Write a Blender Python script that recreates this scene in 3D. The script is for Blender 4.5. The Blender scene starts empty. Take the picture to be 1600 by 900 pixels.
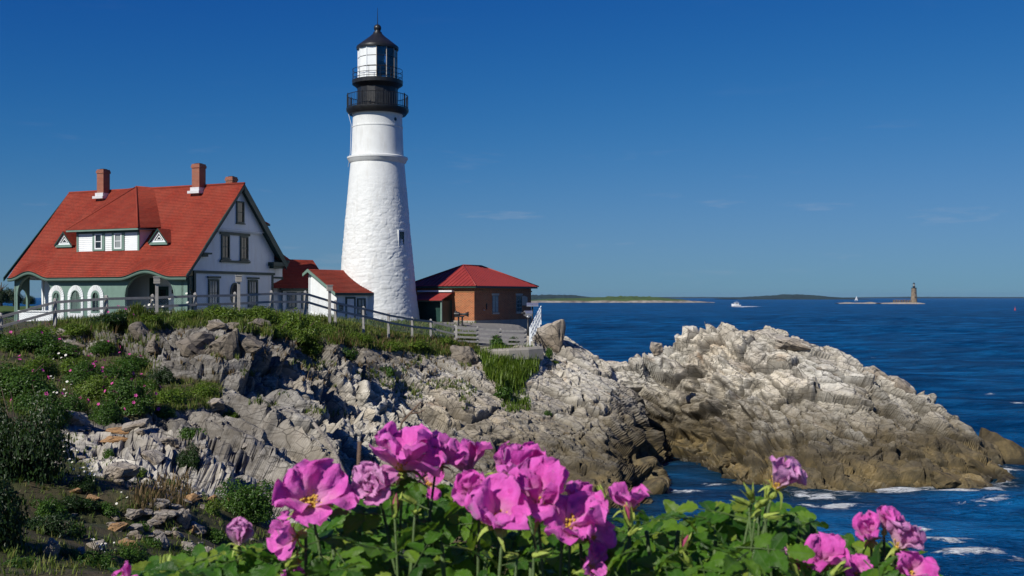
import bpy, bmesh, math, random
import numpy as np
from mathutils import Vector, Matrix
R = math.radians
random.seed(7)
SC = bpy.context.scene
COL = SC.collection

# ---------------------------------------------------------------- camera
EYE, FPX = 11.0, 1700.0            # eye height above the sea (m), focal length in photo pixels
cd = bpy.data.cameras.new('camera')
cam = bpy.data.objects.new('camera', cd)
COL.objects.link(cam)
cam.location = (0, 0, EYE)
cam.rotation_euler = (R(90), 0, 0)
cd.sensor_width = 36
cd.lens = 36 * FPX / 1600
cd.shift_y = 14 / 1600
cd.clip_start, cd.clip_end = 0.05, 90000
cd.dof.use_dof = True
cd.dof.focus_distance = 45
cd.dof.aperture_fstop = 22
SC.camera = cam
SC.view_settings.view_transform = 'Standard'
SC.view_settings.look = 'None'
SC.view_settings.exposure = 0.2
SC.view_settings.gamma = 1

# ---------------------------------------------------------------- light
SKY_CURVE = ((3.0, .64, 4.85, .010), (2.3, .74, 4.0, .100), (0.7, .465, 0.0, 0.0))     # per colour: gamma, gain, shoulder, toe
SUN = Vector((-0.644, -0.766, 0.80)).normalized()
W = bpy.data.worlds.new('World')
SC.world = W
W.use_nodes = True
wn, wl = W.node_tree.nodes, W.node_tree.links
wn.clear()
sky = wn.new('ShaderNodeTexSky')
sky.sky_type = 'NISHITA'
sky.sun_disc = False
sky.sun_elevation = math.asin(SUN.z)
sky.sun_rotation = math.atan2(SUN.x, SUN.y) % (2 * math.pi)
sky.altitude = 0
sky.air_density, sky.dust_density, sky.ozone_density = 1.0, 0.0, 1.0
# the photograph's deep polarised blue: a film-like curve per colour over the whole sky
spl = wn.new('ShaderNodeSeparateColor'); hs = wn.new('ShaderNodeCombineColor')
wl.new(sky.outputs[0], spl.inputs[0])
def wmath(op, p, q):
    n = wn.new('ShaderNodeMath'); n.operation = op
    for i, v in enumerate((p, q)):
        if hasattr(v, 'is_linked'): wl.new(v, n.inputs[i])
        else: n.inputs[i].default_value = v
    return n.outputs[0]
for k, (gm, gain, sh, toe) in enumerate(SKY_CURVE):
    x = wmath('MULTIPLY', spl.outputs[k], toe)
    q = wmath('POWER', wmath('MULTIPLY', spl.outputs[k], .1), gm)
    q = wmath('DIVIDE', wmath('MULTIPLY', q, gain * 10), wmath('ADD', wmath('MULTIPLY', q, sh), 1.0))
    wl.new(wmath('ADD', q, x), hs.inputs[k])
bg = wn.new('ShaderNodeBackground')
bg.inputs['Strength'].default_value = 0.1
wo = wn.new('ShaderNodeOutputWorld')
# thin fair-weather wisps low over the horizon, all the way round
tc = wn.new('ShaderNodeTexCoord')
sx = wn.new('ShaderNodeSeparateXYZ')
wl.new(tc.outputs['Generated'], sx.inputs[0])
mp = wn.new('ShaderNodeMapping')
mp.inputs['Scale'].default_value = (3.2, 3.2, 22)
wl.new(tc.outputs['Generated'], mp.inputs[0])
cn = wn.new('ShaderNodeTexNoise')
cn.inputs['Scale'].default_value = 2.6
cn.inputs['Detail'].default_value = 7
cn.inputs['Roughness'].default_value = 0.62
wl.new(mp.outputs[0], cn.inputs['Vector'])
cr = wn.new('ShaderNodeMapRange')
cr.inputs['From Min'].default_value, cr.inputs['From Max'].default_value = 0.60, 0.80
wl.new(cn.outputs['Fac'], cr.inputs['Value'])
el = wn.new('ShaderNodeValToRGB')
for p, v in ((0.0, 0), (0.02, .5), (0.07, 1), (0.12, .35), (0.2, 0)):
    e = el.color_ramp.elements.new(p)
    e.color = (v, v, v, 1)
wl.new(sx.outputs['Z'], el.inputs[0])
mu = wn.new('ShaderNodeMath'); mu.operation = 'MULTIPLY'
wl.new(cr.outputs[0], mu.inputs[0]); wl.new(el.outputs[0], mu.inputs[1])
mu2 = wn.new('ShaderNodeMath'); mu2.operation = 'MULTIPLY'
wl.new(mu.outputs[0], mu2.inputs[0]); mu2.inputs[1].default_value = 0.22
mx = wn.new('ShaderNodeMix'); mx.data_type = 'RGBA'
wl.new(mu2.outputs[0], mx.inputs['Factor'])
wl.new(hs.outputs[0], mx.inputs['A'])
mx.inputs['B'].default_value = (5.2, 5.0, 5.2, 1)
wl.new(mx.outputs['Result'], bg.inputs['Color'])
wl.new(bg.outputs[0], wo.inputs['Surface'])

sd = bpy.data.lights.new('sun', 'SUN')
sd.energy = 4.7
sd.angle = R(0.53)
sd.color = (1.0, 0.95, 0.86)
so = bpy.data.objects.new('sun', sd)
COL.objects.link(so)
so.rotation_euler = (-SUN).to_track_quat('-Z', 'Y').to_euler()
so.location = SUN * 200

# ---------------------------------------------------------------- helpers
def at(px, py, Y):
    """world point seen at photo pixel (px, py) at distance Y"""
    return Vector(((px - 800) / FPX * Y, Y, EYE - (py - 464) / FPX * Y))

def tag(o, label=None, cat=None, group=None, kind=None):
    if label: o['label'] = label
    if cat: o['category'] = cat
    if group: o['group'] = group
    if kind: o['kind'] = kind
    return o

def thing(name, label, cat, loc=(0, 0, 0), rz=0.0, group=None):
    o = bpy.data.objects.new(name, None)
    o.empty_display_size = 0.2
    COL.objects.link(o)
    o.location = loc
    o.rotation_euler = (0, 0, rz)
    return tag(o, label, cat, group)

def link(name, me, parent=None):
    o = bpy.data.objects.new(name, me)
    COL.objects.link(o)
    if parent is not None: o.parent = parent
    return o

def copy_tree(o, parent=None):
    c = o.copy()
    COL.objects.link(c)
    if parent is not None: c.parent = parent
    for ch in list(o.children): copy_tree(ch, c)
    return c

def np_mesh(name, V, F, mat=None, smooth=False):
    """V (n,3) array, F (m,k) array of equal-sized faces"""
    V = np.ascontiguousarray(V, dtype=np.float32); F = np.ascontiguousarray(F, dtype=np.int32)
    me = bpy.data.meshes.new(name)
    k = F.shape[1]
    me.vertices.add(len(V)); me.vertices.foreach_set('co', V.ravel())
    me.loops.add(F.size); me.loops.foreach_set('vertex_index', F.ravel())
    me.polygons.add(len(F))
    me.polygons.foreach_set('loop_start', np.arange(0, F.size, k, dtype=np.int32))
    me.polygons.foreach_set('loop_total', np.full(len(F), k, dtype=np.int32))
    me.polygons.foreach_set('use_smooth', np.full(len(F), smooth, dtype=bool))
    me.update(calc_edges=True)
    if mat: me.materials.append(mat)
    return me

def attr(me, name, vals):
    a = me.attributes.new(name, 'FLOAT', 'POINT')
    a.data.foreach_set('value', np.ascontiguousarray(vals, dtype=np.float32))

class MB:
    """collects simple solids; frame maps (a, b, c) to origin + a*right + b*up + c*out"""
    def __init__(s, origin=(0, 0, 0), right=(1, 0, 0), up=(0, 0, 1), out=(0, -1, 0)):
        s.v, s.f, s.sm, s.uv = [], [], [], {}
        s.M = [Vector(right), Vector(up), Vector(out)]
        s.o = Vector(origin)
    def p(s, a, b, c):
        return s.o + s.M[0] * a + s.M[1] * b + s.M[2] * c
    def add(s, pts, faces, smooth=False):
        n = len(s.v)
        s.v += [s.p(*q) for q in pts]
        s.f += [[n + i for i in f] for f in faces]
        s.sm += [smooth] * len(faces)
        return n
    def box(s, a0, a1, b0, b1, c0, c1):
        q = [(a, b, c) for c in (c0, c1) for b in (b0, b1) for a in (a0, a1)]
        s.add(q, [(0, 2, 3, 1), (4, 5, 7, 6), (0, 1, 5, 4), (2, 6, 7, 3), (0, 4, 6, 2), (1, 3, 7, 5)])
    def prism(s, poly, c0, c1):
        n = len(poly)
        s.add([(a, b, c0) for a, b in poly] + [(a, b, c1) for a, b in poly],
              [tuple(range(n))[::-1], tuple(range(n, 2 * n))] + [(i, (i + 1) % n, n + (i + 1) % n, n + i) for i in range(n)])
    def ring(s, outer, inner, c0, c1):
        """plate with a hole; outer and inner have equal counts"""
        n = len(outer)
        P = [(a, b, c) for c in (c0, c1) for L in (outer, inner) for a, b in L]
        F = []
        for i in range(n):
            j = (i + 1) % n
            F += [(2*n+i, 2*n+j, 3*n+j, 3*n+i), (i, n+i, n+j, j), (i, j, 2*n+j, 2*n+i), (n+i, 3*n+i, 3*n+j, n+j)]
        s.add(P, F)
    def tube(s, p0, p1, r0, r1=None, n=8, cap=True):
        r1 = r0 if r1 is None else r1
        A, B = Vector(p0), Vector(p1)
        d = (B - A).normalized()
        x = d.orthogonal().normalized(); y = d.cross(x)
        P = []
        for q, r in ((A, r0), (B, r1)):
            for i in range(n):
                t = 2 * math.pi * i / n
                P.append(tuple(q + x * (r * math.cos(t)) + y * (r * math.sin(t))))
        F = [(i, (i + 1) % n, n + (i + 1) % n, n + i) for i in range(n)]
        if cap: F += [tuple(range(n))[::-1], tuple(range(n, 2 * n))]
        s.add(P, F, n > 6)
    def path(s, pts, r0, r1=None, n=6):
        r1 = r0 if r1 is None else r1
        m = len(pts)
        pts = [Vector(q) for q in pts]
        P = []
        for k, q in enumerate(pts):
            d = (pts[min(k + 1, m - 1)] - pts[max(k - 1, 0)]).normalized()
            x = d.cross(Vector((.3, .2, .93))).normalized(); y = d.cross(x)
            r = r0 + (r1 - r0) * k / max(m - 1, 1)
            P += [tuple(q + x * (r * math.cos(2*math.pi*i/n)) + y * (r * math.sin(2*math.pi*i/n))) for i in range(n)]
        F = [(k*n+i, k*n+(i+1) % n, (k+1)*n+(i+1) % n, (k+1)*n+i) for k in range(m - 1) for i in range(n)]
        F += [tuple(range(n))[::-1], tuple(range((m-1)*n, m*n))]
        s.add(P, F, True)
    def lathe(s, prof, n=32, cap=True, smooth=True, ph=0.0):
        """profile of (r, z) about the frame's up axis"""
        runs, cur = [], [prof[0]]                       # break the profile at its hard edges
        for k in range(1, len(prof)):
            cur.append(prof[k])
            if k + 1 < len(prof):
                d0 = Vector(prof[k]) - Vector(prof[k - 1]); d1 = Vector(prof[k + 1]) - Vector(prof[k])
                if d0.length > 1e-6 and d1.length > 1e-6 and abs(d0.angle(d1)) > .6:
                    runs.append(cur); cur = [prof[k]]
        runs.append(cur)
        for run in runs:
            P = [(r * math.cos(2*math.pi*i/n+ph), z, r * math.sin(2*math.pi*i/n+ph)) for r, z in run for i in range(n)]
            F = [(k*n+i, (k+1)*n+i, (k+1)*n+(i+1) % n, k*n+(i+1) % n) for k in range(len(run) - 1) for i in range(n)]
            s.add(P, F, smooth)
        if cap:
            for r, z in (prof[0], prof[-1]):
                s.add([(r * math.cos(2*math.pi*i/n+ph), z, r * math.sin(2*math.pi*i/n+ph)) for i in range(n)], [tuple(range(n))])
    def build(s, name, mat, parent=None, fix=True):
        me = bpy.data.meshes.new(name)
        me.from_pydata([tuple(q) for q in s.v], [], s.f)
        me.polygons.foreach_set('use_smooth', s.sm)
        if fix:
            bm = bmesh.new(); bm.from_mesh(me)
            bmesh.ops.recalc_face_normals(bm, faces=bm.faces)
            bm.to_mesh(me); bm.free()
        if mat: me.materials.append(mat)
        if mat and mat.name.split('.')[0] in BOXUV: box_uv(me)
        return link(name, me, parent)

BOXUV = {'red_brick', 'chimney_brick', 'red_shingles'}
def box_uv(me):
    """metric UVs: along the level line of each face and up its slope"""
    uv = me.uv_layers.new(name='uv').data
    for p in me.polygons:
        n = p.normal
        u = Vector((-n.y, n.x, 0))
        u = u.normalized() if u.length > .2 else Vector((1, 0, 0))
        w = n.cross(u)
        for li in p.loop_indices:
            q = me.vertices[me.loops[li].vertex_index].co
            uv[li].uv = (q.dot(u), q.dot(w))

def clip(poly, z, keep_above):
    out = []
    for i in range(len(poly)):
        a, b = poly[i], poly[(i + 1) % len(poly)]
        ia, ib = (a[1] >= z) == keep_above, (b[1] >= z) == keep_above
        if ia: out.append(a)
        if ia != ib and abs(b[1] - a[1]) > 1e-9:
            t = (z - a[1]) / (b[1] - a[1])
            out.append((a[0] + t * (b[0] - a[0]), z))
    return out

def clapboards(mb, poly, step=0.16, lap=0.022, c=0.0):
    """a wall of lapped boards filling a convex (a, b) outline: each board leans out at its foot"""
    z0, z1 = min(p[1] for p in poly), max(p[1] for p in poly)
    z = z0
    while z < z1 - 1e-4:
        zt = min(z + step, z1)
        q = clip(clip(poly, z, True), zt, False)
        if len(q) >= 3:
            P = [(a, b, c + lap * (1 - (b - z) / step)) for a, b in q]
            mb.add(P, [tuple(range(len(P)))])
            lo = [p for p in P if abs(p[1] - z) < 1e-6]
            if len(lo) >= 2:
                a0, a1 = min(p[0] for p in lo), max(p[0] for p in lo)
                mb.add([(a0, z, c + lap), (a1, z, c + lap), (a1, z, c - .02), (a0, z, c - .02)], [(0, 1, 2, 3)])
        z = zt

# ---- numpy noise
def _hash(ix, iy, iz, s):
    h = (ix.astype(np.uint32) * np.uint32(374761393) + iy.astype(np.uint32) * np.uint32(668265263)
         + iz.astype(np.uint32) * np.uint32(2147483647 - 58) + np.uint32((s * 974634777) & 0xffffffff))
    h = (h ^ (h >> np.uint32(13))) * np.uint32(1274126177)
    h = (h ^ (h >> np.uint32(16))) * np.uint32(2246822519)
    return h ^ (h >> np.uint32(15))
def _rnd(h, k):
    h = (h + np.uint32(k * 2654435 + 77)) * np.uint32(3266489917)
    h = (h ^ (h >> np.uint32(14))) * np.uint32(668265263)
    return ((h ^ (h >> np.uint32(15))) & np.uint32(0xffff)).astype(np.float32) / 65535.0
def vnoise(P, s=0):
    P = np.asarray(P, dtype=np.float32)
    I = np.floor(P).astype(np.int32); f = P - I; f = f * f * (3 - 2 * f)
    out = 0
    for dx in (0, 1):
        for dy in (0, 1):
            for dz in (0, 1):
                w = (f[:, 0] if dx else 1 - f[:, 0]) * (f[:, 1] if dy else 1 - f[:, 1]) * (f[:, 2] if dz else 1 - f[:, 2])
                out = out + w * _rnd(_hash(I[:, 0] + dx, I[:, 1] + dy, I[:, 2] + dz, s), 1)
    return out
def fbm(P, n=4, s=0):
    P = np.asarray(P, dtype=np.float32); a, out, t = 1.0, 0, 0
    for k in range(n):
        out = out + a * vnoise(P * (2.03 ** k), s + k); t += a; a *= .5
    return out / t
def facets(Q, s=0, tilt=0.9, soft=0.0):
    """cells of tilted planes: (height, gap to the next cell, random id) at the points Q; soft = width of the step between cells"""
    Q = np.asarray(Q, dtype=np.float32)
    I = np.floor(Q - .5).astype(np.int32)
    n = len(Q)
    f1 = np.full(n, 9, np.float32); f2 = np.full(n, 9, np.float32)
    hh = np.zeros(n, np.float32); h2 = np.zeros(n, np.float32); idr = np.zeros(n, np.float32)
    for dx in (0, 1):
        for dy in (0, 1):
            for dz in (0, 1):
                h = _hash(I[:, 0] + dx, I[:, 1] + dy, I[:, 2] + dz, s)
                D = np.stack([Q[:, k] - (I[:, k] + (dx, dy, dz)[k]) - .5 - .7 * (_rnd(h, k + 1) - .5) for k in range(3)], 1)
                d = np.sqrt((D * D).sum(1))
                pl = (_rnd(h, 5) - .5) + tilt * sum((_rnd(h, 6 + k) - .5) * 2 * D[:, k] for k in range(3))
                near = d < f1
                sec = ~near & (d < f2)
                h2 = np.where(near, hh, np.where(sec, pl, h2))
                f2 = np.where(near, f1, np.where(sec, d, f2))
                hh = np.where(near, pl, hh); idr = np.where(near, _rnd(h, 9), idr)
                f1 = np.where(near, d, f1)
    gap = f2 - f1
    if soft > 0:
        w = np.clip(.5 + .5 * gap / soft, .5, 1)
        hh = hh * w + h2 * (1 - w)
    return hh, gap, idr
# ---------------------------------------------------------------- materials
class NT:
    def __init__(s, name):
        s.m = bpy.data.materials.new(name); s.m.use_nodes = True
        s.n, s.l = s.m.node_tree.nodes, s.m.node_tree.links
        s.b = s.n['Principled BSDF']; s.out = s.n['Material Output']
    def add(s, t, **kw):
        n = s.n.new(t)
        for k, v in kw.items(): setattr(n, k, v)
        return n
    def set(s, n, **kw):
        for k, v in kw.items(): n.inputs[k.replace('_', ' ')].default_value = v
        return n
    def coord(s, which='Object', scale=(1, 1, 1), rot=(0, 0, 0)):
        t = s.add('ShaderNodeTexCoord'); m = s.add('ShaderNodeMapping')
        m.inputs['Scale'].default_value = scale; m.inputs['Rotation'].default_value = rot
        s.l.new(t.outputs[which], m.inputs[0]); return m.outputs[0]
    def noise(s, vec, scale, detail=4, rough=.55, dist=0):
        n = s.set(s.add('ShaderNodeTexNoise'), Scale=scale, Detail=detail, Roughness=rough, Distortion=dist)
        if vec is not None: s.l.new(vec, n.inputs['Vector'])
        return n.outputs['Fac']
    def ramp(s, fac, stops):
        r = s.add('ShaderNodeValToRGB'); e = r.color_ramp.elements
        while len(e) > 1: e.remove(e[0])
        for i, (p, c) in enumerate(stops):
            x = e[0] if i == 0 else e.new(p)
            x.position = p; x.color = (*c, 1) if len(c) == 3 else c
        s.l.new(fac, r.inputs[0]); return r.outputs[0]
    def mr(s, v, a, b, c=0.0, d=1.0):
        n = s.add('ShaderNodeMapRange'); n.inputs[1].default_value, n.inputs[2].default_value = a, b
        n.inputs[3].default_value, n.inputs[4].default_value = c, d
        s.l.new(v, n.inputs[0]); return n.outputs[0]
    def math(s, op, a, b):
        n = s.add('ShaderNodeMath', operation=op)
        for i, q in enumerate((a, b)):
            if hasattr(q, 'is_linked'): s.l.new(q, n.inputs[i])
            else: n.inputs[i].default_value = q
        return n.outputs[0]
    def mix(s, fac, a, b, mode='MIX'):
        n = s.add('ShaderNodeMix', data_type='RGBA', blend_type=mode)
        for k, q in (('Factor', fac), ('A', a), ('B', b)):
            if hasattr(q, 'is_linked'): s.l.new(q, n.inputs[k])
            elif k == 'Factor': n.inputs[k].default_value = q
            else: n.inputs[k].default_value = (*q, 1)
        return n.outputs['Result']
    def attr(s, name):
        return s.add('ShaderNodeAttribute', attribute_name=name).outputs['Fac']
    def bump(s, h, strength=.4, dist=.02, prev=None):
        n = s.set(s.add('ShaderNodeBump'), Strength=strength, Distance=dist)
        s.l.new(h, n.inputs['Height'])
        if prev is not None: s.l.new(prev, n.inputs['Normal'])
        return n.outputs[0]
    def to(s, sock, q):
        if hasattr(q, 'is_linked'): s.l.new(q, s.b.inputs[sock])
        else: s.b.inputs[sock].default_value = q if not isinstance(q, tuple) else (*q, 1)

def paint(name, col, rough=.5, var=.12, scale=3.0, bump=.15, dirt=None, metallic=0.0, spec=.4):
    t = NT(name); v = t.coord()
    n = t.noise(v, scale, 5, .6)
    c = t.mix(t.mr(n, .3, .7), tuple(x * (1 - var) for x in col), tuple(min(1, x * (1 + var)) for x in col))
    if dirt:
        d = t.noise(t.coord(scale=(2.5, 2.5, .35)), scale * .8, 6, .65)
        c = t.mix(t.mr(d, .52, .78, 0, .6), c, dirt)
    t.to('Base Color', c)
    t.to('Roughness', t.mr(t.noise(v, scale * 2), .2, .8, max(0, rough - .12), min(1, rough + .12)))
    t.to('Metallic', metallic); t.to('Specular IOR Level', spec)
    if bump: t.to('Normal', t.bump(t.noise(v, scale * 9, 3), bump, .01))
    return t.m

def glassy(name, col, rough=.06):
    t = NT(name); v = t.coord()
    t.to('Base Color', t.mix(t.noise(v, 2.0, 3), tuple(c * .6 for c in col), col))
    t.to('Roughness', rough); t.to('Specular IOR Level', .6)
    t.to('Normal', t.bump(t.noise(v, 1.3, 1), .06, .03))
    return t.m

def brick(name, c1, c2, mortar, scale=1.0, uv=False, bh=.075, bw=.215):
    t = NT(name)
    v = t.coord('UV')
    b = t.set(t.add('ShaderNodeTexBrick'), Scale=1.0, Mortar_Size=.017, Mortar_Smooth=.3, Bias=0.0, Brick_Width=bw, Row_Height=bh)
    t.l.new(v, b.inputs['Vector'])
    b.inputs['Color1'].default_value = (*c1, 1); b.inputs['Color2'].default_value = (*c2, 1); b.inputs['Mortar'].default_value = (*mortar, 1)
    g = t.noise(v, .7, 5, .6)
    t.to('Base Color', t.mix(t.mr(g, .35, .75, 0, .5), b.outputs['Color'], tuple(x * .55 for x in c1)))
    t.to('Roughness', .85)
    bp = t.bump(b.outputs['Fac'], -.6, .012)
    t.to('Normal', t.bump(t.noise(v, 40, 3), .25, .01, bp))
    return t.m

def shingle(name, c1, c2, c3, w=.3, h=.17):
    t = NT(name); v = t.coord('UV')
    b = t.set(t.add('ShaderNodeTexBrick'), Scale=1.0, Mortar_Size=.012, Mortar_Smooth=.2, Bias=-.2, Brick_Width=w, Row_Height=h)
    t.l.new(v, b.inputs['Vector'])
    b.inputs['Color1'].default_value = (*c1, 1); b.inputs['Color2'].default_value = (*c2, 1); b.inputs['Mortar'].default_value = (*(x * .45 for x in c1), 1)
    g = t.noise(v, .5, 5, .6)
    c = t.mix(t.mr(g, .35, .7, 0, .45), b.outputs['Color'], c3)
    sp = t.noise(v, 5.5, 2, .6)
    c = t.mix(t.mr(sp, .56, .68, 0, .6), c, tuple(x * .45 for x in c3))
    st = t.noise(t.coord('UV', scale=(1.6, .18, 1)), 1.0, 5, .6)
    c = t.mix(t.mr(st, .5, .8, 0, .35), c, (.10, .035, .03))
    t.to('Base Color', c); t.to('Roughness', .85); t.to('Specular IOR Level', .2)
    bp = t.bump(b.outputs['Fac'], -.5, .02)
    t.to('Normal', t.bump(t.noise(v, 60, 2), .3, .01, bp))
    return t.m

def leafy(name, cols, trans=.35, rough=.45, tint=None, back=None):
    """foliage: colour varies leaf by leaf, light passes through"""
    t = NT(name)
    g = t.add('ShaderNodeNewGeometry')
    c = t.ramp(g.outputs['Random Per Island'], [(i / max(1, len(cols) - 1), q) for i, q in enumerate(cols)])
    n = t.noise(t.coord(), 1.1, 3)
    c = t.mix(t.mr(n, .35, .7, 0, .45), c, tuple(x * .6 for x in cols[0]))
    t.to('Base Color', c); t.to('Roughness', rough); t.to('Specular IOR Level', .35)
    tr = t.add('ShaderNodeBsdfTranslucent')
    t.l.new(t.mix(.5, c, (.12, .22, .02)), tr.inputs[0])
    ms = t.add('ShaderNodeMixShader'); ms.inputs[0].default_value = trans
    t.l.new(t.b.outputs[0], ms.inputs[1]); t.l.new(tr.outputs[0], ms.inputs[2])
    t.l.new(ms.outputs[0], t.out.inputs['Surface'])
    return t.m

def m_rock(name, pale, tan, dark, wet=True, soil=True):
    t = NT(name); v = t.coord('Object')
    geo = t.add('ShaderNodeNewGeometry')
    n1 = t.noise(v, .16, 5, .6); n2 = t.noise(v, .9, 6, .68, .6); n3 = t.noise(v, 7, 5, .7)
    c = t.mix(t.mr(n1, .40, .62), pale, tan)
    c = t.mix(t.mr(n2, .52, .74, 0, .75), c, dark)
    c = t.mix(t.mr(t.noise(v, .55, 4, .6, 1.0), .6, .75, 0, .7), c, (.30, .165, .07))          # rusty iron staining
    c = t.mix(t.mr(t.noise(v, 2.3, 5, .7), .60, .68, 0, .55), c, (.47, .45, .41))                 # pale lichen and quartz
    if soil:
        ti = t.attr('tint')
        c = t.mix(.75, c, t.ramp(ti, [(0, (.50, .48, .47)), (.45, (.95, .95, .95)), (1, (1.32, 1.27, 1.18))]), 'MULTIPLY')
        c = t.mix(t.mr(t.attr('bluff_shade'), 0, 1, 0, .86), c, t.mix(n2, (.045, .038, .03), (.16, .135, .105)))  # shade of the bluff, painted into the rock colour
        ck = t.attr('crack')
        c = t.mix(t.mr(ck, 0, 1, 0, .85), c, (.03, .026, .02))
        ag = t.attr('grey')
        c = t.mix(ag, c, t.mix(t.mr(n2, .4, .6), (.075, .068, .060), (.225, .212, .195)))  # grey rock, darkened further to hold the bluff's shade
    vz = t.set(t.add('ShaderNodeTexVoronoi', feature='DISTANCE_TO_EDGE'), Scale=1.0)
    vm = t.coord('Object', scale=(.75, .9, 2.0), rot=(.5, .35, .6))
    nv = t.add('ShaderNodeMix', data_type='VECTOR'); nv.inputs['Factor'].default_value = .22
    tn = t.add('ShaderNodeTexNoise'); tn.inputs['Scale'].default_value = 1.2; t.l.new(vm, tn.inputs['Vector'])
    t.l.new(vm, nv.inputs['A']); t.l.new(tn.outputs['Color'], nv.inputs['B']); t.l.new(nv.outputs['Result'], vz.inputs['Vector'])
    hair = t.mr(vz.outputs['Distance'], 0.0, .035, 1, 0)
    c = t.mix(t.math('MULTIPLY', hair, .8), c, (.03, .027, .023))
    bed = t.noise(t.coord('Object', scale=(.22, .5, 4.2), rot=(R(35), R(14), R(-20))), 1.0, 7, .7, .25)
    c = t.mix(t.mr(bed, .54, .66, 0, .42), c, tuple(x * .42 for x in dark))
    c = t.mix(t.mr(bed, .30, .42, .35, 0), c, tuple(min(1, x * 1.12) for x in pale))
    v2 = t.set(t.add('ShaderNodeTexVoronoi', feature='DISTANCE_TO_EDGE'), Scale=1.0)
    vm2 = t.coord('Object', scale=(2.4, 2.0, 4.4), rot=(.5, .3, -.4)); nv2 = t.add('ShaderNodeMix', data_type='VECTOR'); nv2.inputs['Factor'].default_value = .25
    tn2 = t.add('ShaderNodeTexNoise'); tn2.inputs['Scale'].default_value = 1.1; t.l.new(vm2, tn2.inputs['Vector'])
    t.l.new(vm2, nv2.inputs['A']); t.l.new(tn2.outputs['Color'], nv2.inputs['B']); t.l.new(nv2.outputs['Result'], v2.inputs['Vector'])
    h2 = t.math('MULTIPLY', t.mr(v2.outputs['Distance'], 0.0, .05, 1, 0), t.mr(n2, .42, .58))
    c = t.mix(t.math('MULTIPLY', h2, .75), c, (.035, .03, .025))
    c = t.mix(t.mr(n3, .35, .75, .0, .35), c, tuple(x * .5 for x in dark))
    rough = t.mr(n3, .2, .8, .75, .95)
    if wet:
        sp = t.add('ShaderNodeSeparateXYZ'); t.l.new(geo.outputs['Position'], sp.inputs[0])
        zz = t.math('ADD', sp.outputs['Z'], t.mr(t.noise(v, .45, 5, .65), 0, 1, -2.2, 2.2))
        c = t.mix(t.mr(zz, 2.0, 5.4, .95, 0), c, t.mix(t.mr(n2, .35, .65), (.090, .068, .032), (.034, .027, .016)))
        c = t.mix(t.mr(zz, .3, 1.5, .75, 0), c, t.mix(t.mr(n2, .42, .6), (.20, .145, .06), (.07, .06, .03)))
        c = t.mix(t.mr(t.math('ADD', sp.outputs['Z'], t.mr(n2, 0, 1, -.3, .3)), .05, .5, .9, 0), c, (.028, .024, .016))
        rough = t.math('MULTIPLY', rough, t.mr(zz, -.2, 1.2, .45, 1))
    if soil:
        so_ = t.attr('soil')
        e = t.noise(v, 1.7, 5, .7)
        f = t.mr(t.math('ADD', so_, t.mr(e, 0, 1, -.35, .35)), .40, .62)
        sc_ = t.mix(t.mr(n2, .4, .6), (.045, .05, .016), (.075, .058, .03))
        c = t.mix(f, c, sc_)
        pv = t.attr('paved')
        c = t.mix(pv, c, t.mix(n2, (.15, .145, .135), (.22, .21, .20)))
    t.to('Base Color', c); t.to('Roughness', rough); t.to('Specular IOR Level', .3)
    bp = t.bump(t.noise(v, 2.2, 9, .74), .55, .09)
    bp = t.bump(hair, -.6, .06, bp)
    bp = t.bump(h2, -.6, .04, bp)
    bp = t.bump(bed, .5, .06, bp)
    t.to('Normal', t.bump(t.noise(v, 14, 6, .7), .5, .03, bp))
    return t.m

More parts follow.
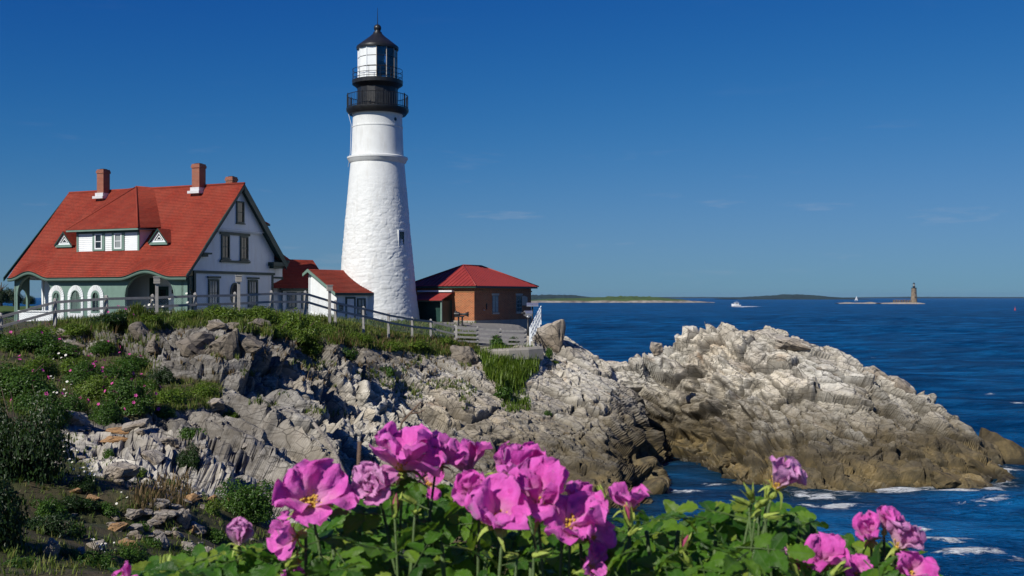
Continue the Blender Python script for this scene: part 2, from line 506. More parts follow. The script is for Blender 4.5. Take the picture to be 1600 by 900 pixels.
def m_sea():
    t = NT('sea_water')
    geo = t.add('ShaderNodeNewGeometry'); pos = geo.outputs['Position']
    def mapped(scale, rot=0):
        m = t.add('ShaderNodeMapping'); m.inputs['Scale'].default_value = scale; m.inputs['Rotation'].default_value = (0, 0, rot)
        t.l.new(pos, m.inputs[0]); return m.outputs[0]
    big = t.noise(mapped((.004, .02, 1)), 1.0, 4, .6)
    c = t.mix(t.mr(big, .35, .7), (.0012, .058, .185), (.0025, .088, .27))
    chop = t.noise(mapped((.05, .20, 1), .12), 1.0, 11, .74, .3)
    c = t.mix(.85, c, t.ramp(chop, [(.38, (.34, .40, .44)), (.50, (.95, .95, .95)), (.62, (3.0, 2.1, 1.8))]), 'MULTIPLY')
    near = t.attr('shallow')
    c = t.mix(near, c, (.008, .034, .045))
    fo = t.attr('foam')
    n = t.noise(mapped((.9, 1.3, 1)), 1.0, 8, .72, .8)
    f = t.mr(t.math('ADD', fo, t.mr(n, .2, .8, -.62, .55)), .38, .62)
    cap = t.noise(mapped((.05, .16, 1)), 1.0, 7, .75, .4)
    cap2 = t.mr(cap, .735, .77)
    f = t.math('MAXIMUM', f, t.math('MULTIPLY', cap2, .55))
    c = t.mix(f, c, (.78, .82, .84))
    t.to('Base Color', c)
    t.to('Roughness', .8); t.to('Specular IOR Level', 0.0)
    w1 = t.noise(mapped((.34, .80, 1), .35), 1.0, 7, .66, .3)
    w2 = t.noise(mapped((1.6, 3.0, 1), -.2), 1.0, 4, .62)
    w3 = t.noise(mapped((.045, .15, 1), .15), 1.0, 6, .66)
    b = t.bump(w3, 1.0, 7.0)
    b = t.bump(w1, 1.0, 1.7, b)
    b = t.bump(w2, .8, .30, b)
    nb = t.bump(n, .3, .1, b)
    t.to('Normal', nb)
    gl = t.add('ShaderNodeBsdfGlossy'); gl.inputs['Roughness'].default_value = .14; t.l.new(nb, gl.inputs['Normal'])
    fr = t.add('ShaderNodeFresnel'); fr.inputs['IOR'].default_value = 1.33; t.l.new(nb, fr.inputs['Normal'])
    fac = t.math('MULTIPLY', t.mr(fr.outputs[0], 0.0, .6, .0, .42), t.mr(f, 0, 1, 1, .1))
    ms = t.add('ShaderNodeMixShader'); t.l.new(fac, ms.inputs[0]); t.l.new(t.b.outputs[0], ms.inputs[1]); t.l.new(gl.outputs[0], ms.inputs[2])
    t.l.new(ms.outputs[0], t.out.inputs['Surface'])
    return t.m

def m_petal(name, a, b, base):
    t = NT(name); uv = t.coord('UV')
    sx_ = t.add('ShaderNodeSeparateXYZ'); t.l.new(uv, sx_.inputs[0])
    oi = t.add('ShaderNodeObjectInfo')
    n = t.noise(t.coord('Object'), 4.5, 5, .65)
    vein = t.noise(t.coord('UV', scale=(26, 2.2, 1)), 1.0, 3)
    c = t.mix(t.mr(oi.outputs['Random'], 0, 1), a, b)
    c = t.mix(t.mr(vein, .4, .7, 0, .35), c, tuple(x * .72 for x in a))
    c = t.mix(t.mr(n, .45, .75, 0, .25), c, tuple(min(1, x * 1.5 + .06) for x in b))
    c = t.mix(t.mr(n, .3, .52, .35, 0), c, tuple(x * .62 for x in a))
    c = t.mix(t.mr(sx_.outputs['Y'], .02, .55, .9, 0), c, base)
    c = t.mix(t.mr(sx_.outputs['Y'], .86, 1.0, 0, .35), c, tuple(min(1, x * 1.2 + .08) for x in b))
    t.to('Base Color', c); t.to('Roughness', .62); t.to('Specular IOR Level', .2)
    t.to('Sheen Weight', .2)
    bp = t.bump(vein, .3, .0014)
    t.to('Normal', t.bump(n, .55, .004, bp))
    tr = t.add('ShaderNodeBsdfTranslucent'); t.l.new(c, tr.inputs[0])
    ms = t.add('ShaderNodeMixShader'); ms.inputs[0].default_value = .38
    t.l.new(t.b.outputs[0], ms.inputs[1]); t.l.new(tr.outputs[0], ms.inputs[2]); t.l.new(ms.outputs[0], t.out.inputs['Surface'])
    return t.m

def m_roseleaf():
    t = NT('rose_leaf'); uv = t.coord('UV')
    s = t.add('ShaderNodeSeparateXYZ'); t.l.new(uv, s.inputs[0])
    oi = t.add('ShaderNodeObjectInfo')
    au = t.math('ABSOLUTE', s.outputs['X'], 0)
    ph = t.math('ADD', t.math('MULTIPLY', s.outputs['Y'], 46), t.math('MULTIPLY', au, -22))
    vein = t.math('POWER', t.math('ABSOLUTE', t.math('SINE', ph, 0), 0), .6)
    mid = t.mr(au, 0, .07, 1, 0)
    n = t.noise(t.coord('Object'), 5, 4, .6)
    ge = t.add('ShaderNodeNewGeometry')
    rnd = t.math('FRACT', t.math('ADD', oi.outputs['Random'], ge.outputs['Random Per Island']), 0)
    c = t.ramp(rnd, [(0, (.024, .085, .009)), (.4, (.058, .165, .012)), (.8, (.125, .25, .020)), (1, (.24, .31, .035))])
    c = t.mix(t.mr(vein, .0, .45, .35, 0), c, (.055, .14, .03))
    c = t.mix(t.mr(n, .5, .8, 0, .4), c, (.012, .04, .008))
    c = t.mix(mid, c, (.12, .22, .06))
    t.to('Base Color', c); t.to('Roughness', t.mr(n, .3, .7, .30, .5)); t.to('Specular IOR Level', .42)
    bp = t.bump(vein, .55, .0016)
    t.to('Normal', t.bump(n, .3, .001, bp))
    tr = t.add('ShaderNodeBsdfTranslucent'); t.l.new(t.mix(.6, c, (.20, .36, .02)), tr.inputs[0])
    ms = t.add('ShaderNodeMixShader'); ms.inputs[0].default_value = .36
    t.l.new(t.b.outputs[0], ms.inputs[1]); t.l.new(tr.outputs[0], ms.inputs[2]); t.l.new(ms.outputs[0], t.out.inputs['Surface'])
    return t.m

M = {}
M['white'] = paint('white_paint', (.70, .735, .75), .5, .05, 1.2, .1, (.55, .53, .48))
M['tower'] = paint('whitewashed_rubble', (.64, .66, .655), .6, .06, 1.6, .6, (.47, .46, .42))
M['sage'] = paint('sage_green_paint', (.135, .215, .18), .55, .1, 2, .1)
M['dkgreen'] = paint('dark_green_paint', (.012, .042, .035), .45, .2, 2, .1)
M['black'] = paint('black_iron', (.012, .013, .015), .42, .3, 2.5, .15, (.03, .025, .022))
M['grey_wood'] = paint('weathered_wood', (.29, .28, .265), .85, .2, 5, .5, (.18, .17, .16))
M['concrete'] = paint('concrete', (.27, .25, .215), .9, .15, 2, .4, (.26, .24, .21))
M['lead'] = paint('lead_flashing', (.55, .55, .56), .5, .1, 3, .1)
M['steel'] = paint('galvanised_metal', (.55, .56, .58), .35, .1, 4, .05, None, .8)
M['grey_frame'] = paint('grey_window_frame', (.16, .17, .17), .6, .1, 4, .1)
M['lintel'] = paint('stone_lintel', (.42, .38, .32), .85, .1, 4, .3)
M['glass'] = glassy('window_glass', (.02, .026, .03))
M['pale_glass'] = glassy('curtained_glass', (.30, .33, .33), .15)
def clear_glass(name):
    t = NT(name)
    tr = t.add('ShaderNodeBsdfTransparent'); tr.inputs[0].default_value = (.86, .92, .95, 1)
    gl = t.add('ShaderNodeBsdfGlossy'); gl.inputs['Roughness'].default_value = .03
    fr = t.add('ShaderNodeFresnel'); fr.inputs['IOR'].default_value = 1.45
    ms = t.add('ShaderNodeMixShader'); t.l.new(t.math('ADD', fr.outputs[0], .04), ms.inputs[0])
    t.l.new(tr.outputs[0], ms.inputs[1]); t.l.new(gl.outputs[0], ms.inputs[2]); t.l.new(ms.outputs[0], t.out.inputs['Surface'])
    return t.m
M['lantern_glass'] = clear_glass('lantern_glass')
M['lens'] = glassy('lens_glass', (.10, .11, .12), .1)
M['gutter'] = paint('gutter_metal', (.6, .62, .64), .4, .08, 3, .05)
M['roof'] = shingle('red_shingles', (.270, .036, .020), (.175, .026, .016), (.30, .075, .045))
M['metal_roof'] = paint('red_metal_roof', (.25, .030, .024), .55, .1, .8, .1, (.18, .026, .02))
M['brick'] = brick('red_brick', (.36, .076, .020), (.17, .034, .012), (.46, .27, .13), bh=.098, bw=.27)
M['chimney_brick'] = brick('chimney_brick', (.30, .066, .030), (.20, .042, .022), (.28, .19, .14), bh=.10, bw=.27)
M['rock'] = m_rock('cliff_rock', (.60, .58, .52), (.52, .465, .375), (.25, .22, .175))
M['stone'] = m_rock('loose_stone', (.37, .34, .30), (.32, .26, .19), (.17, .145, .115), False, False)
M['orange_stone'] = m_rock('rusty_stone', (.42, .26, .13), (.42, .23, .09), (.24, .13, .07), False, False)
M['sea'] = m_sea()
M['grass'] = leafy('grass_blades', [(.060, .110, .012), (.105, .165, .018), (.155, .19, .03), (.22, .19, .06)], .35, .6)
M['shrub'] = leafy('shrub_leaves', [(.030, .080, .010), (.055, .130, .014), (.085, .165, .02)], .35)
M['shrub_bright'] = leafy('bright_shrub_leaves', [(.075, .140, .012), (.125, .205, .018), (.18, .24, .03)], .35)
M['shrub_dark'] = leafy('dark_shrub_leaves', [(.010, .028, .006), (.018, .046, .008), (.028, .062, .010)], .25)  # for dark bushes, and thickets whose shade is put into the leaf colour
M['tree_far'] = leafy('far_tree_leaves', [(.018, .040, .012), (.03, .06, .016)], .2)
M['dry'] = leafy('dry_grass', [(.16, .11, .05), (.20, .13, .06), (.13, .085, .04)], .3, .7)
M['bark'] = paint('bark', (.10, .075, .05), .9, .25, 30, .4)
M['dead_stem'] = paint('bleached_stem', (.33, .29, .25), .85, .3, 60, .5, (.16, .12, .10))
M['dead_brown'] = paint('dead_brown_stem', (.13, .085, .06), .9, .3, 60, .5)
M['stem'] = paint('green_stem', (.055, .095, .022), .6, .3, 40, .2)
M['calyx'] = paint('calyx_green', (.26, .33, .06), .6, .25, 40, .2)
M['petal'] = m_petal('rose_petal', (.72, .075, .47), (.82, .17, .62), (.78, .50, .60))
M['petal_pale'] = m_petal('pale_rose_petal', (.66, .20, .52), (.76, .37, .66), (.80, .62, .62))
M['petal_bud'] = m_petal('bud_petal', (.45, .03, .16), (.55, .05, .22), (.5, .1, .2))
M['pink'] = paint('pink_petals', (.45, .05, .24), .6, .15, 20, 0)
M['daisy'] = paint('daisy_white', (.72, .72, .68), .6, .05, 20, 0)
M['yellow'] = paint('stamen_yellow', (.62, .40, .06), .7, .2, 200, .2)
M['isle'] = m_rock('isle_rock', (.36, .33, .29), (.30, .25, .19), (.15, .13, .11), False, False)
M['boat_white'] = paint('boat_gelcoat', (.75, .76, .76), .3, .04, 1, 0)
M['red'] = paint('red_buoy', (.45, .05, .03), .5, .1, 2, 0)
M['granite'] = paint('weathered_granite', (.19, .145, .10), .85, .45, .2, .4, (.06, .05, .045))
M['inner'] = leafy('inner_rose_leaves', [(.010, .036, .006), (.016, .058, .008), (.030, .085, .012)], .3)
# ---------------------------------------------------------------- the land: one height field shaped from surveyed points
CTRL = []
def C(px, *rows):
    for r in rows:
        CTRL.append(tuple(at(px, r[0], r[1])))
def CZ(*pts):
    for px, Y, z in pts:
        CTRL.append(((px - 800) / FPX * Y, Y, z))
# headland slope, bluff and hill (photo column, then rows of (height in the photo, distance))
C(-150, (900, 9), (760, 18), (650, 28), (590, 36), (540, 44), (500, 50))
C(0, (900, 9.5), (800, 15), (700, 23), (640, 30), (590, 38), (550, 45), (527, 50), (523, 52))
C(110, (900, 10), (820, 16), (740, 24), (680, 32), (640, 37), (600, 43), (560, 47.5), (530, 51), (508, 54))
C(250, (900, 10), (840, 15), (780, 21), (730, 27), (670, 35), (625, 41), (596, 45), (545, 49.5), (512, 52), (497, 56.5))
C(340, (840, 17), (770, 25), (725, 31), (690, 35), (640, 41), (605, 45), (590, 46.3), (535, 49.5), (517, 51.5), (500, 56), (491, 59))
C(430, (740, 33), (700, 38), (650, 44), (600, 49.5), (570, 52.5), (545, 54.5), (510, 58), (492, 61.7))
C(520, (740, 40), (690, 45.5), (640, 51.5), (600, 56), (560, 59.8), (525, 62.5), (503, 65.3))
C(650, (740, 49.5), (690, 55.5), (640, 60.5), (600, 64.5), (570, 67), (545, 69), (529, 71))
C(745, (790, 46), (740, 53.5), (690, 59), (640, 64), (600, 68), (575, 70.3), (555, 72), (541, 73.5), (520, 82))
C(820, (780, 51), (740, 56), (690, 61.5), (640, 66.5), (600, 70.5), (570, 73), (546, 74.5), (522, 82))
C(880, (778, 53), (755, 56.5), (700, 62), (640, 68), (600, 72.5), (575, 75.5), (548, 78), (528, 82))
C(950, (772, 55.5), (748, 58.5), (700, 64), (660, 68), (620, 72.5), (588, 77.5), (582, 80))
C(1000, (776, 58), (745, 61), (700, 66), (655, 72), (610, 77), (572, 81.5), (566, 83))
CZ((950, 88, 1), (950, 94, -3), (885, 90, 3), (880, 98, -3), (1000, 90, 1.5), (1000, 97, -3), (840, 95, 5.5), (840, 104, -2))
CZ((1022, 58, -1.6), (1026, 62, -1.6), (1032, 67, -1.6), (1040, 72, -1.4), (1040, 76, -1.0), (1075, 68, -1.4), (1090, 72.5, -.5), (1020, 79, .6), (1010, 80, 2.6), (1012, 83, 6.4))
# the outcrop
C(1050, (705, 77.5), (640, 79.5), (590, 81), (552, 82.5), (530, 84.2))
C(1120, (733, 71.5), (690, 73.5), (640, 75.2), (590, 77.2), (542, 80), (515, 82.2))
C(1200, (772, 61.5), (740, 64.5), (690, 68.3), (640, 71.5), (590, 74.5), (550, 77), (513, 80))
C(1280, (785, 58.6), (740, 62.5), (690, 66.5), (640, 70.2), (590, 74), (549, 77.5))
C(1360, (773, 60.8), (730, 64.5), (680, 68), (630, 71.3), (595, 74), (577, 76))
C(1425, (770, 61.4), (730, 64.8), (690, 68.2), (650, 71.4), (612, 74.2))
C(1500, (768, 61.8), (738, 64.8), (708, 67.8), (676, 71.0), (662, 72.4))
C(1550, (762, 63.2), (746, 65.4), (728, 67.6))
CZ((1050, 92, 3), (1050, 99, -3), (1120, 92, 4.5), (1120, 101, -3), (1200, 90, 4), (1200, 98, -3), (1280, 86, 3), (1280, 94, -3),
   (1360, 82.5, 1.5), (1360, 89, -3), (1425, 79, 1.8), (1425, 85, -3), (1500, 78, -.6), (1500, 83, -3), (1560, 72, -.9), (1540, 75, -1.0), (1595, 68, -1.5), (1570, 79, -3))
CZ((1100, 64, -1.5), (1160, 60, -1.6), (1280, 55.5, -1.8), (1360, 57.5, -1.8), (1430, 58, -1.8), (1510, 58.5, -1.8), (1580, 61, -1.8), (1640, 66, -2), (1640, 74, -2))
CZ((1200, 48, -4), (1400, 48, -4), (1600, 50, -4), (1700, 60, -4), (1750, 80, -5), (1600, 90, -5), (1400, 100, -5), (1200, 110, -5), (1000, 112, -5), (840, 118, -4))
CZ((1000, 50, -1.5), (1050, 54, -2), (900, 47, -.8), (820, 44, .2), (700, 42, 1.6), (600, 39, 2.8))
# the near slope falls away under the roses
for x, y, z in ((0, 0, 9.4), (-5, 0, 9.5), (5, 0, 9.2), (-12, 2, 9.6), (0, 4, 9.1), (-3, 5, 9.0), (4, 4, 8.7), (8, 2, 8.4), (2, 9, 6.6), (-1, 12, 5.6), (6, 9, 5.8),
                (2, 20, 2.6), (10, 18, 1.0), (16, 10, 2.0), (4, 30, .2), (14, 28, -2.4), (24, 25, -4), (30, 12, -3), (-3, 30, 3.0), (-6, 20, 5.0), (20, 38, -4), (34, 40, -5), (8, 40, -2.2)):
    CTRL.append((x, y, z))
# the level ground behind the fence
for px, Y, z in ((-100, 62, 9.3), (0, 66, 9.3), (0, 84, 9.1), (120, 62, 9.7), (120, 84, 9.05), (240, 66, 9.8), (240, 78, 9.2), (350, 70, 9.8), (430, 72, 9.9), (430, 85, 9.2), (530, 76, 9.5), (530, 90, 9.1),
                 (600, 80, 9.0), (600, 92, 8.95), (680, 82, 8.7), (680, 92, 8.8), (760, 92, 8.75), (820, 92, 8.6), (300, 100, 9), (500, 104, 9), (700, 103, 8.5), (760, 106, 5), (100, 104, 8.8),
                 (-150, 84, 9), (-150, 110, 7), (200, 122, 2), (500, 122, 2), (700, 120, -1)):
    CTRL.append(((px - 800) / FPX * Y, Y, z))
CT = np.array(CTRL, dtype=np.float64)

def rbf_fit(X, z, smooth=.02):
    n = len(X)
    D = np.sqrt(((X[:, None] - X[None]) ** 2).sum(2))
    A = np.zeros((n + 3, n + 3)); A[:n, :n] = D - smooth * np.eye(n)
    A[:n, n:] = np.c_[np.ones(n), X]; A[n:, :n] = A[:n, n:].T
    return np.linalg.solve(A, np.r_[z, 0, 0, 0])
def rbf_eval(X, w, Q):
    out = np.empty(len(Q)); n = len(X)
    for i in range(0, len(Q), 20000):
        q = Q[i:i + 20000]
        D = np.sqrt(((q[:, None] - X[None]) ** 2).sum(2))
        out[i:i + 20000] = D @ w[:n] + w[n] + q @ w[n + 1:]
    return out
GX0, GX1, GY0, GY1, GS = -75.0, 62.0, -6.0, 128.0, 0.6
gx = np.arange(GX0, GX1, GS); gy = np.arange(GY0, GY1, GS)
gq = np.array(np.meshgrid(gx, gy, indexing='ij')).reshape(2, -1).T
WR = rbf_fit(CT[:, :2], CT[:, 2])
HG = rbf_eval(CT[:, :2], WR, gq).reshape(len(gx), len(gy))
def base_h(x, y):
    u = np.clip((x - GX0) / GS, 0, len(gx) - 1.001); v = np.clip((y - GY0) / GS, 0, len(gy) - 1.001)
    i = u.astype(int); j = v.astype(int); u = u - i; v = v - j
    return (HG[i, j] * (1 - u) * (1 - v) + HG[i + 1, j] * u * (1 - v) + HG[i, j + 1] * (1 - u) * v + HG[i + 1, j + 1] * u * v)

def in_poly(x, y, poly):
    ins = np.zeros(len(x), bool)
    for i in range(len(poly)):
        (x0, y0), (x1, y1) = poly[i], poly[(i + 1) % len(poly)]
        c = (y0 > y) != (y1 > y)
        ins ^= c & (x < (x1 - x0) * (y - y0) / ((y1 - y0) if y1 != y0 else 1e-9) + x0)
    return ins
# where soil and turf lie, as outlines seen over the slope
TURF = [[(-400, 480), (90, 470), (300, 440), (500, 440), (620, 480), (745, 520), (752, 552), (700, 556), (640, 548), (585, 535), (530, 530), (470, 532), (410, 522), (390, 506), (330, 503), (255, 515), (180, 512), (70, 512), (100, 545), (240, 565), (240, 645), (150, 660), (-400, 660)],
        [(225, 590), (350, 598), (345, 630), (250, 642)],
        [(-400, 640), (90, 655), (100, 700), (150, 745), (240, 770), (330, 775), (420, 800), (440, 1500), (-2400, 1500)]]

# polar sheet round the viewpoint: the spacing grows with distance
ang = np.radians(np.arange(-34.5, 30.5, 0.074))
rr = np.concatenate([np.geomspace(1.2, 38, 230)[:-1], np.arange(38, 87, 0.062), np.linspace(87.05, 124, 150)])
A_, R_ = np.meshgrid(ang, rr, indexing='ij')
NX, NY = A_.shape
# crowd the rows together where the ground is steep
rf = np.linspace(1.2, 124, 2600)
cum = np.interp(rf, rr, np.arange(len(rr)))
for c_ in range(NX):
    zf = base_h(np.tan(ang[c_]) * rf, rf)
    ds = np.diff(cum) * np.sqrt(.30 + np.clip(np.gradient(zf, rf)[1:], -.5, 4) ** 2 * 1.6)
    s_ = np.r_[0, np.cumsum(ds)]
    R_[c_] = np.interp(np.linspace(0, s_[-1], NY), s_, rf)
PX = (np.tan(A_) * R_).ravel(); PY = R_.ravel()
PZ = base_h(PX, PY)
cpx = 800 + PX / PY * FPX; cpy = 464 + (EYE - PZ) / PY * FPX
soil = np.zeros(len(PX), bool)
for poly in TURF: soil |= in_poly(cpx, cpy, poly) & (PY < 75.2)
plateau = ((PY > np.interp(cpx, [0, 86, 238, 424, 568, 673, 746, 821, 850], [52, 53.5, 56.6, 61.7, 67.1, 72.5, 73.8, 75, 200])) & (cpx < 848) & (PY < 108))
soil |= plateau
soil = soil.reshape(NX, NY).astype(np.float32)
for _ in range(3):                       # soften the borders
    s2 = soil.copy()
    s2[3:-3] = (soil[:-6] + soil[6:] + soil[3:-3] * 2) / 4
    s2[:, 3:-3] = (s2[:, :-6] + s2[:, 6:] + s2[:, 3:-3] * 2) / 4
    soil = s2
soil = soil.ravel()
# normals of the smooth ground
e = .5
nx_ = -(base_h(PX + e, PY) - base_h(PX - e, PY)) / (2 * e); ny_ = -(base_h(PX, PY + e) - base_h(PX, PY - e)) / (2 * e)
nl = np.sqrt(nx_ ** 2 + ny_ ** 2 + 1)
NRM = np.stack([nx_ / nl, ny_ / nl, 1 / nl], 1)
P0 = np.stack([PX, PY, PZ], 1)
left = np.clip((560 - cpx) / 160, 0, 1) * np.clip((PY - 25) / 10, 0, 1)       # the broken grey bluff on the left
outc = np.clip((cpx - 985) / 40, 0, 1)
wp = (np.stack([fbm(P0 * .35, 3, 11), fbm(P0 * .35, 3, 12), fbm(P0 * .35, 3, 13)], 1) - .5)
def frame(rx, rz, sc):
    m = Matrix.Rotation(rz, 3, 'Z') @ Matrix.Rotation(rx, 3, 'X')
    return np.array(m) / np.array(sc)            # columns divided by the block size along each axis
# bedding: long thin slabs, dipping towards the right in the outcrop, more broken on the left
def axes(long, thin, sizes):
    a = Vector(long).normalized(); c = Vector(thin); c = (c - a * c.dot(a)).normalized(); b = c.cross(a)
    return np.array([[a[k] / sizes[0], b[k] / sizes[1], c[k] / sizes[2]] for k in range(3)])
MA = frame(R(35), R(-30), (3.6, 2.0, 1.5))                                    # the broken bluff
MC = axes((.93, -.25, -.22), (.20, -.35, .92), (4.2, 2.2, 1.05))               # the layered ledges in the middle
MB_ = axes((.80, -.22, -.52), (.48, .10, .86), (4.6, 2.3, 1.25))               # slabs of the outcrop, dipping right
mid_ = (np.clip((cpx - 520) / 90, 0, 1) * (1 - outc))[:, None]
w3 = outc[:, None]
Q = (P0 + wp * 1.7)
def fac(scale, s, tilt, soft):
    q = np.where(w3 > .5, Q @ MB_, np.where(mid_ > .5, Q @ MC, Q @ MA)) / scale
    return facets(q, s, tilt, soft)
h1, g1, id1 = fac(1.15, 1, .50, .085)
h2, g2, id2 = fac(.46, 2, .52, .19)
h3, g3, id3 = fac(.20, 3, .7, .30)
rough = 1 - .88 * np.clip(soil * 1.4, 0, 1)
fenceY = np.interp(cpx, [0, 86, 238, 424, 568, 673, 746, 821, 850], [52, 53.5, 56.6, 61.7, 67.1, 72.5, 73.8, 75, 75])
rough *= np.where(cpx < 850, np.clip((fenceY - .5 - PY) / 5, .12, 1), 1)
rough = np.where(plateau, .03, rough)
near = np.clip((PY - 8) / 34, .12, 1)
amp = rough * near
slab = np.clip((cpx - 700) / 120, 0, 1) * np.clip((1010 - cpx) / 40, 0, 1)     # the smoother ledges in the middle
brk = .55 + 1.1 * np.clip((fbm(P0 * .16, 3, 71) - .36) / .3, 0, 1)              # some parts are shattered, some are whole
a1 = 1.05 * (1 + .4 * left) * (1 + .30 * outc) * (1 - .30 * slab) * (.7 + .3 * brk)
disp = a1 * h1 + .42 * (1 + .4 * left) * (1 + .8 * outc) * (1 - .35 * slab) * brk * h2 + .6 * (fbm(P0 * .2, 3, 31) - .5)
ck = np.maximum(np.clip(1 - g1 / .06, 0, 1), .8 * np.clip(1 - g2 / .09, 0, 1))
disp -= (.42 + .2 * outc) * np.clip(1 - g1 / .055, 0, 1) + .17 * np.clip(1 - g2 / .09, 0, 1)
disp += .05 * (fbm(P0 * 3.1, 3, 41) - .5)
shore = np.clip((PZ + 2.5) / 2.5, .25, 1)
D = (disp * amp * shore)[:, None] * NRM
V = P0 + D
soft = .12 * (fbm(P0 * .8, 4, 51) - .5) * (1 - rough) * np.where(plateau, .3, 2.5)
V[:, 2] += soft
# weathering: the stepped edges are worn a little, more on steep faces
steep = np.clip((1 - NRM[:, 2]) * 4 - .6, 0, 1).reshape(NX, NY, 1) * rough.reshape(NX, NY, 1)
G3 = V.reshape(NX, NY, 3)
for q in range(2):
    S3 = G3.copy()
    S3[1:-1, 1:-1] = (G3[:-2, 1:-1] + G3[2:, 1:-1] + G3[1:-1, :-2] + G3[1:-1, 2:]) / 8 + G3[1:-1, 1:-1] / 2
    G3 = G3 + (S3 - G3) * steep
fine = (.19 * brk * h3 - .07 * np.clip(1 - g3 / .14, 0, 1) + .06 * (fbm(P0 * 4.3, 3, 43) - .5)) * amp * shore       # small fractures stay sharp
G3 = G3 + (fine[:, None] * NRM).reshape(NX, NY, 3)
V = G3.reshape(-1, 3)
idx = np.arange(NX * NY).reshape(NX, NY)
F = np.stack([idx[:-1, :-1], idx[1:, :-1], idx[1:, 1:], idx[:-1, 1:]], -1).reshape(-1, 4)
fz = V[F, 2].max(1)
F = F[fz > -1.1]
fcx = cpx[F].mean(1); fy = PY[F].mean(1)
isout = (fcx > np.interp(fy, [50, 78, 80, 82, 90, 125], [1022, 1022, 1010, 1008, 1006, 1006])) & (fy > 50)
# the bluff under the turf is darkened: its shade is put into the rock colour
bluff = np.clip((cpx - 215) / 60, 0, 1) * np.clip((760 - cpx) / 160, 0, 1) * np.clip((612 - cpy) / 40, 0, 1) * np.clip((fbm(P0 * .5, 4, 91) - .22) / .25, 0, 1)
def land(name, FF):
    u, inv = np.unique(FF, return_inverse=True)
    me = np_mesh(name, V[u], inv.reshape(FF.shape), M['rock'])
    attr(me, 'soil', np.where(plateau, 1, soil)[u])
    attr(me, 'tint', (.5 * id1 + .35 * id2 + .15 * id3)[u])
    attr(me, 'crack', (ck * rough)[u])
    attr(me, 'bluff_shade', bluff[u])
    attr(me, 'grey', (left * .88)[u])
    pv = (cpx > 672) & (cpx < 840) & plateau
    attr(me, 'paved', pv[u].astype(np.float32))
    return link(name, me)
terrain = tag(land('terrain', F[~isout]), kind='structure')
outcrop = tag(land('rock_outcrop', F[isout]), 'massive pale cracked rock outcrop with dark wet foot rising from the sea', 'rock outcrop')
bpy.context.view_layer.update()

def cast(px, py, objs=None):
    """the point of the built ground seen at a photo pixel"""
    d = Vector(((px - 800) / FPX, 1, (464 - py) / FPX)).normalized()
    best = None
    for o in (objs or (terrain, outcrop)):
        ok, p, n, _ = o.ray_cast(cam.location, d)
        if ok and (best is None or p.y < best[0].y): best = (p, n)
    return best
def drop(x, y):
    for o in (terrain, outcrop):
        ok, p, n, _ = o.ray_cast(Vector((x, y, 60)), Vector((0, 0, -1)))
        if ok: return p.z
    return 0.0

# ---------------------------------------------------------------- the sea
ang2 = np.radians(np.concatenate([np.linspace(-75, -6, 60)[:-1], np.arange(-6, 29, .13), np.linspace(29, 75, 40)]))
r2 = np.concatenate([np.arange(20, 100, .16), np.geomspace(100, 600, 260)[1:], np.geomspace(600, 17000, 70)[1:]])
A2, R2 = np.meshgrid(ang2, r2, indexing='ij')
SX = (np.sin(A2) * R2 / np.cos(np.clip(A2, -.5, .5))).ravel(); SY = (np.where(np.abs(A2) < .5, R2, R2 * np.cos(A2) / np.cos(.5))).ravel()
rng = np.random.default_rng(5)
Zs = np.zeros(len(SX))
for k in range(26):
    lam = 1.3 * 1.16 ** k if k < 20 else 24 + 6 * (k - 20)
    th = R(-118) + rng.normal(0, .45)
    a = .0125 * lam ** .92
    ph = rng.uniform(0, 6.28)
    x = (SX * math.cos(th) + SY * math.sin(th)) * 2 * math.pi / lam + ph + 1.1 * vnoise(np.stack([SX / lam / 3, SY / lam / 3, SX * 0], 1), 60 + k)
    fade = np.clip(lam * 26 / SY, 0, 1)
    Zs += a * fade * (1 - np.abs(np.sin(x / 2))) * 1.1
Zs -= Zs.mean()
hb = base_h(np.clip(SX, GX0, GX1 - 1), np.clip(SY, GY0, GY1 - 1))
inb = (SX > GX0) & (SX < GX1 - 1) & (SY < GY1 - 1)
# the sheltered inlet is flatter
Zs *= 1 - .65 * np.clip((1150 - (SX / SY * FPX + 800)) / 90, 0, 1) * np.clip((84 - SY) / 6, 0, 1)
depth = np.where(inb, -hb, 9)
sp = SX / SY * FPX + 800; sq = 464 + EYE / SY * FPX
foam = np.clip(1 - np.abs(depth - .25) / 1.25, 0, 1) * .56 * np.clip((sp - 1190) / 60, 0, 1) * inb
def blob(px, py, rx, ry, a):
    global foam
    foam = np.maximum(foam, a * np.exp(-(((sp - px) / rx) ** 2 + ((sq - py) / ry) ** 2)))
for b in ((1395, 773, 70, 6, .85), (1345, 770, 22, 6, .95), (1490, 776, 60, 5, .7), (1548, 768, 22, 7, .95), (1575, 735, 30, 9, .55), (1590, 712, 30, 6, .6), (1592, 630, 16, 5, .95), (1545, 615, 14, 3, .5),
          (1475, 862, 60, 8, .72), (1510, 880, 62, 10, .80), (1430, 845, 40, 6, .6), (1540, 800, 60, 6, .5), (1300, 800, 60, 6, .6), (1075, 772, 40, 3.5, .62), (1120, 758, 40, 3, .5), (1330, 800, 60, 8, .45), (1262, 798, 16, 4, .7), (1290, 786, 60, 4, .6), (1585, 890, 40, 8, .5), (1440, 637, 10, 2, .7), (1365, 560, 6, 1.5, .5)):
    blob(*b)
wake = np.exp(-(((sp - 1165) / 26) ** 2 + ((sq - 478.3) / .7) ** 2)) * .9
foam = np.maximum(foam, wake)
Zs += np.where(inb, .30 * np.clip(foam - .45, 0, 1) * (SY < 90), 0)
n2a, n2b = A2.shape
i2 = np.arange(n2a * n2b).reshape(n2a, n2b)
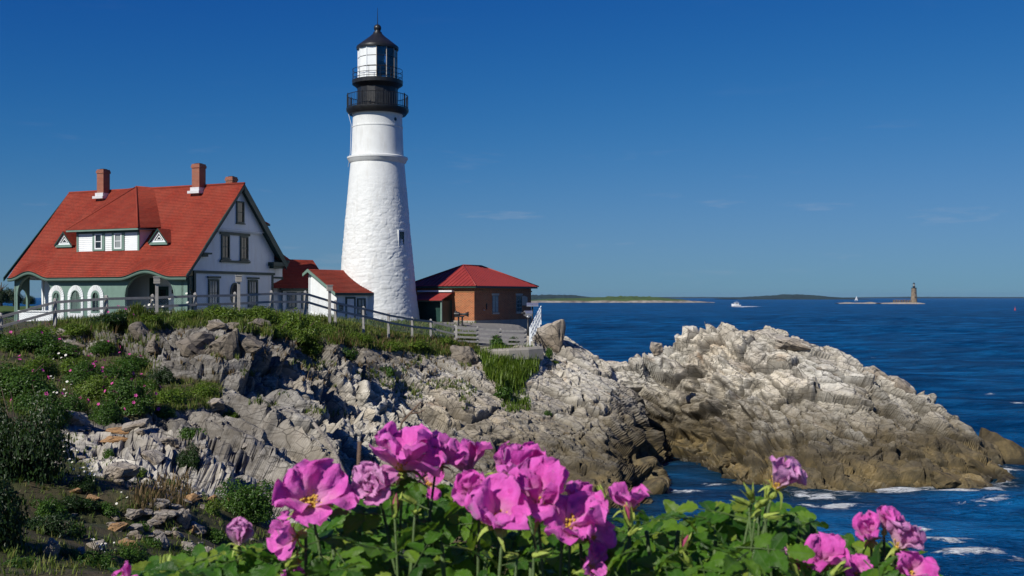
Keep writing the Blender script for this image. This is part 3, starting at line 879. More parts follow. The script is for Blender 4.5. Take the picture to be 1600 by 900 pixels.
F2 = np.stack([i2[:-1, :-1], i2[1:, :-1], i2[1:, 1:], i2[:-1, 1:]], -1).reshape(-1, 4)
keep = ~((depth[F2].max(1) < -2.2) & inb[F2].all(1))
F2 = F2[keep]
u, inv = np.unique(F2, return_inverse=True)
sea_me = np_mesh('sea', np.stack([SX, SY, Zs], 1)[u], inv.reshape(F2.shape), M['sea'], True)
attr(sea_me, 'foam', foam[u]); attr(sea_me, 'shallow', np.clip(1 - depth / 2.4, 0, .8)[u] * inb[u])
tag(link('sea', sea_me), kind='structure')
# bed under the sheet, so that water never meets nothing
b_ = MB(); b_.box(-17000, 17000, -9.6, -9.0, -17000, 200)
tag(b_.build('sea_bed', paint('sea_bed', (.05, .06, .05), .9, .2, .1, 0)), kind='structure')
# ---------------------------------------------------------------- building helpers
def window(parent, fr, a0, a1, b0, b1, fw, mf, mp='glass', bars=(1, 1), out=.06, depth=0.0, sill=True, name='window'):
    """a framed window on the face fr = (origin, right, up, out): frame part > pane, glazing bar, sill"""
    f = MB(*fr)
    o = [(a0 - fw, b0 - fw), (a1 + fw, b0 - fw), (a1 + fw, b1 + fw), (a0 - fw, b1 + fw)]
    i = [(a0, b0), (a1, b0), (a1, b1), (a0, b1)]
    f.ring(o, i, depth - .05, depth + out)
    w = f.build(name, mf, parent)
    p = MB(*fr); p.box(a0 - .01, a1 + .01, b0 - .01, b1 + .01, depth - .04, depth + .012)
    p.build('pane', M[mp], w)
    nx, ny = bars
    t = .025
    for k in range(1, nx + 1):
        if nx < 1: break
        x = a0 + (a1 - a0) * k / (nx + 1)
        g = MB(*fr); g.box(x - t, x + t, b0, b1, depth + .008, depth + .035); g.build('glazing_bar', mf, w)
    for k in range(1, ny + 1):
        z = b0 + (b1 - b0) * k / (ny + 1)
        g = MB(*fr); g.box(a0, a1, z - t, z + t, depth + .006, depth + .038); g.build('glazing_bar', mf, w)
    if sill:
        g = MB(*fr); g.box(a0 - fw - .06, a1 + fw + .06, b0 - fw - .07, b0 - fw - .004, depth - .05, depth + out + .07); g.build('sill', mf, w)
    return w

def courses(mb, pos, ns, nt, lip=.03):
    """lapped roof courses over a surface pos(s, t), eave t=0 to ridge t=1"""
    for k in range(nt):
        t0, t1 = k / nt, (k + 1) / nt
        P = []
        for i in range(ns + 1):
            s_ = i / ns
            q0, q1 = Vector(pos(s_, t0)), Vector(pos(s_, t1))
            P.append((q0, q1))
        n = None
        pts = []
        for i in range(ns + 1):
            j = min(i + 1, ns); h = max(i - 1, 0)
            tng = P[j][0] - P[h][0]; up = P[i][1] - P[i][0]
            nn = tng.cross(up)
            if nn.z < 0: nn = -nn
            nn.normalize()
            pts += [tuple(P[i][0] + nn * lip), tuple(P[i][1] + nn * .002), tuple(P[i][0])]
        F = []
        for i in range(ns):
            a, b = 3 * i, 3 * (i + 1)
            F += [(a, b, b + 1, a + 1), (a + 2, b + 2, b, a)]
        n0 = len(mb.v)
        mb.v += [Vector(q) for q in pts]; mb.f += [[n0 + x for x in f] for f in F]; mb.sm += [False] * len(F)

def world_mb():
    return MB((0, 0, 0), (1, 0, 0), (0, 1, 0), (0, 0, 1))

def chimney(parent, x, y, z0, z1, w, d, flash=True, gull=False):
    m = world_mb(); m.box(x - w/2, x + w/2, y - d/2, y + d/2, z0, z1 - .32)
    m.box(x - w/2 - .05, x + w/2 + .05, y - d/2 - .05, y + d/2 + .05, z1 - .317, z1 - .12)
    m.box(x - w/2 - .01, x + w/2 + .01, y - d/2 - .01, y + d/2 + .01, z1 - .117, z1)
    c = m.build('chimney', M['chimney_brick'], parent)
    f = world_mb(); f.box(x - w/2 + .14, x + w/2 - .14, y - d/2 + .14, y + d/2 - .14, z1 - .05, z1 + .06); f.build('flue', M['black'], c)
    if flash:
        f = world_mb()
        f.box(x - w/2 - .07, x + w/2 + .07, y - d/2 - .12, y + d/2 + .07, z0 + flash, z0 + flash + .32)
        f.box(x - w/2 - .2, x + w/2 + .2, y - d/2 - .30, y + d/2, z0 + flash - .16, z0 + flash + .04)
        f.build('flashing', M['lead'], c)
    return c

# ---------------------------------------------------------------- the keeper's house
# local axes: x to the right along the front (0 at the right-hand verge), y into the depth, z up
HZ = 9.05
house = thing('house', 'large white clapboard house with steep red roof and green arched porch', 'house', (*at(289, 464, 78).xy, HZ), R(-25))
L_, EV, RY, RZ = 17.9, 3.51, 6.46, 10.68
SL = (RZ - EV) / RY
def bump(x):
    u = -x; b = 0
    for c, hw in ((3.75, 2.5), (15.6, 2.1)):
        d = abs(u - c)
        if d < hw: b = max(b, .52 * (.5 + .5 * math.cos(math.pi * d / hw)))
    return b
def front_roof(s, t):
    x0 = .12 - s * (L_ + .12)
    x = x0 - (.45 * t if s > .5 else 0) * (s - .5) * 2
    y = t * RY; z = EV + t * (RZ - EV)
    k = max(0.0, 1 - t / .22)
    return (x, y - .0 * k, z + bump(x0) * k * k * (3 - 2 * k) - .10 * math.sin(math.pi * t) - .10 * max(0, 1 - t / .12))
m = MB((0, 0, 0), (1, 0, 0), (0, 1, 0), (0, 0, 1))
courses(m, front_roof, 120, 58)
courses(m, lambda s, t: (.12 - s * (L_ + .5), 11.9 - t * (11.9 - RY), 4.75 + t * (RZ - 4.75)), 8, 40)
roof = m.build('roof', M['roof'], house, fix=False)
m = MB((0, 0, 0), (1, 0, 0), (0, 1, 0), (0, 0, 1))             # roof deck under the shingles
n = 60
P, F = [], []
for i in range(n + 1):
    for j in range(9):
        x, y, z = front_roof(i / n, j / 8); P.append((x, y + .06, z - .26))
for i in range(n):
    for j in range(8):
        a = 9 * i + j; F.append((a, a + 9, a + 10, a + 1))
m.add(P, F)
m.build('roof_underside', M['dkgreen'], house)
r = world_mb(); r.tube((.14, RY, RZ + .03), (-L_ - .35, RY, RZ + .03), .09, n=8); r.build('ridge_cap', M['roof'], roof)
# fascia following the eyebrow curves
P, F = [], []
for i in range(121):
    x, y, z = front_roof(i / 120, 0)
    P += [(x, y - .03, z - .035), (x, y - .03, z - .25), (x, y + .05, z - .25), (x, y + .05, z - .035)]
for i in range(120):
    a, b = 4 * i, 4 * i + 4
    F += [(a, a + 1, b + 1, b), (a + 1, a + 2, b + 2, b + 1), (a + 2, a + 3, b + 3, b + 2)]
m = world_mb(); m.add(P, F, True); m.build('fascia', M['sage'], house)
m = world_mb()
P2 = []
for i in range(121):
    x, y, z = front_roof(i / 120, 0); P2 += [(x, y - .07, z + .035), (x, y - .07, z - .032), (x, y + .02, z - .032)]
F = []
for i in range(120):
    a, b = 3 * i, 3 * i + 3
    F += [(a, a + 1, b + 1, b), (a + 1, a + 2, b + 2, b + 1)]
m.add(P2, F, True); m.build('drip_edge', M['dkgreen'], house)
# verge boards of the gable that faces right
def board(name, y0, z0, y1, z1, x0, x1, h, mat, par=house):
    m = world_mb()
    P = [(x, y, z - d) for x in (x0, x1) for (y, z, d) in ((y0, z0, 0), (y1, z1, 0), (y1, z1, h), (y0, z0, h))]
    m.add(P, [(0, 1, 2, 3), (7, 6, 5, 4), (0, 4, 5, 1), (1, 5, 6, 2), (2, 6, 7, 3), (3, 7, 4, 0)])
    return m.build(name, mat, par)
board('verge_board', .02, EV - .02, RY, RZ - .05, .03, .13, .30, M['dkgreen'])
board('verge_board', RY, RZ - .05, 11.8, 4.80, .03, .14, .62, M['dkgreen'])
board('verge_soffit', RY, RZ - .34, 11.6, 4.75, -.62, .03, .16, M['dkgreen'])
board('verge_soffit', .1, EV - .1, RY, RZ - .24, -.62, .03, .10, M['dkgreen'])
board('verge_board', .02, EV - .02, RY, RZ - .05, -L_ - .52, -L_ - .42, .30, M['dkgreen'])
# gable wall on the right: two storeys of clapboard under a flush upper gable
GX = -.5
FG = ((GX, 0, 0), (0, 1, 0), (0, 0, 1), (1, 0, 0))
FF = ((0, 0, 0), (1, 0, 0), (0, 0, 1), (0, -1, 0))
def rz(y): return (EV + SL * y if y < RY else RZ - (y - RY) * (RZ - 4.75) / (11.9 - RY)) - .30
m = MB(*FG)
clapboards(m, [(1.57, -.6), (10.77, -.6), (10.77, 3.70), (1.57, 3.70)], .15)
m.build('ground_floor_wall', M['white'], house)
m = MB(*FG)
clapboards(m, [(.72, 3.90), (10.9, 3.90), (10.9, rz(10.9)), (9.3, 7.05), (3.56, 7.05)], .15, .022, .03)
m.build('upper_wall', M['white'], house)
m = MB(*FG)
clapboards(m, [(3.68, 7.14), (9.28, 7.14), (RY, rz(RY) - .1)], .30, .012, .24)
m.add([(3.68, 7.12, .24), (9.28, 7.12, .24), (9.28, 7.12, 0), (3.68, 7.12, 0)], [(0, 1, 2, 3)])
m.build('gable_wall', M['white'], house)
m = MB(*FG); m.box(3.6, 9.3, 7.02, 7.12, .02, .30); gb = m.build('gable_moulding', M['white'], house)
m = MB(*FG)
for k in range(40): m.box(3.72 + k * .136, 3.79 + k * .136, 6.90, 7.018, .05, .27)
tag(m.build('dentils', M['white'], gb), kind='stuff')
m = MB(*FG); m.box(1.4, 10.95, 3.70, 3.90, -.02, .10); m.build('belt_board', M['dkgreen'], house)
for y in (1.57, 10.70):
    m = MB(*FG); m.box(y - .1, y + .1, -.6, 3.70, -.08, .065); m.build('corner_board', M['dkgreen'], house)
for (a0, a1, b0, b1) in ((4.55, 5.25, 4.95, 6.55), (6.75, 7.45, 4.95, 6.55)):
    window(house, FG, a0, a1, b0, b1, .12, M['dkgreen'], 'glass', (1, 1), .08, .05)
m = MB(*FG); m.box(4.25, 7.75, 6.69, 6.87, .02, .15); m.build('window_hood', M['dkgreen'], house)
m = MB(*FG); m.box(4.25, 7.75, 4.58, 4.74, .02, .18); m.build('window_shelf', M['dkgreen'], house)
window(house, FG, 6.05, 6.72, 7.75, 9.2, .12, M['dkgreen'], 'glass', (0, 1), .08, .25)
for (a0, a1) in ((3.15, 4.05), (7.75, 8.65)):
    window(house, FG, a0, a1, 1.35, 3.15, .14, M['dkgreen'], 'pale_glass', (2, 1), .08, .02)
    m = MB(*FG); m.box(a0 - .25, a1 + .25, 3.36, 3.50, .0, .17); m.build('window_hood', M['dkgreen'], house)
ov = [(6.05 + .42 * math.cos(t), 2.2 + .72 * math.sin(t)) for t in [2 * math.pi * k / 24 for k in range(24)]]
ovo = [(6.05 + .55 * math.cos(t), 2.2 + .86 * math.sin(t)) for t in [2 * math.pi * k / 24 for k in range(24)]]
m = MB(*FG); m.ring(ovo, ov, -.02, .08); w_ = m.build('oval_window', M['dkgreen'], house)
m = MB(*FG); m.prism(ov, -.02, .035); m.build('pane', M['glass'], w_)
m = MB(*FG); m.box(1.95, 2.85, 5.10, 5.22, 0, .55); m.box(2.0, 2.6, 4.92, 5.097, 0, .4); m.build('eave_return', M['dkgreen'], house)
m = MB(*FG); m.box(10.1, 12.0, 4.45, 4.75, -.3, .62); m.box(10.3, 11.7, 4.25, 4.447, -.3, .45); m.build('eave_return', M['dkgreen'], house)
# porch arcade along the front
AY = .42
def arc_top(x): return EV + bump(x) * .96 - .19
def arch(c, hw, zs, zt):
    return (-c - hw, -c + hw, zs, zt)
big = [arch(3.75, 2.35, 2.05, 3.62), arch(15.45, 1.85, 2.05, 3.62)]
xs = [0.0]
prof = []
def lower(x):
    for a, b, zs, zt in big:
        if a < x < b:
            q = (x - (a + b) / 2) / ((b - a) / 2)
            return zs + (zt - zs) * math.sqrt(max(0, 1 - abs(q) ** 2.4))
    return -.9
pts = sorted(set([-.15, -L_ + .3] + [v for a, b, _, _ in big for v in (a, b)] + [a + (b - a) * k / 40 for a, b, _, _ in big for k in range(41)] + [-.15 - k * .35 for k in range(50)]))
S_ = []
for x in pts:
    jam = [q for q in big if abs(x - q[0]) < 1e-6 or abs(x - q[1]) < 1e-6]
    if jam:
        lo = jam[0][2]
        S_ += [(x, -.9), (x, lo)] if abs(x - jam[0][0]) < 1e-6 else [(x, lo), (x, -.9)]
    else: S_.append((x, lower(x)))
P, F = [], []
for x, lo in S_:
    hi = arc_top(x)
    P += [(x, AY, lo), (x, AY, hi), (x, AY + .22, lo), (x, AY + .22, hi)]
for i in range(len(S_) - 1):
    a, b = 4 * i, 4 * i + 4
    F += [(a, b, b + 1, a + 1), (a + 2, a + 3, b + 3, b + 2), (a, a + 2, b + 2, b)]
m = world_mb(); m.add(P, F); arc = m.build('porch_arcade', M['sage'], house)
FA = ((0, AY, 0), (1, 0, 0), (0, 0, 1), (0, -1, 0))
for a, b, zs, zt in big:                                    # raised trim round each arch
    P = []
    for k in range(41):
        t = math.pi * k / 40; q = math.cos(t)
        x = (a + b) / 2 + (b - a) / 2 * q; z = zs + (zt - zs) * max(0, 1 - abs(q) ** 2.4) ** .5
        P.append((x, z))
    m = MB(*FA)
    C0 = ((a + b) / 2, zs)
    for k in range(40):
        (x0, z0), (x1, z1) = P[k], P[k + 1]
        g = lambda x, z: (C0[0] + (x - C0[0]) * 1.045, C0[1] + (z - C0[1]) * 1.06)
        m.add([(x0, z0, .02), (x1, z1, .02), (*g(x1, z1), .02), (*g(x0, z0), .02), (x0, z0, -.1), (x1, z1, -.1)], [(0, 1, 2, 3), (0, 4, 5, 1)])
    m.build('arch_trim', M['sage'], arc, fix=False)
    m = MB(*FA); clapboards(m, [(a, -.9), (b, -.9), (b, .80), (a, .80)], .15, .02, -.12); m.box(a, b, .80, .90, -.2, -.02)
    m.build('porch_knee_wall', M['white'], house)
for c, gw in ((13.05, .30), (11.05, .42), (9.0, .30)):       # three small arched windows in white surrounds
    zc, hw = 1.95, gw
    def U(w, zt_, zb):
        return [(-c + w * math.cos(math.pi * k / 16), zt_ + w * 1.12 * math.sin(math.pi * k / 16)) for k in range(17)] + [(-c - w, zb), (-c + w, zb)]
    m = MB(*FA); m.ring(U(.80, zc, -.9), U(hw + .14, zc, .72), -.01, .06); sr = m.build('arched_window', M['white'], house)
    m = MB(*FA)
    for k in range(14):                                      # shingled joints of the surround
        t = math.pi * (k + .5) / 14
        x, z = -c + .62 * math.cos(t), zc + .62 * 1.12 * math.sin(t)
        m.add([(x + (math.cos(t) * .19 - math.sin(t) * s * .055) , z + math.sin(t) * .19 + math.cos(t) * s * .055, .085) if e else (x - math.cos(t) * .17 - math.sin(t) * s * .04, z - math.sin(t) * .17 + math.cos(t) * s * .04, .085) for e, s in ((0, -1), (1, -1), (1, 1), (0, 1))], [(0, 1, 2, 3)])
    for k in range(14):
        for sgn in (-1, 1):
            a0 = -c + sgn * (hw + .17); a1 = -c + sgn * .79
            m.box(min(a0, a1), max(a0, a1), -.8 + k * .19, -.8 + k * .19 + .165, .055, .08)
    m.build('surround_shingles', M['white'], sr)
    m = MB(*FA); m.ring(U(hw + .135, zc, .74), U(hw, zc, .86), -.08, .075); m.build('frame', M['sage'], sr)
    m = MB(*FA); m.prism(U(hw + .01, zc, .85), -.06, .0); m.build('pane', M['pale_glass' if gw > .4 else 'glass'], sr)
    m = MB(*FA); m.box(-c - .02, -c + .02, .86, zc + hw * 1.05, 0, .03); m.build('glazing_bar', M['sage'], sr)
# porch floor, inner wall with doors and windows
m = world_mb(); m.box(-L_ + .4, -.55, .66, 3.2, .30, .42); m.build('porch_floor', M['grey_wood'], house)
m = MB((0, 3.1, 0), (1, 0, 0), (0, 0, 1), (0, -1, 0)); clapboards(m, [(-L_ + .5, -.5), (-.62, -.5), (-.62, 4.0), (-L_ + .5, 4.0)], .15); m.build('porch_inner_wall', M['white'], house)
FI = ((0, 3.1, 0), (1, 0, 0), (0, 0, 1), (0, -1, 0))
for a0, a1, mp, bars in ((-2.9, -2.05, 'pale_glass', (1, 2)), (-1.85, -1.2, 'pale_glass', (1, 2)), (-15.2, -13.6, 'glass', (1, 0))):
    window(house, FI, a0, a1, .55, 3.0, .13, M['dkgreen'], mp, bars, .07, .03)
m = MB(*FI); m.box(-6.2, -5.35, .44, 3.4, 0, .07); m.build('porch_dark_panel', M['dkgreen'], house)  # added dark panel, standing for the shade inside the right arch
m = MB(*FI); m.box(-15.3, -13.4, .44, 3.4, 0, .02); m.build('porch_dark_panel', M['dkgreen'], house)
m = MB(*FI); m.box(-5.3, -4.35, .44, 2.75, 0, .09); d_ = m.build('door', M['dkgreen'], house)
m = MB(*FI); m.box(-5.1, -4.55, 1.5, 2.5, .09, .11); m.build('pane', M['glass'], d_)
m = MB(*FI); m.tube((-4.46, 1.45, .09), (-4.46, 1.45, .15), .035); m.build('handle', M['steel'], d_)
m = MB(*FI); m.tube((-3.7, 2.35, .02), (-3.7, 2.35, .18), .05); m.box(-3.78, -3.62, 2.2, 2.5, .18, .32); m.build('porch_lamp', M['black'], house)
for x in (-L_ + .35, -.62):                                   # porch end walls with their own arch
    m = MB((x, 0, 0), (0, 1, 0), (0, 0, 1), (1, 0, 0))
    o = [(.42, -.9), (.72, -.9), (.72, 1.9)] + [(1.12 - .4 * math.cos(math.pi * k / 10), 1.9 + .65 * math.sin(math.pi * k / 10)) for k in range(1, 10)] + [(1.52, 1.9), (1.52, -.9), (1.72, -.9), (1.72, 3.55), (.42, 3.30)]
    m.prism(o, -.1, .1); m.build('porch_end_wall', M['dkgreen' if x > -5 else 'sage'], house)
m = world_mb(); m.box(-L_ + .3, -L_ + .48, 3.0, 10.8, -.9, 3.4); m.build('left_wall', M['white'], house)
m = world_mb()
m.add([(-L_ + .1, .6, 3.3), (-L_ + .1, RY, RZ - .4), (-L_ + .1, 10.9, 5.3), (-L_ + .1, 10.9, 3.3)], [(0, 1, 2, 3)]); m.build('left_gable_wall', M['white'], house)
m = world_mb(); m.box(-L_ + .4, -.6, 10.7, 10.9, -.9, 5.2); m.build('back_wall', M['white'], house)
# the wide hipped dormer
DX0, DX1, DY = -12.4, -6.1, 1.85
FD = ((0, DY, 0), (1, 0, 0), (0, 0, 1), (0, -1, 0))
m = MB(*FD); clapboards(m, [(DX0, 5.3), (DX1, 5.3), (DX1, 7.0), (DX0, 7.0)], .15)
dm = m.build('dormer', M['white'], house)
for x in (DX0, DX1):
    m = world_mb(); m.add([(x, DY, 5.35), (x, DY, 7.05), (x, 3.3, 7.05)], [(0, 1, 2)]); m.build('dormer_cheek', M['white'], dm)
for x0, x1 in ((DX0 - .06, DX0 + .12), (DX1 - .12, DX1 + .06)):
    m = MB(*FD); m.box(x0, x1, 5.4, 6.85, -.02, .055); m.build('corner_board', M['sage'], dm)
for a0, a1, mp in ((-10.55, -9.75, 'glass'), (-8.55, -7.75, 'pale_glass')):
    w_ = window(dm, FD, a0 + .12, a1 - .12, 5.72, 6.72, .10, M['white'], mp, (0, 1), .07, .03, False)
    m = MB(*FD)
    m.ring([(a0 - .22, 5.5), (a1 + .22, 5.5), (a1 + .22, 6.86), (a0 - .22, 6.86)], [(a0 + .01, 5.61), (a1 - .01, 5.61), (a1 - .01, 6.83), (a0 + .01, 6.83)], 0, .085)
    m.build('frame', M['sage'], w_)
m = MB(*FD); m.box(DX0 - .05, DX1 + .05, 6.86, 7.06, 0, .10); m.build('frieze', M['dkgreen'], dm)
EA, EB = Vector((-13.1, 1.35, 7.14)), Vector((-5.75, 1.35, 7.14))
AP = Vector((-10.6, 6.2, RZ + .16)); EC = Vector((-5.45, 3.55, 7.30)); ED = Vector((-8.9, RY, RZ - .02)); EE = Vector((-14.3, 3.45, 7.25)); EF = Vector((-13.6, RY, RZ - .04))
m = world_mb()
def tri_courses(A, B, T0, T1, nt):
    courses(m, lambda s, t: A.lerp(T0, t).lerp(B.lerp(T1, t), s), 10, nt)
tri_courses(EB, EA, AP, AP, 34)
tri_courses(EB, EC, AP, ED, 34)
tri_courses(EA, EE, AP, EF, 34)
m.build('dormer_roof', M['roof'], dm, fix=False)
m = world_mb()
m.add([tuple(EA - Vector((0, 0, .02))), tuple(EB - Vector((0, 0, .02))), (-5.5, 3.6, 7.1), (-14, 3.5, 7.1), (EA.x, EA.y, 7.0), (EB.x, EB.y, 7.0)], [(0, 1, 5, 4), (4, 5, 2, 3), (1, 2, 5)])
m.build('dormer_eave', M['sage'], dm)
m = world_mb(); m.tube(tuple(EB + Vector((0, 0, .05))), tuple(AP + Vector((0, 0, .05))), .07); m.tube(tuple(EA + Vector((0, 0, .03))), tuple(AP + Vector((0, 0, .03))), .06); m.tube(tuple(AP + Vector((0, 0, .04))), tuple(ED + Vector((0, .1, .04))), .07)
m.build('hip_cap', M['roof'], dm)
# two triangular vents
for c in (14.05, 4.35):
    y0 = 2.35; z0 = EV + SL * y0 - .05; hw, hh = .78, .92
    f = ((-c, y0 - .25, z0), (1, 0, 0), (0, 0, 1), (0, -1, 0))
    m = MB(*f); m.ring([(-hw, 0), (hw, 0), (0, hh)], [(-hw * .62, .12), (hw * .62, .12), (0, hh * .72)], -.1, .06); v_ = m.build('roof_vent', M['white'], house)
    m = MB(*f); m.prism([(-hw * .62, .12), (hw * .62, .12), (0, hh * .72)], -.08, -.02); m.build('louvre', M['glass'], v_)
    m = MB(*f); m.ring([(-hw * .42, .16), (hw * .42, .16), (0, hh * .55)], [(-hw * .3, .2), (hw * .3, .2), (0, hh * .45)], -.03, .03); m.build('louvre_frame', M['white'], v_)
    m = MB(*f); m.box(-hw - .1, hw + .1, -.2, -.003, -.1, .13); m.build('sill', M['sage'], v_)
    m = world_mb()
    for s in (-1, 1):
        A, B = Vector((-c + s * (hw + .2), y0 - .42, z0 - .05)), Vector((-c, y0 - .42, z0 + hh + .12))
        Cc, Dd = Vector((-c, y0 + .85, z0 + hh + .12)), Vector((-c + s * (hw + .2), y0 + .1, z0 - .05))
        m.add([tuple(A), tuple(B), tuple(Cc), tuple(Dd)] + [tuple(q - Vector((0, 0, .08))) for q in (A, B, Cc, Dd)], [(0, 1, 2, 3), (7, 6, 5, 4), (0, 4, 5, 1), (3, 2, 6, 7)])
    m.build('vent_roof', M['roof'], v_)
    m = world_mb()
    for s in (-1, 1):
        A, B = Vector((-c + s * (hw + .2), y0 - .44, z0 - .05)), Vector((-c, y0 - .44, z0 + hh + .12))
        m.add([tuple(A), tuple(B), tuple(B - Vector((0, 0, .16))), tuple(A - Vector((s * .16, 0, .0)))], [(0, 1, 2, 3)])
    m.build('vent_verge', M['dkgreen'], v_)
chimney(house, -14.0, 6.05, 9.6, 12.40, .72, .70, .55)
chimney(house, -4.05, 6.1, 9.6, 12.35, .74, .74, .58)
chimney(house, -2.65, 8.3, 8.2, 11.5, .66, .6, 0)
# rear wing with hipped roof, and the rear dormer
m = MB((-.75, 0, 0), (0, 1, 0), (0, 0, 1), (1, 0, 0)); clapboards(m, [(10.8, -.6), (12.35, -.6), (12.35, 4.8), (10.8, 4.8)], .15); rw = m.build('rear_wing', M['white'], house)
m = MB((-.75, 0, 0), (0, 1, 0), (0, 0, 1), (1, 0, 0)); m.box(10.8, 12.4, 3.45, 3.6, 0, .07); m.box(12.25, 12.4, -.6, 3.447, 0, .06); m.build('belt_board', M['dkgreen'], rw)
m = world_mb(); m.box(-8, -.75, 12.1, 12.35, -.6, 4.8); m.build('back_wall', M['white'], rw)
m = world_mb()
A, B, Cc, Dd = Vector((-.25, 10.95, 5.0)), Vector((-.25, 12.8, 5.0)), Vector((-8.5, 12.8, 5.0)), Vector((-3.8, 8.3, 9.0))
courses(m, lambda s, t: A.lerp(Dd, t).lerp(B.lerp(Dd, t), s), 6, 28); courses(m, lambda s, t: B.lerp(Dd, t).lerp(Cc.lerp(Dd, t), s), 6, 28)
m.build('wing_roof', M['roof'], rw, fix=False)
m = world_mb(); m.box(-8.4, -.30, 10.95, 12.75, 4.72, 4.95); m.build('wing_eave', M['dkgreen'], rw)
m = world_mb(); m.box(-4, -1.3, 8.5, 10.6, 6.0, 7.7); rd = m.build('rear_dormer', M['white'], house)
m = world_mb(); m.box(-4.3, -1.0, 8.0, 11.1, 7.72, 7.86); m.build('eave', M['dkgreen'], rd)
m = world_mb(); m.add([(-4.3, 11.1, 7.88), (-1.0, 11.1, 7.88), (-1.0, 7.4, 8.9), (-4.3, 7.4, 8.9), (-1.0, 7.4, 7.88)], [(0, 1, 2, 3), (1, 4, 2)]); m.build('dormer_roof', M['roof'], rd)

# ---------------------------------------------------------------- the low roofed passage and the white oil house beside the tower
ps = thing('passage', 'low white passage with plain red roof between the house and the tower sheds', 'outbuilding', (-18.75, 89.0, 9.3), R(45))
# local x along the eave (to the right and back), y into the depth
m = MB((0, .02, 0), (1, 0, 0), (0, 0, 1), (0, -1, 0)); clapboards(m, [(0, -.5), (4.4, -.5), (4.4, 2.4), (0, 2.4)], .15); m.build('wall', M['white'], ps)
m = world_mb(); courses(m, lambda s, t: (4.6 - s * 6.0, -.35 + t * 2.75, 2.42 + t * 2.45), 6, 20); courses(m, lambda s, t: (4.6 - s * 6.0, 5.2 - t * 2.8, 2.42 + t * 2.47), 6, 20); m.build('roof', M['roof'], ps, fix=False)
m = world_mb(); m.box(-.4, 4.5, -.38, -.2, 2.2, 2.40); m.build('fascia', M['dkgreen'], ps)
for a in (.5, 1.9, 3.2):
    window(ps, ((0, 0, 0), (1, 0, 0), (0, 0, 1), (0, -1, 0)), a, a + .7, .9, 2.0, .1, M['dkgreen'], 'glass', (1, 1), .06, .02)
m = MB((4.4, 0, 0), (0, 1, 0), (0, 0, 1), (1, 0, 0)); m.prism([(.05, -.5), (4.9, -.5), (4.9, 2.4), (2.4, 4.68), (.05, 2.35)], -.15, .02); m.build('end_wall', M['white'], ps)

oil = thing('oil_house', 'small white shed with red gable roof and dark door against the tower foot', 'shed', (*at(526, 464, 84).xy, 9.3), R(53))
# x to the right and back along the door wall, y to the left and back along the gable end
m = MB((0, 0, 0), (1, 0, 0), (0, 0, 1), (0, -1, 0)); m.box(0, 4.3, -.5, 2.12, -.12, 0); m.build('front_wall', M['white'], oil)
m = MB((0, 0, 0), (0, -1, 0), (0, 0, 1), (-1, 0, 0)); m.prism([(0, -.5), (0, 2.12), (-2.8, 3.78), (-3.05, 3.6), (-3.05, -.5)], -.12, .01); m.build('gable_wall', M['white'], oil)
m = world_mb(); courses(m, lambda s, t: (4.5 - s * 4.95, -.30 + t * 3.1, 2.02 + t * 1.86), 6, 18); courses(m, lambda s, t: (4.5 - s * 4.95, 3.35 - t * .55, 3.54 + t * .34), 6, 4); m.build('roof', M['roof'], oil, fix=False)
m = world_mb(); m.box(-.4, 4.4, -.30, -.13, 1.82, 1.99); m.build('fascia', M['dkgreen'], oil)
for s in (0, 1):
    m = world_mb(); y0, y1 = (-.32, 2.8) if s == 0 else (3.36, 2.8)
    za = 2.02 if s == 0 else 3.54
    P = [(x, y, z) for x in (-.47, -.36) for (y, z) in ((y0, za), (y1, 3.9), (y1, 3.66), (y0, za - .22))]
    m.add(P, [(0, 1, 2, 3), (7, 6, 5, 4), (0, 4, 5, 1), (2, 6, 7, 3)]); m.build('verge_board', M['sage'], oil)
m = world_mb(); m.box(-.1, 4.2, 2.95, 3.05, -.5, 3.5); m.build('back_wall', M['white'], oil)
FO = ((0, 0, 0), (1, 0, 0), (0, 0, 1), (0, -1, 0))
m = MB(*FO); m.box(1.05, 1.85, -.3, 1.55, 0, .05); d_ = m.build('door', M['white'], oil)
m = MB(*FO); m.ring([(.93, -.3), (1.97, -.3), (1.97, 1.7), (.93, 1.7)], [(1.06, -.29), (1.84, -.29), (1.84, 1.56), (1.06, 1.56)], 0, .085); m.build('frame', M['dkgreen'], d_)
window(oil, FO, 2.3, 3.0, .45, 1.5, .10, M['dkgreen'], 'pale_glass', (1, 1), .06, .02)
window(oil, FO, .25, .6, .7, 1.15, .06, M['dkgreen'], 'glass', (0, 0), .05, .02, False)

# ---------------------------------------------------------------- the red-brick fog signal house
bk = thing('brick_building', 'square red brick building with low hipped red roof by the sea', 'building', (-3.12, 90, 8.7), R(57.5))
# x to the right and back along the shaded wall (9 m), y to the left and back along the sunlit wall (6 m)
BW, BD, BH = 9.0, 6.6, 3.05
m = world_mb(); m.box(0, BW, 0, BD, .34, BH); m.build('wall', M['brick'], bk)
m = world_mb(); m.box(-.12, BW + .12, -.12, BD + .12, -1.2, .34); m.build('plinth', M['concrete'], bk)
m = world_mb(); m.box(-.06, BW + .06, -.06, BD + .06, BH - .32, BH - .2); m.build('brick_course', M['brick'], bk)
m = world_mb(); m.box(-.42, BW + .42, -.42, BD + .42, BH, BH + .16); m.build('fascia', M['dkgreen'], bk)
ov_ = .5
E4 = [Vector((-ov_, -ov_, BH + .165)), Vector((BW + ov_, -ov_, BH + .165)), Vector((BW + ov_, BD + ov_, BH + .165)), Vector((-ov_, BD + ov_, BH + .165))]
T2 = [Vector((3.1, BD / 2, 5.05)), Vector((BW - 3.1, BD / 2, 5.05))]
m = world_mb()
faces = ((E4[0], E4[1], T2[0], T2[1]), (E4[1], E4[2], T2[1], T2[1]), (E4[2], E4[3], T2[1], T2[0]), (E4[3], E4[0], T2[0], T2[0]))
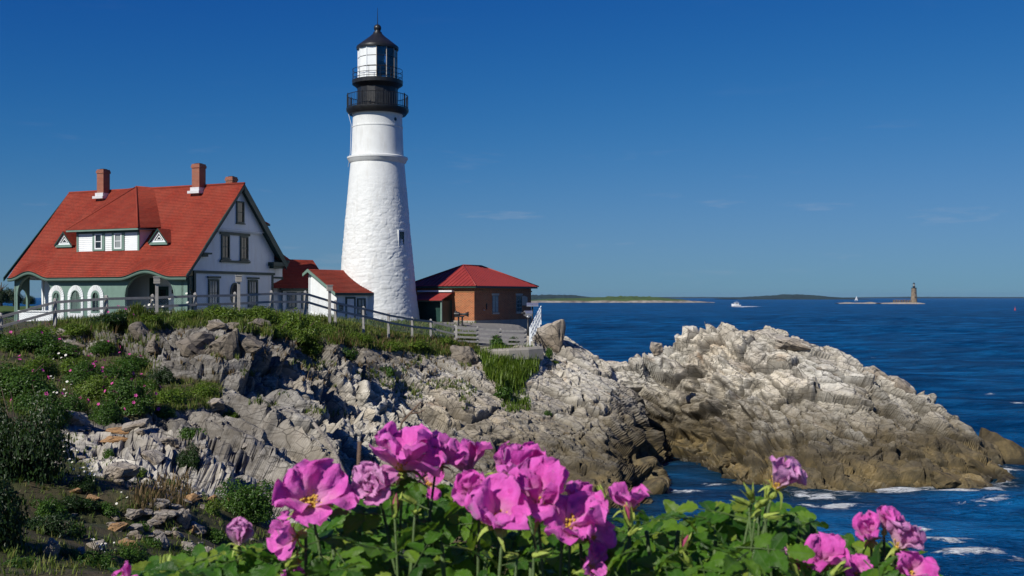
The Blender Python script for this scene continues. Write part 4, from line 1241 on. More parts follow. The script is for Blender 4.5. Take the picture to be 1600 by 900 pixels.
for A, B, Cc, Dd in faces:
    q = [tuple(A), tuple(B), tuple(Dd), tuple(Cc)] if (Cc - Dd).length > .01 else [tuple(A), tuple(B), tuple(Cc)]
    m.add(q, [tuple(range(len(q)))])
rf = m.build('roof', M['metal_roof'], bk)
m = world_mb()                                               # standing seams
for A, B, Cc, Dd in faces:
    n = int((B - A).length / .42)
    for k in range(1, n):
        f = k / n; p0 = A.lerp(B, f)
        # seams run straight up the slope until the hip
        dirn = (Cc.lerp(Dd, .5) - A.lerp(B, .5)); ax = (B - A).normalized(); dirn -= ax * dirn.dot(ax)
        w0, w1 = (Cc - A).dot(ax), (B - Dd).dot(ax); dd = (p0 - A).dot(ax); ee = (B - p0).dot(ax)
        t = min(1, dd / max(w0, .01), ee / max(w1, .01))
        m.tube(tuple(p0 + Vector((0, 0, .02))), tuple(p0 + dirn * t + Vector((0, 0, .02))), .022, n=4, cap=False)
tag(m.build('standing_seams', M['metal_roof'], rf), kind='stuff')
m = world_mb()
for a, b in ((E4[0], T2[0]), (E4[1], T2[1]), (E4[3], T2[0]), (E4[2], T2[1]), (T2[0], T2[1])): m.tube(tuple(a + Vector((0, 0, .02))), tuple(b + Vector((0, 0, .02))), .06)
m.build('hip_cap', M['metal_roof'], rf)
FR = ((0, 0, 0), (1, 0, 0), (0, 0, 1), (0, -1, 0))
for a, mp in ((2.75, 'pale_glass'), (6.55, 'glass')):
    w_ = window(bk, FR, a, a + .8, 1.05, 2.35, .07, M['grey_frame'], mp, (1, 3), .02, -.0, False)
    m = MB(*FR); m.box(a - .16, a + .96, 2.43, 2.60, -.05, .05); m.build('lintel', M['lintel'], w_)
    m = MB(*FR); m.box(a - .12, a + .92, .84, .96, -.05, .10); m.build('sill', M['lintel'], w_)
    if a > 5:
        m = MB((7.4, -.02, 1.55), Vector((.85, -.50, 0)), (0, 0, 1), Vector((-.5, -.85, 0))); m.prism([(0, 0), (.55, 0), (.55, .72), (.25, .86), (0, .8)], 0, .04); m.build('open_shutter', M['lintel'], w_)
FL = ((0, 0, 0), (0, -1, 0), (0, 0, 1), (-1, 0, 0))
# lean-to entrance on the sunlit wall
m = world_mb(); m.box(-1.5, -.02, 2.25, 2.37, -.6, 2.0); pe = m.build('entrance_porch', M['dkgreen'], bk)
m = world_mb(); m.box(-1.55, -1.42, 2.20, 2.33, -.6, 2.05); m.build('post', M['sage'], pe)
m = world_mb(); m.box(-1.55, -1.42, 5.0, 5.13, -.6, 2.05); m.build('post', M['sage'], pe)
m = world_mb(); m.box(-1.55, -1.44, 2.335, 4.995, 1.92, 2.05); m.build('header', M['sage'], pe)
m = world_mb(); m.box(-1.0, -.9, 2.4, 5.0, -.6, 1.9); m.build('door', M['dkgreen'], pe)
m = world_mb(); m.add([(-1.75, 2.05, 2.08), (-1.75, 5.25, 2.08), (-.02, 5.25, 2.75), (-.02, 2.05, 2.75), (-1.75, 2.05, 2.0), (-1.75, 5.25, 2.0), (-.02, 2.05, 2.67)], [(0, 1, 2, 3), (0, 4, 5, 1), (0, 3, 6, 4)]); m.build('porch_roof', M['metal_roof'], pe)
m = world_mb(); m.box(-.42, -.06, 2.0, 5.6, 2.72, 2.86); m.build('gutter', M['gutter'], bk)
m = MB(*FR); m.tube((1.35, 1.2, 0), (1.35, 1.2, .14), .035); m.build('tap', M['steel'], bk)
m = MB(*FR); m.box(1.75, 1.85, 1.25, 1.75, 0, .06); m.build('meter_box', M['black'], bk)
# ---------------------------------------------------------------- the lighthouse
TX, TY, TZ = -11.12, 90.0, 9.0
lh = thing('lighthouse', 'tall white stone lighthouse with black gallery and lantern roof', 'lighthouse', (TX, TY, TZ))
PM = 90 / FPX
def zp(py): return EYE + (464 - py) * PM - TZ                # height of a photo row on the tower axis
def rp(px): return px * PM
prof = [(490, 64.5), (470, 61.8), (420, 56.8), (350, 50.4), (300, 46.0), (252, 41.6)]
py_ = np.array([p[0] for p in prof][::-1], float); pr_ = np.array([p[1] for p in prof][::-1], float)
NA, NZ = 300, 260
zz = np.linspace(-1.5, zp(252), NZ)
rad = np.interp(464 - (zz + TZ - EYE) / PM, np.r_[py_, 540], np.r_[pr_, 70]) * PM
th = np.linspace(0, 2 * math.pi, NA, endpoint=False)
T_, Z_ = np.meshgrid(th, zz, indexing='ij'); Rr = np.repeat(rad[None], NA, 0)
q = np.stack([np.cos(T_) * 3.0 / .62, np.sin(T_) * 3.0 / .62, Z_ / .30], -1).reshape(-1, 3)
q = q + (np.stack([fbm(q * .5, 2, 3), fbm(q * .5, 2, 4), fbm(q * .5, 2, 5)], 1) - .5) * 1.2
hh, gg, ii = facets(q, 9, .5)
d = .024 * hh + .018 * (ii - .5) - .020 * np.clip(1 - gg / .18, 0, 1) + .10 * (fbm(q * .23, 3, 6) - .5)
fade = np.clip((zp(262) - Z_.ravel()) / 5.0, .10, 1)
rr_ = Rr.ravel() + d * fade
Vt = np.stack([np.cos(T_).ravel() * rr_, np.sin(T_).ravel() * rr_, Z_.ravel()], 1)
it = np.arange(NA * NZ).reshape(NA, NZ)
Ft = np.stack([it, np.roll(it, -1, 0)], -1)
Ft = np.stack([it[:, :-1], np.roll(it, -1, 0)[:, :-1], np.roll(it, -1, 0)[:, 1:], it[:, 1:]], -1).reshape(-1, 4)
link('stone_shaft', np_mesh('stone_shaft', Vt, Ft, M['tower'], True), lh)
UP = ((0, 0, 0), (1, 0, 0), (0, 0, 1), (0, -1, 0))
def lathe(name, pts, mat, par=lh, n=64, **kw):
    m = MB(*UP); m.lathe([(rp(r), zp(y)) for y, r in pts], n, **kw); return m.build(name, mat, par)
lathe('belt_course', [(257, 41), (254, 44.5), (251, 45.5), (249, 47.2), (246.5, 47.2), (246, 45), (244.5, 41)], M['tower'])
lathe('upper_shaft', [(252, 41.3), (244, 40.6), (200.5, 38.9), (200.3, 39.5), (198.4, 39.5), (198.2, 38.7), (184, 38.3), (179, 39.5), (174, 43)], M['tower'])
lathe('gallery_deck', [(180, 42), (180, 44), (175, 48.2), (171.5, 48.6), (170.8, 48.6), (170.8, 20)], M['black'])
wr = lathe('watch_room', [(172, 32.4), (168, 32.4), (167.6, 31.8), (138, 31.8), (136.5, 33)], M['black'], n=16, smooth=False)
lathe('lantern_deck', [(139, 32), (136.5, 34), (133, 39.2), (128.5, 39.6), (127, 39.6), (127, 20)], M['black'])
def rail(name, r, y0, y1, nb, rails, rb, rt, posts=0):
    m = MB(*UP)
    for k in range(nb):
        t = 2 * math.pi * k / nb; x, y = rp(r) * math.cos(t), rp(r) * math.sin(t)
        m.tube((x, zp(y0), y), (x, zp(y1), y), rb, n=4, cap=False)
    for yy in rails:
        P = [(rp(r) * math.cos(2 * math.pi * k / 48), zp(yy), rp(r) * math.sin(2 * math.pi * k / 48)) for k in range(49)]
        for k in range(48): m.tube(P[k], P[k + 1], rt, n=5, cap=False)
    o = m.build(name, M['black'], lh); return tag(o, kind='stuff')
rail('gallery_railing', 47.4, 171, 150.5, 72, (150.5, 169), .018, .03)
rail('lantern_railing', 38.8, 127, 110.5, 14, (110.5, 118, 124), .02, .022)
m = MB(*UP)
for k in range(8):
    t = 2 * math.pi * (k + .5) / 8; x, y = rp(47.4) * math.cos(t), rp(47.4) * math.sin(t); m.tube((x, zp(171), y), (x, zp(148.5), y), .045, n=6)
m.build('gallery_posts', M['black'], lh)
# lantern: ten sides, blanked white towards the land, glazed to the sea
NL = 12
lr = rp(30.2)
lantern = lathe('lantern_sill', [(128, 31), (125, 31), (125, 29)], M['black'], n=NL, smooth=False)
ys = (125, 107.5, 92, 76)
for k in range(NL):
    a0, a1 = 2 * math.pi * (k + .13) / NL, 2 * math.pi * (k + 1.13) / NL
    mid = (a0 + a1) / 2
    white = not (math.radians(-72) < (mid + math.pi) % (2 * math.pi) - math.pi < math.radians(95))
    for j in range(3):
        z0, z1 = zp(ys[j]) + .02, zp(ys[j + 1]) - .02
        m = world_mb()
        p = [(lr * math.cos(a), lr * math.sin(a)) for a in (a0, a1)]; w_ = [(x * .975, y * .975) for x, y in p]
        m.add([(*p[0], z0), (*p[1], z0), (*p[1], z1), (*p[0], z1), (*w_[0], z0), (*w_[1], z0), (*w_[1], z1), (*w_[0], z1)], [(0, 1, 2, 3), (4, 7, 6, 5), (0, 4, 5, 1), (2, 6, 7, 3), (0, 3, 7, 4), (1, 5, 6, 2)])
        if white: m.build('white_panel', M['white'], lh)
        else:
            m.build('lantern_pane', M['lantern_glass'], lh)
    m = world_mb(); m.tube((lr * 1.005 * math.cos(a0), lr * 1.005 * math.sin(a0), zp(126)), (lr * 1.005 * math.cos(a0), lr * 1.005 * math.sin(a0), zp(75)), .035, n=6)
    m.build('mullion', M['lintel'] if not white else M['white'], lh)
    for j in (1, 2):
        m = world_mb(); m.tube((lr * math.cos(a0), lr * math.sin(a0), zp(ys[j])), (lr * math.cos(a1), lr * math.sin(a1), zp(ys[j])), .028, n=5); m.build('transom', M['black'], lh)
m = MB(*UP); m.lathe([(.35, zp(127)), (.35, zp(118)), (.8, zp(116)), (.85, zp(104)), (.7, zp(100)), (.4, zp(97)), (.4, zp(92))], 16); m.build('beacon', M['black'], lh)
m = MB(*UP); m.lathe([(.55, zp(97)), (.62, zp(90)), (.5, zp(82)), (.3, zp(78))], 16); m.build('lens', M['lens'], lh)
lathe('lantern_roof', [(78, 30), (78, 32.6), (74.8, 33.0), (73.5, 32.4), (66, 23), (58, 12.5), (53, 7.2), (50.5, 6.6), (50.3, 5), (47.5, 4.6)], M['black'], n=32)
lathe('ventilator_ball', [(52, 3.8), (49.5, 4.4), (49.2, 3)] + [(44 + 6.0 * math.cos(math.pi * k / 10), max(.05, 5.9 * math.sin(math.pi * k / 10))) for k in range(1, 11)], M['black'], n=24)
m = MB(*UP); m.tube((0, zp(39), 0), (0, zp(12), 0), .035, .012, n=6); m.build('lightning_rod', M['black'], lh)
# window and porthole on the right-hand side
def onwall(name, px, py, w, h, mat, frame=None, kind='box'):
    r = np.interp(py, py_, pr_) if py > 252 else 38.8
    x = (px - 590) ; ca = math.asin(max(-1, min(1, x / r)))
    nrm = Vector((math.sin(ca), -math.cos(ca), 0)); rt = Vector((math.cos(ca), math.sin(ca), 0))
    f = (nrm * rp(r) * .995 + Vector((0, 0, zp(py))), rt, (0, 0, 1), nrm)
    if kind == 'box':
        m = MB(*f); m.ring([(-w/2 - .14, -h/2 - .14), (w/2 + .14, -h/2 - .14), (w/2 + .14, h/2 + .14), (-w/2 - .14, h/2 + .14)], [(-w/2, -h/2), (w/2, -h/2), (w/2, h/2), (-w/2, h/2)], -.2, .05)
        o = m.build(name, M['tower'], lh)
        m = MB(*f); m.box(-w/2, w/2, -h/2, h/2, -.2, .02); m.build('pane', mat, o)
        m = MB(*f); m.box(-w/2, w/2, -.03, .03, 0, .035); m.build('glazing_bar', M['dkgreen'], o)
        m = MB(*f); m.ring([(-w/2, -h/2), (w/2, -h/2), (w/2, h/2), (-w/2, h/2)], [(-w/2 + .09, -h/2 + .09), (w/2 - .09, -h/2 + .09), (w/2 - .09, h/2 - .09), (-w/2 + .09, h/2 - .09)], 0, .04); m.build('frame', M['dkgreen'], o)
    else:
        m = MB(*f); c1 = [(w/2 * math.cos(t), w/2 * math.sin(t)) for t in [2*math.pi*k/20 for k in range(20)]]
        m.ring([(a * 1.35, b * 1.35) for a, b in c1], c1, -.1, .06); o = m.build(name, M['tower'], lh)
        m = MB(*f); m.prism(c1, -.1, .03); m.build('pane', mat, o)
onwall('window', 631, 375, .50, 1.15, M['glass'])
onwall('porthole', 620, 190, .32, .32, M['glass'], kind='round')
m = MB(*UP); m.path([(rp(-46), zp(176), 0), (rp(-40), zp(196), 0.4), (rp(-41.5), zp(240), .4), (rp(-45), zp(262), .4)], .018, n=4); m.build('lightning_cable', M['gutter'], lh)
# ---------------------------------------------------------------- fences, lamps, viewer, fog horn
FP = [(-84, 496, 50.6), (1, 490, 52), (86, 467, 53.5), (166, 462, 55), (238.5, 460.5, 56.6), (305, 458, 58.2), (367, 457, 60), (424, 454.5, 61.7), (477, 455, 63.4), (524, 469.5, 65.3), (568, 479, 67.1),
      (607, 489, 68.9), (644, 495.6, 70.7), (673, 499, 72.5), (711, 508, 73.5)]
def post_rail_fence(name, label, pts, rails, hgt, wire, grp=None):
    P = [at(*p) for p in pts]
    f = thing(name, label, 'fence', (P[0].x, P[0].y, P[0].z - hgt), 0, grp)
    o = Vector(f.location)
    for q in P:
        g = drop(q.x, q.y) if False else q.z - hgt
        m = world_mb(); c = q - o
        m.box(c.x - .075, c.x + .075, c.y - .075, c.y + .075, c.z - hgt - .5, c.z - .03)
        m.add([(c.x - .085, c.y - .085, c.z - .03), (c.x + .085, c.y - .085, c.z - .03), (c.x + .085, c.y + .085, c.z - .03), (c.x - .085, c.y + .085, c.z - .03), (c.x, c.y, c.z + .05)], [(0, 1, 4), (1, 2, 4), (2, 3, 4), (3, 0, 4), (3, 2, 1, 0)])
        m.build('post', M['grey_wood'], f)
    for A, B in zip(P[:-1], P[1:]):
        d = (B - A); n = Vector((d.y, -d.x, 0)).normalized()
        for dz in rails:
            a, b = A - o + Vector((0, 0, -dz)) + n * .11, B - o + Vector((0, 0, -dz)) + n * .11
            ex = (b - a).normalized() * .02
            m = world_mb(); h, w = .065, .03
            P8 = [tuple(q + Vector((0, 0, s * h)) + n * (t * w)) for q in (a + ex, b - ex) for s in (-1, 1) for t in (-1, 1)]
            m.add(P8, [(0, 1, 3, 2), (4, 6, 7, 5), (0, 4, 5, 1), (2, 3, 7, 6), (0, 2, 6, 4), (1, 5, 7, 3)]); m.build('rail', M['grey_wood'], f)
        if wire:
            L = (B - A).length; m = world_mb(); zt, zb = -.2, -hgt + .15; H = zt - zb; st = .11
            a, b = A - o - n * .02, B - o - n * .02
            k = -H
            while k < L:
                for s in (0, 1):
                    x0, x1 = k, k + H; z0, z1 = (zb, zt) if s == 0 else (zt, zb)
                    if x0 < 0: z0 += (z1 - z0) * (-x0) / H; x0 = 0
                    if x1 > L: z1 -= (z1 - z0) * (x1 - L) / max(x1 - x0, .01); x1 = L
                    if x1 - x0 > .02:
                        p, q = a.lerp(b, x0 / L) + Vector((0, 0, z0)), a.lerp(b, x1 / L) + Vector((0, 0, z1))
                        t = Vector((0, 0, .005))
                        m.add([tuple(p - t), tuple(q - t), tuple(q + t), tuple(p + t)], [(0, 1, 2, 3)])
                k += st
            tag(m.build('wire_mesh', M['steel'], f, fix=False), kind='stuff')
    return f
post_rail_fence('rail_fence', 'long weathered grey post and rail fence with wire along the hilltop', FP, (.16, .62), 1.2, True)
post_rail_fence('plank_fence', 'low grey fence of four close rails below the brick building', [(713, 509.5, 73.4), (746, 511, 73.9), (782, 514, 74.4), (821, 515, 75)], (.12, .42, .72, 1.0), 1.25, False)
# white metal railing running away along the cliff edge
A, B = at(828, 512, 76.2), at(845, 479, 91)
wf = thing('metal_railing', 'white metal railing running out to sea edge past the brick building', 'railing', (A.x, A.y, A.z - 1.2))
o = Vector(wf.location)
for k in range(8):
    q = A.lerp(B, k / 7) - o
    m = world_mb(); m.box(q.x - .05, q.x + .05, q.y - .05, q.y + .05, q.z - 1.5, q.z + .05); m.build('post', M['white'], wf)
for dz in (.02, .45, .85):
    m = world_mb(); m.tube(tuple(A - o - Vector((0, 0, dz))), tuple(B - o - Vector((0, 0, dz))), .045, n=6); m.build('rail', M['white'], wf)
m = world_mb()
for k in range(70):
    q = A.lerp(B, (k + .5) / 70) - o; m.box(q.x - .018, q.x + .018, q.y - .018, q.y + .018, q.z - 1.05, q.z - .03)
tag(m.build('pickets', M['white'], wf), kind='stuff')

def path_lamp(px, ptop, Y, hgt, label):
    q = at(px, ptop, Y)
    t = thing('path_lamp', label, 'lamp', (q.x, q.y, q.z - hgt), R(20), 'wooden lamp posts along the fence')
    m = world_mb(); m.box(-.075, .075, -.075, .075, -.6, hgt - .38); m.build('post', M['grey_wood'], t)
    m = world_mb(); m.box(-.15, .15, -.15, .15, hgt - .377, hgt - .06)
    h = m.build('lamp_head', M['grey_wood'], t)
    m = world_mb()
    for k in range(3): m.box(-.16, .16, -.16, .16, hgt - .33 + k * .085, hgt - .30 + k * .085)
    m.build('louvre', M['lintel'], h)
    m = world_mb(); m.box(-.18, .18, -.18, .18, hgt - .057, hgt); m.build('cap', M['grey_wood'], h)
path_lamp(245, 432, 56.2, 2.15, 'square wooden lamp post in front of the porch arch')
path_lamp(373, 430, 59.8, 2.1, 'square wooden lamp post in front of the oval gable window')
path_lamp(515, 445, 64.6, 2.0, 'square wooden lamp post in front of the white shed gable')

q = at(825, 488, 80)
cv = thing('coin_viewer', 'silver coin binocular viewer on black post by the white railing', 'binocular viewer', (q.x, q.y, 8.0), R(-70))
h = q.z - 8.0
m = world_mb(); m.tube((0, 0, -.4), (0, 0, h - .42), .09, .07, 10); m.build('post', M['black'], cv)
m = world_mb(); m.tube((0, 0, h - .42), (0, 0, h - .3), .05, .2, 12); m.tube((0, 0, h - .3), (0, 0, h - .24), .2, .2, 12); m.build('yoke', M['steel'], cv)
m = MB((0, -.22, h - .08), (1, 0, 0), (0, 0, 1), (0, -1, 0))
m.prism([(.24 * math.cos(2*math.pi*k/16) , .2 * math.sin(2*math.pi*k/16)) for k in range(16)], -.5, .05); b = m.build('viewer_head', M['steel'], cv)
for s in (-1, 1):
    m = world_mb(); m.tube((s * .09, -.5, h - .06), (s * .09, -.25, h - .06), .06, .08, 10); m.build('eyepiece', M['black'], b)
q = at(832, 473, 84)
lp = thing('sign_stand', 'dark post with flat panel beside the white railing', 'sign', (q.x, q.y, 8.3))
h = q.z - 8.3
m = world_mb(); m.tube((0, 0, -.3), (0, 0, h - .12), .06, n=8); m.build('post', M['black'], lp)
m = world_mb(); m.add([(-.45, -.3, h - .22), (.45, -.3, h - .22), (.45, .3, h), (-.45, .3, h), (-.45, -.3, h - .28), (.45, -.3, h - .28), (.45, .3, h - .06), (-.45, .3, h - .06)], [(0, 1, 2, 3), (7, 6, 5, 4), (0, 4, 5, 1), (1, 5, 6, 2), (2, 6, 7, 3), (3, 7, 4, 0)]); m.build('panel', M['steel'], lp)

q = at(720, 510, 86)
fh = thing('fog_horn', 'black trumpet fog horn on two posts before the sunlit brick wall', 'fog horn', (q.x, q.y, q.z - .3), R(-8))
h = at(0, 493, 86).z - q.z + .3
for x in (-.18, .12):
    m = world_mb(); m.box(x - .06, x + .06, -.06, .06, 0, h - .1); m.build('post', M['black'], fh)
m = world_mb(); m.box(-.42, .25, -.18, .18, h - .12, h - .02); m.build('cradle', M['black'], fh)
m = MB((-.4, 0, h + .10), (0, 1, 0), (1, 0, 0), (0, 0, 1)); m.lathe([(.19, -.10), (.2, 0), (.19, .28), (.10, .32), (.075, .5), (.10, .75), (.16, .92), (.24, 1.0), (.23, 1.0), (.13, .9)], 20); m.build('horn', M['black'], fh)
m = world_mb(); m.tube((-.4, 0, h + .2), (-.4, 0, h + .38), .08, n=10); m.build('valve', M['black'], fh)

# concrete footing along the cliff edge under the plank fence
A, B = at(752, 545, 73.2), at(842, 541, 74.6)
cl = thing('concrete_ledge', 'pale concrete ledge below the plank fence at the cliff top', 'concrete ledge', (A.x, A.y, A.z))
d = B - A; n = Vector((d.y, -d.x, 0)).normalized()
m = world_mb()
top = [(0, 0), (.3, .02), (.7, -.03), (1, .02)]
P = []
for s, w in ((0, 1.0), (.35, 1.35), (.7, 1.2), (1.0, .7)):
    c = d * s
    P += [tuple(c - n * 1.2), tuple(c + n * w), tuple(c + n * (w + .12) - Vector((0, 0, .12))), tuple(c + n * (w + .18) - Vector((0, 0, .75 + .25 * math.sin(s * 9)))), tuple(c - n * 1.2 - Vector((0, 0, 1.3)))]
F = [(5 * k + i, 5 * k + (i + 1) % 5, 5 * k + 5 + (i + 1) % 5, 5 * k + 5 + i) for k in range(3) for i in range(5)] + [(0, 4, 3, 2, 1), (15, 16, 17, 18, 19)]
m.add(P, F); m.build('slab', M['concrete'], cl)
# ---------------------------------------------------------------- stones
def boulder_mesh(seed, blocky=.6, pts=16):
    r = random.Random(seed)
    bm = bmesh.new()
    for k in range(pts):
        v = Vector((r.gauss(0, 1), r.gauss(0, 1), r.gauss(0, 1))).normalized()
        mxx = max(abs(v.x), abs(v.y), abs(v.z))
        v = v.lerp(v / mxx, blocky) * r.uniform(.82, 1.05)
        bm.verts.new(v)
    res = bmesh.ops.convex_hull(bm, input=bm.verts)
    for v in [v for v in bm.verts if not v.link_faces]: bm.verts.remove(v)
    bmesh.ops.dissolve_limit(bm, angle_limit=R(9), verts=bm.verts, edges=bm.edges)
    bmesh.ops.bevel(bm, geom=list(bm.edges), offset=.05, segments=1, affect='EDGES', profile=.6)
    bmesh.ops.triangulate(bm, faces=bm.faces)
    for q in range(2):
        bmesh.ops.subdivide_edges(bm, edges=[e for e in bm.edges if e.calc_length() > (.5, .26)[q]], cuts=1)
        bmesh.ops.triangulate(bm, faces=bm.faces)
    co = np.array([tuple(v.co) for v in bm.verts]); h, gp, _ = facets(co @ frame(R(30), R(40), (.75, .5, .4)) + seed * 3, seed, .7)
    dd = .13 * h - .07 * np.clip(1 - gp / .12, 0, 1) + .07 * (fbm(co * 4 + seed, 3, seed) - .5)
    for v, k in zip(bm.verts, dd): v.co += v.normal * float(k)
    me = bpy.data.meshes.new('boulder'); bm.to_mesh(me); bm.free()
    return me
BM = {}
def boulder_data(seed, mat, blocky=.6, pts=16):
    k = (seed, mat.name)
    if k not in BM:
        me = boulder_mesh(seed, blocky, pts); me.materials.append(mat); BM[k] = me
    return BM[k]
def boulder(px, py, w, h, label, mat='stone', seed=1, rot=(0, 0, 0), depth=None, sink=.35, name='boulder', grp=None, blocky=.6, objs=None):
    """a loose block whose visible size is w x h photo pixels, bedded into the ground seen at (px, py)"""
    c = cast(px, py, objs)
    if c is None: c = (at(px, py + h * .25, 75.5), None)     # on the crest: sits on the ridge line
    if px > 1000: sink = .52
    p = c[0]; s = p.y / FPX
    W_, H_ = w * s / 2, h * s / 2
    o = link(name, boulder_data(seed, M[mat], blocky))
    o.scale = (W_, (depth or (W_ + H_) / 2), H_)
    o.location = p + Vector((0, W_ * .25, H_ * (1 - 2 * sink)))
    o.rotation_euler = rot
    return tag(o, label, 'rock', grp)
RK = [(302, 556, 78, 66, 'large angular brown block at the left of the bluff', 'dark_stone', 1, (.2, .15, .4)),
      (350, 552, 66, 70, 'tall dark-sided angular block in the middle of the bluff', 'dark_stone', 2, (-.1, .2, .9)),
      (338, 512, 36, 20, 'rounded pale rock on the turf edge above the bluff', 'stone', 3, (0, .1, .2)),
      (366, 516, 34, 22, 'flat-topped brown rock right of the rounded pale one', 'dark_stone', 4, (0, 0, .5)),
      (404, 514, 40, 26, 'square pale rock under the bright green hilltop shrub', 'dark_stone', 5, (.1, 0, .1)),
      (388, 546, 52, 40, 'grey split rock at the right end of the bluff', 'dark_stone', 6, (.3, .2, 0)),
      (100, 527, 30, 22, 'small dark rock by the left fence end', 'stone', 7, (0, .2, .3)),
      (112, 543, 46, 22, 'reddish brown slab below the left fence end', 'stone', 8, (.1, .1, .9)),
      (215, 530, 38, 40, 'grey rock among leaves under the dark rose bush', 'dark_stone', 9, (.1, .3, .2)),
      (245, 545, 30, 34, 'narrow shaded rock beside the large brown block', 'dark_stone', 10, (0, .1, 1.2)),
      (186, 748, 62, 42, 'pale sunlit boulder with flat top on the lower left slope', 'stone', 11, (.1, -.1, .3)),
      (107, 660, 56, 34, 'long grey slab at the edge of the dark thicket', 'stone', 12, (.1, .15, .1)),
      (330, 637, 44, 20, 'thin layered slab at the top of the grey ledges', 'stone', 13, (.1, -.1, .2)),
      (210, 668, 44, 16, 'cream flat slab topping the rusty stone heap', 'stone', 14, (.1, -.15, .2)),
      (185, 676, 50, 12, 'rusty orange slab in the middle of the stone heap', 'orange_stone', 15, (.05, .1, .1)),
      (176, 690, 52, 12, 'orange stone slab lowest in the heap', 'orange_stone', 16, (.1, -.05, .4)),
      (240, 795, 36, 15, 'long flat cream stone below the sunlit boulder', 'stone', 17, (0, .05, .1)),
      (246, 813, 32, 22, 'pointed cream stone below the long flat one', 'stone', 18, (.1, .25, .6)),
      (272, 796, 28, 12, 'flat tan stone right of the long flat cream one', 'stone', 19, (0, .15, .2)),
      (284, 817, 26, 34, 'upright grey wedge stone on the lower slope', 'stone', 20, (.1, -.2, .6)),
      (300, 834, 16, 20, 'small rusty stone at the foot of the upright wedge', 'orange_stone', 21, (.2, .2, .3)),
      (75, 868, 32, 40, 'leaning grey stone near the bottom left corner', 'stone', 22, (.1, .4, .3)),
      (724, 568, 52, 46, 'dark undercut block below the fence corner', 'dark_stone', 23, (.2, .1, .3)),
      (818, 556, 40, 30, 'squat grey boulder below the concrete ledge', 'stone', 25, (0, .1, .2)),
      (1025, 538, 26, 24, 'small cube-like block perched on the left shoulder of the outcrop', 'stone', 26, (.2, .1, .3)),
      (1240, 541, 66, 34, 'tan square block on the crown of the outcrop', 'stone', 27, (.05, .1, .1)),
      (1165, 575, 62, 46, 'dark-sided block with white streaks in the face of the outcrop', 'stone', 28, (.1, .2, .4)),
      (1372, 582, 48, 26, 'tilted pale slab jutting up on the right ridge of the outcrop', 'stone', 29, (.1, .5, .1)),
      (1408, 604, 46, 26, 'brown slab just right of the tilted ridge slab', 'stone', 30, (.1, .6, .2)),
      (1135, 725, 40, 24, 'brown boulder at the water edge of the inlet', 'rock_wet', 31, (0, .1, .3)),
      (1163, 742, 38, 30, 'rounded tan boulder half in the inlet water', 'rock_wet', 32, (0, .1, .8)),
      (1480, 752, 74, 44, 'wedge-shaped wet brown slab above the white surf', 'rock_wet', 33, (.1, .5, .2)),
      (1535, 738, 100, 36, 'long wet brown slab sloping right into the sea', 'rock_wet', 34, (.1, .42, .1)),
      (1440, 762, 40, 26, 'blunt tan block beside the breaking wave', 'rock_wet', 35, (.1, .3, .5))]
M['rock_wet'] = m_rock('shore_stone', (.30, .25, .18), (.27, .21, .13), (.13, .105, .075), True, False)
M['dark_stone'] = m_rock('dark_stone', (.20, .175, .145), (.17, .14, .105), (.08, .07, .055), False, False)  # stone with the shade of the bluff faces put into its colour
for a in RK: boulder(*a)
q = at(858, 524, 78.5); o = link('boulder', boulder_data(24, M['stone'], .7)); o.location = q; o.scale = (1.0, 1.1, 1.5); o.rotation_euler = (.1, .1, .5)
tag(o, 'pale upright crag at the end of the white railing', 'rock')
# the pointed rock standing alone in the sea
q = at(1568, 712, 72.5)
o = link('sea_stack', None) if False else None
m = world_mb()
m.v = [Vector(v) for v in ((-1.9, -.6, -1.2), (2.2, -.8, -1.2), (2.6, 1.4, -1.2), (-1.6, 1.4, -1.2), (-1.45, -.1, 2.25), (-.6, -.35, 2.0), (1.9, -.4, .55), (2.1, .9, .35), (-1.2, .9, 2.05), (-1.7, -.4, .6), (.6, -.7, .7))]
bm = bmesh.new()
for v in m.v: bm.verts.new(v)
bmesh.ops.convex_hull(bm, input=bm.verts); bmesh.ops.subdivide_edges(bm, edges=bm.edges, cuts=4, use_grid_fill=True)
for v in bm.verts: v.co += Vector((0, 0, 0)) + v.normal * ((fbm(np.array([v.co * 1.4]), 3, 8)[0] - .5) * .5)
me = bpy.data.meshes.new('sea_stack'); bm.to_mesh(me); bm.free(); me.materials.append(M['rock_wet'])
o = link('sea_stack', me); o.location = (q.x, q.y, 0); tag(o, 'lone pointed dark wedge rock standing in the sea at the far right', 'rock')
# small stones on the slope at the left
r = random.Random(3); n = 0
while n < 85:
    px, py = r.uniform(60, 420), r.uniform(650, 890)
    if r.random() < .35: px, py = r.uniform(180, 330), r.uniform(770, 860)
    c = cast(px, py)
    if not c: continue
    s = r.uniform(.05, .17) * (1 + .5 * (r.random() < .2)) * min(1.3, .5 + c[0].y / 30)
    o = link('stone', boulder_data(40 + n % 7, M['stone'] if n % 9 else M['orange_stone']))
    o.scale = (s * r.uniform(.8, 1.5), s, s * r.uniform(.4, .8)); o.location = c[0] + Vector((0, 0, s * .15)); o.rotation_euler = (r.uniform(-.3, .3), r.uniform(-.3, .3), r.uniform(0, 6))
    tag(o, 'small loose stone on the shady lower left slope', 'stone', 'small loose stones on the slope'); n += 1

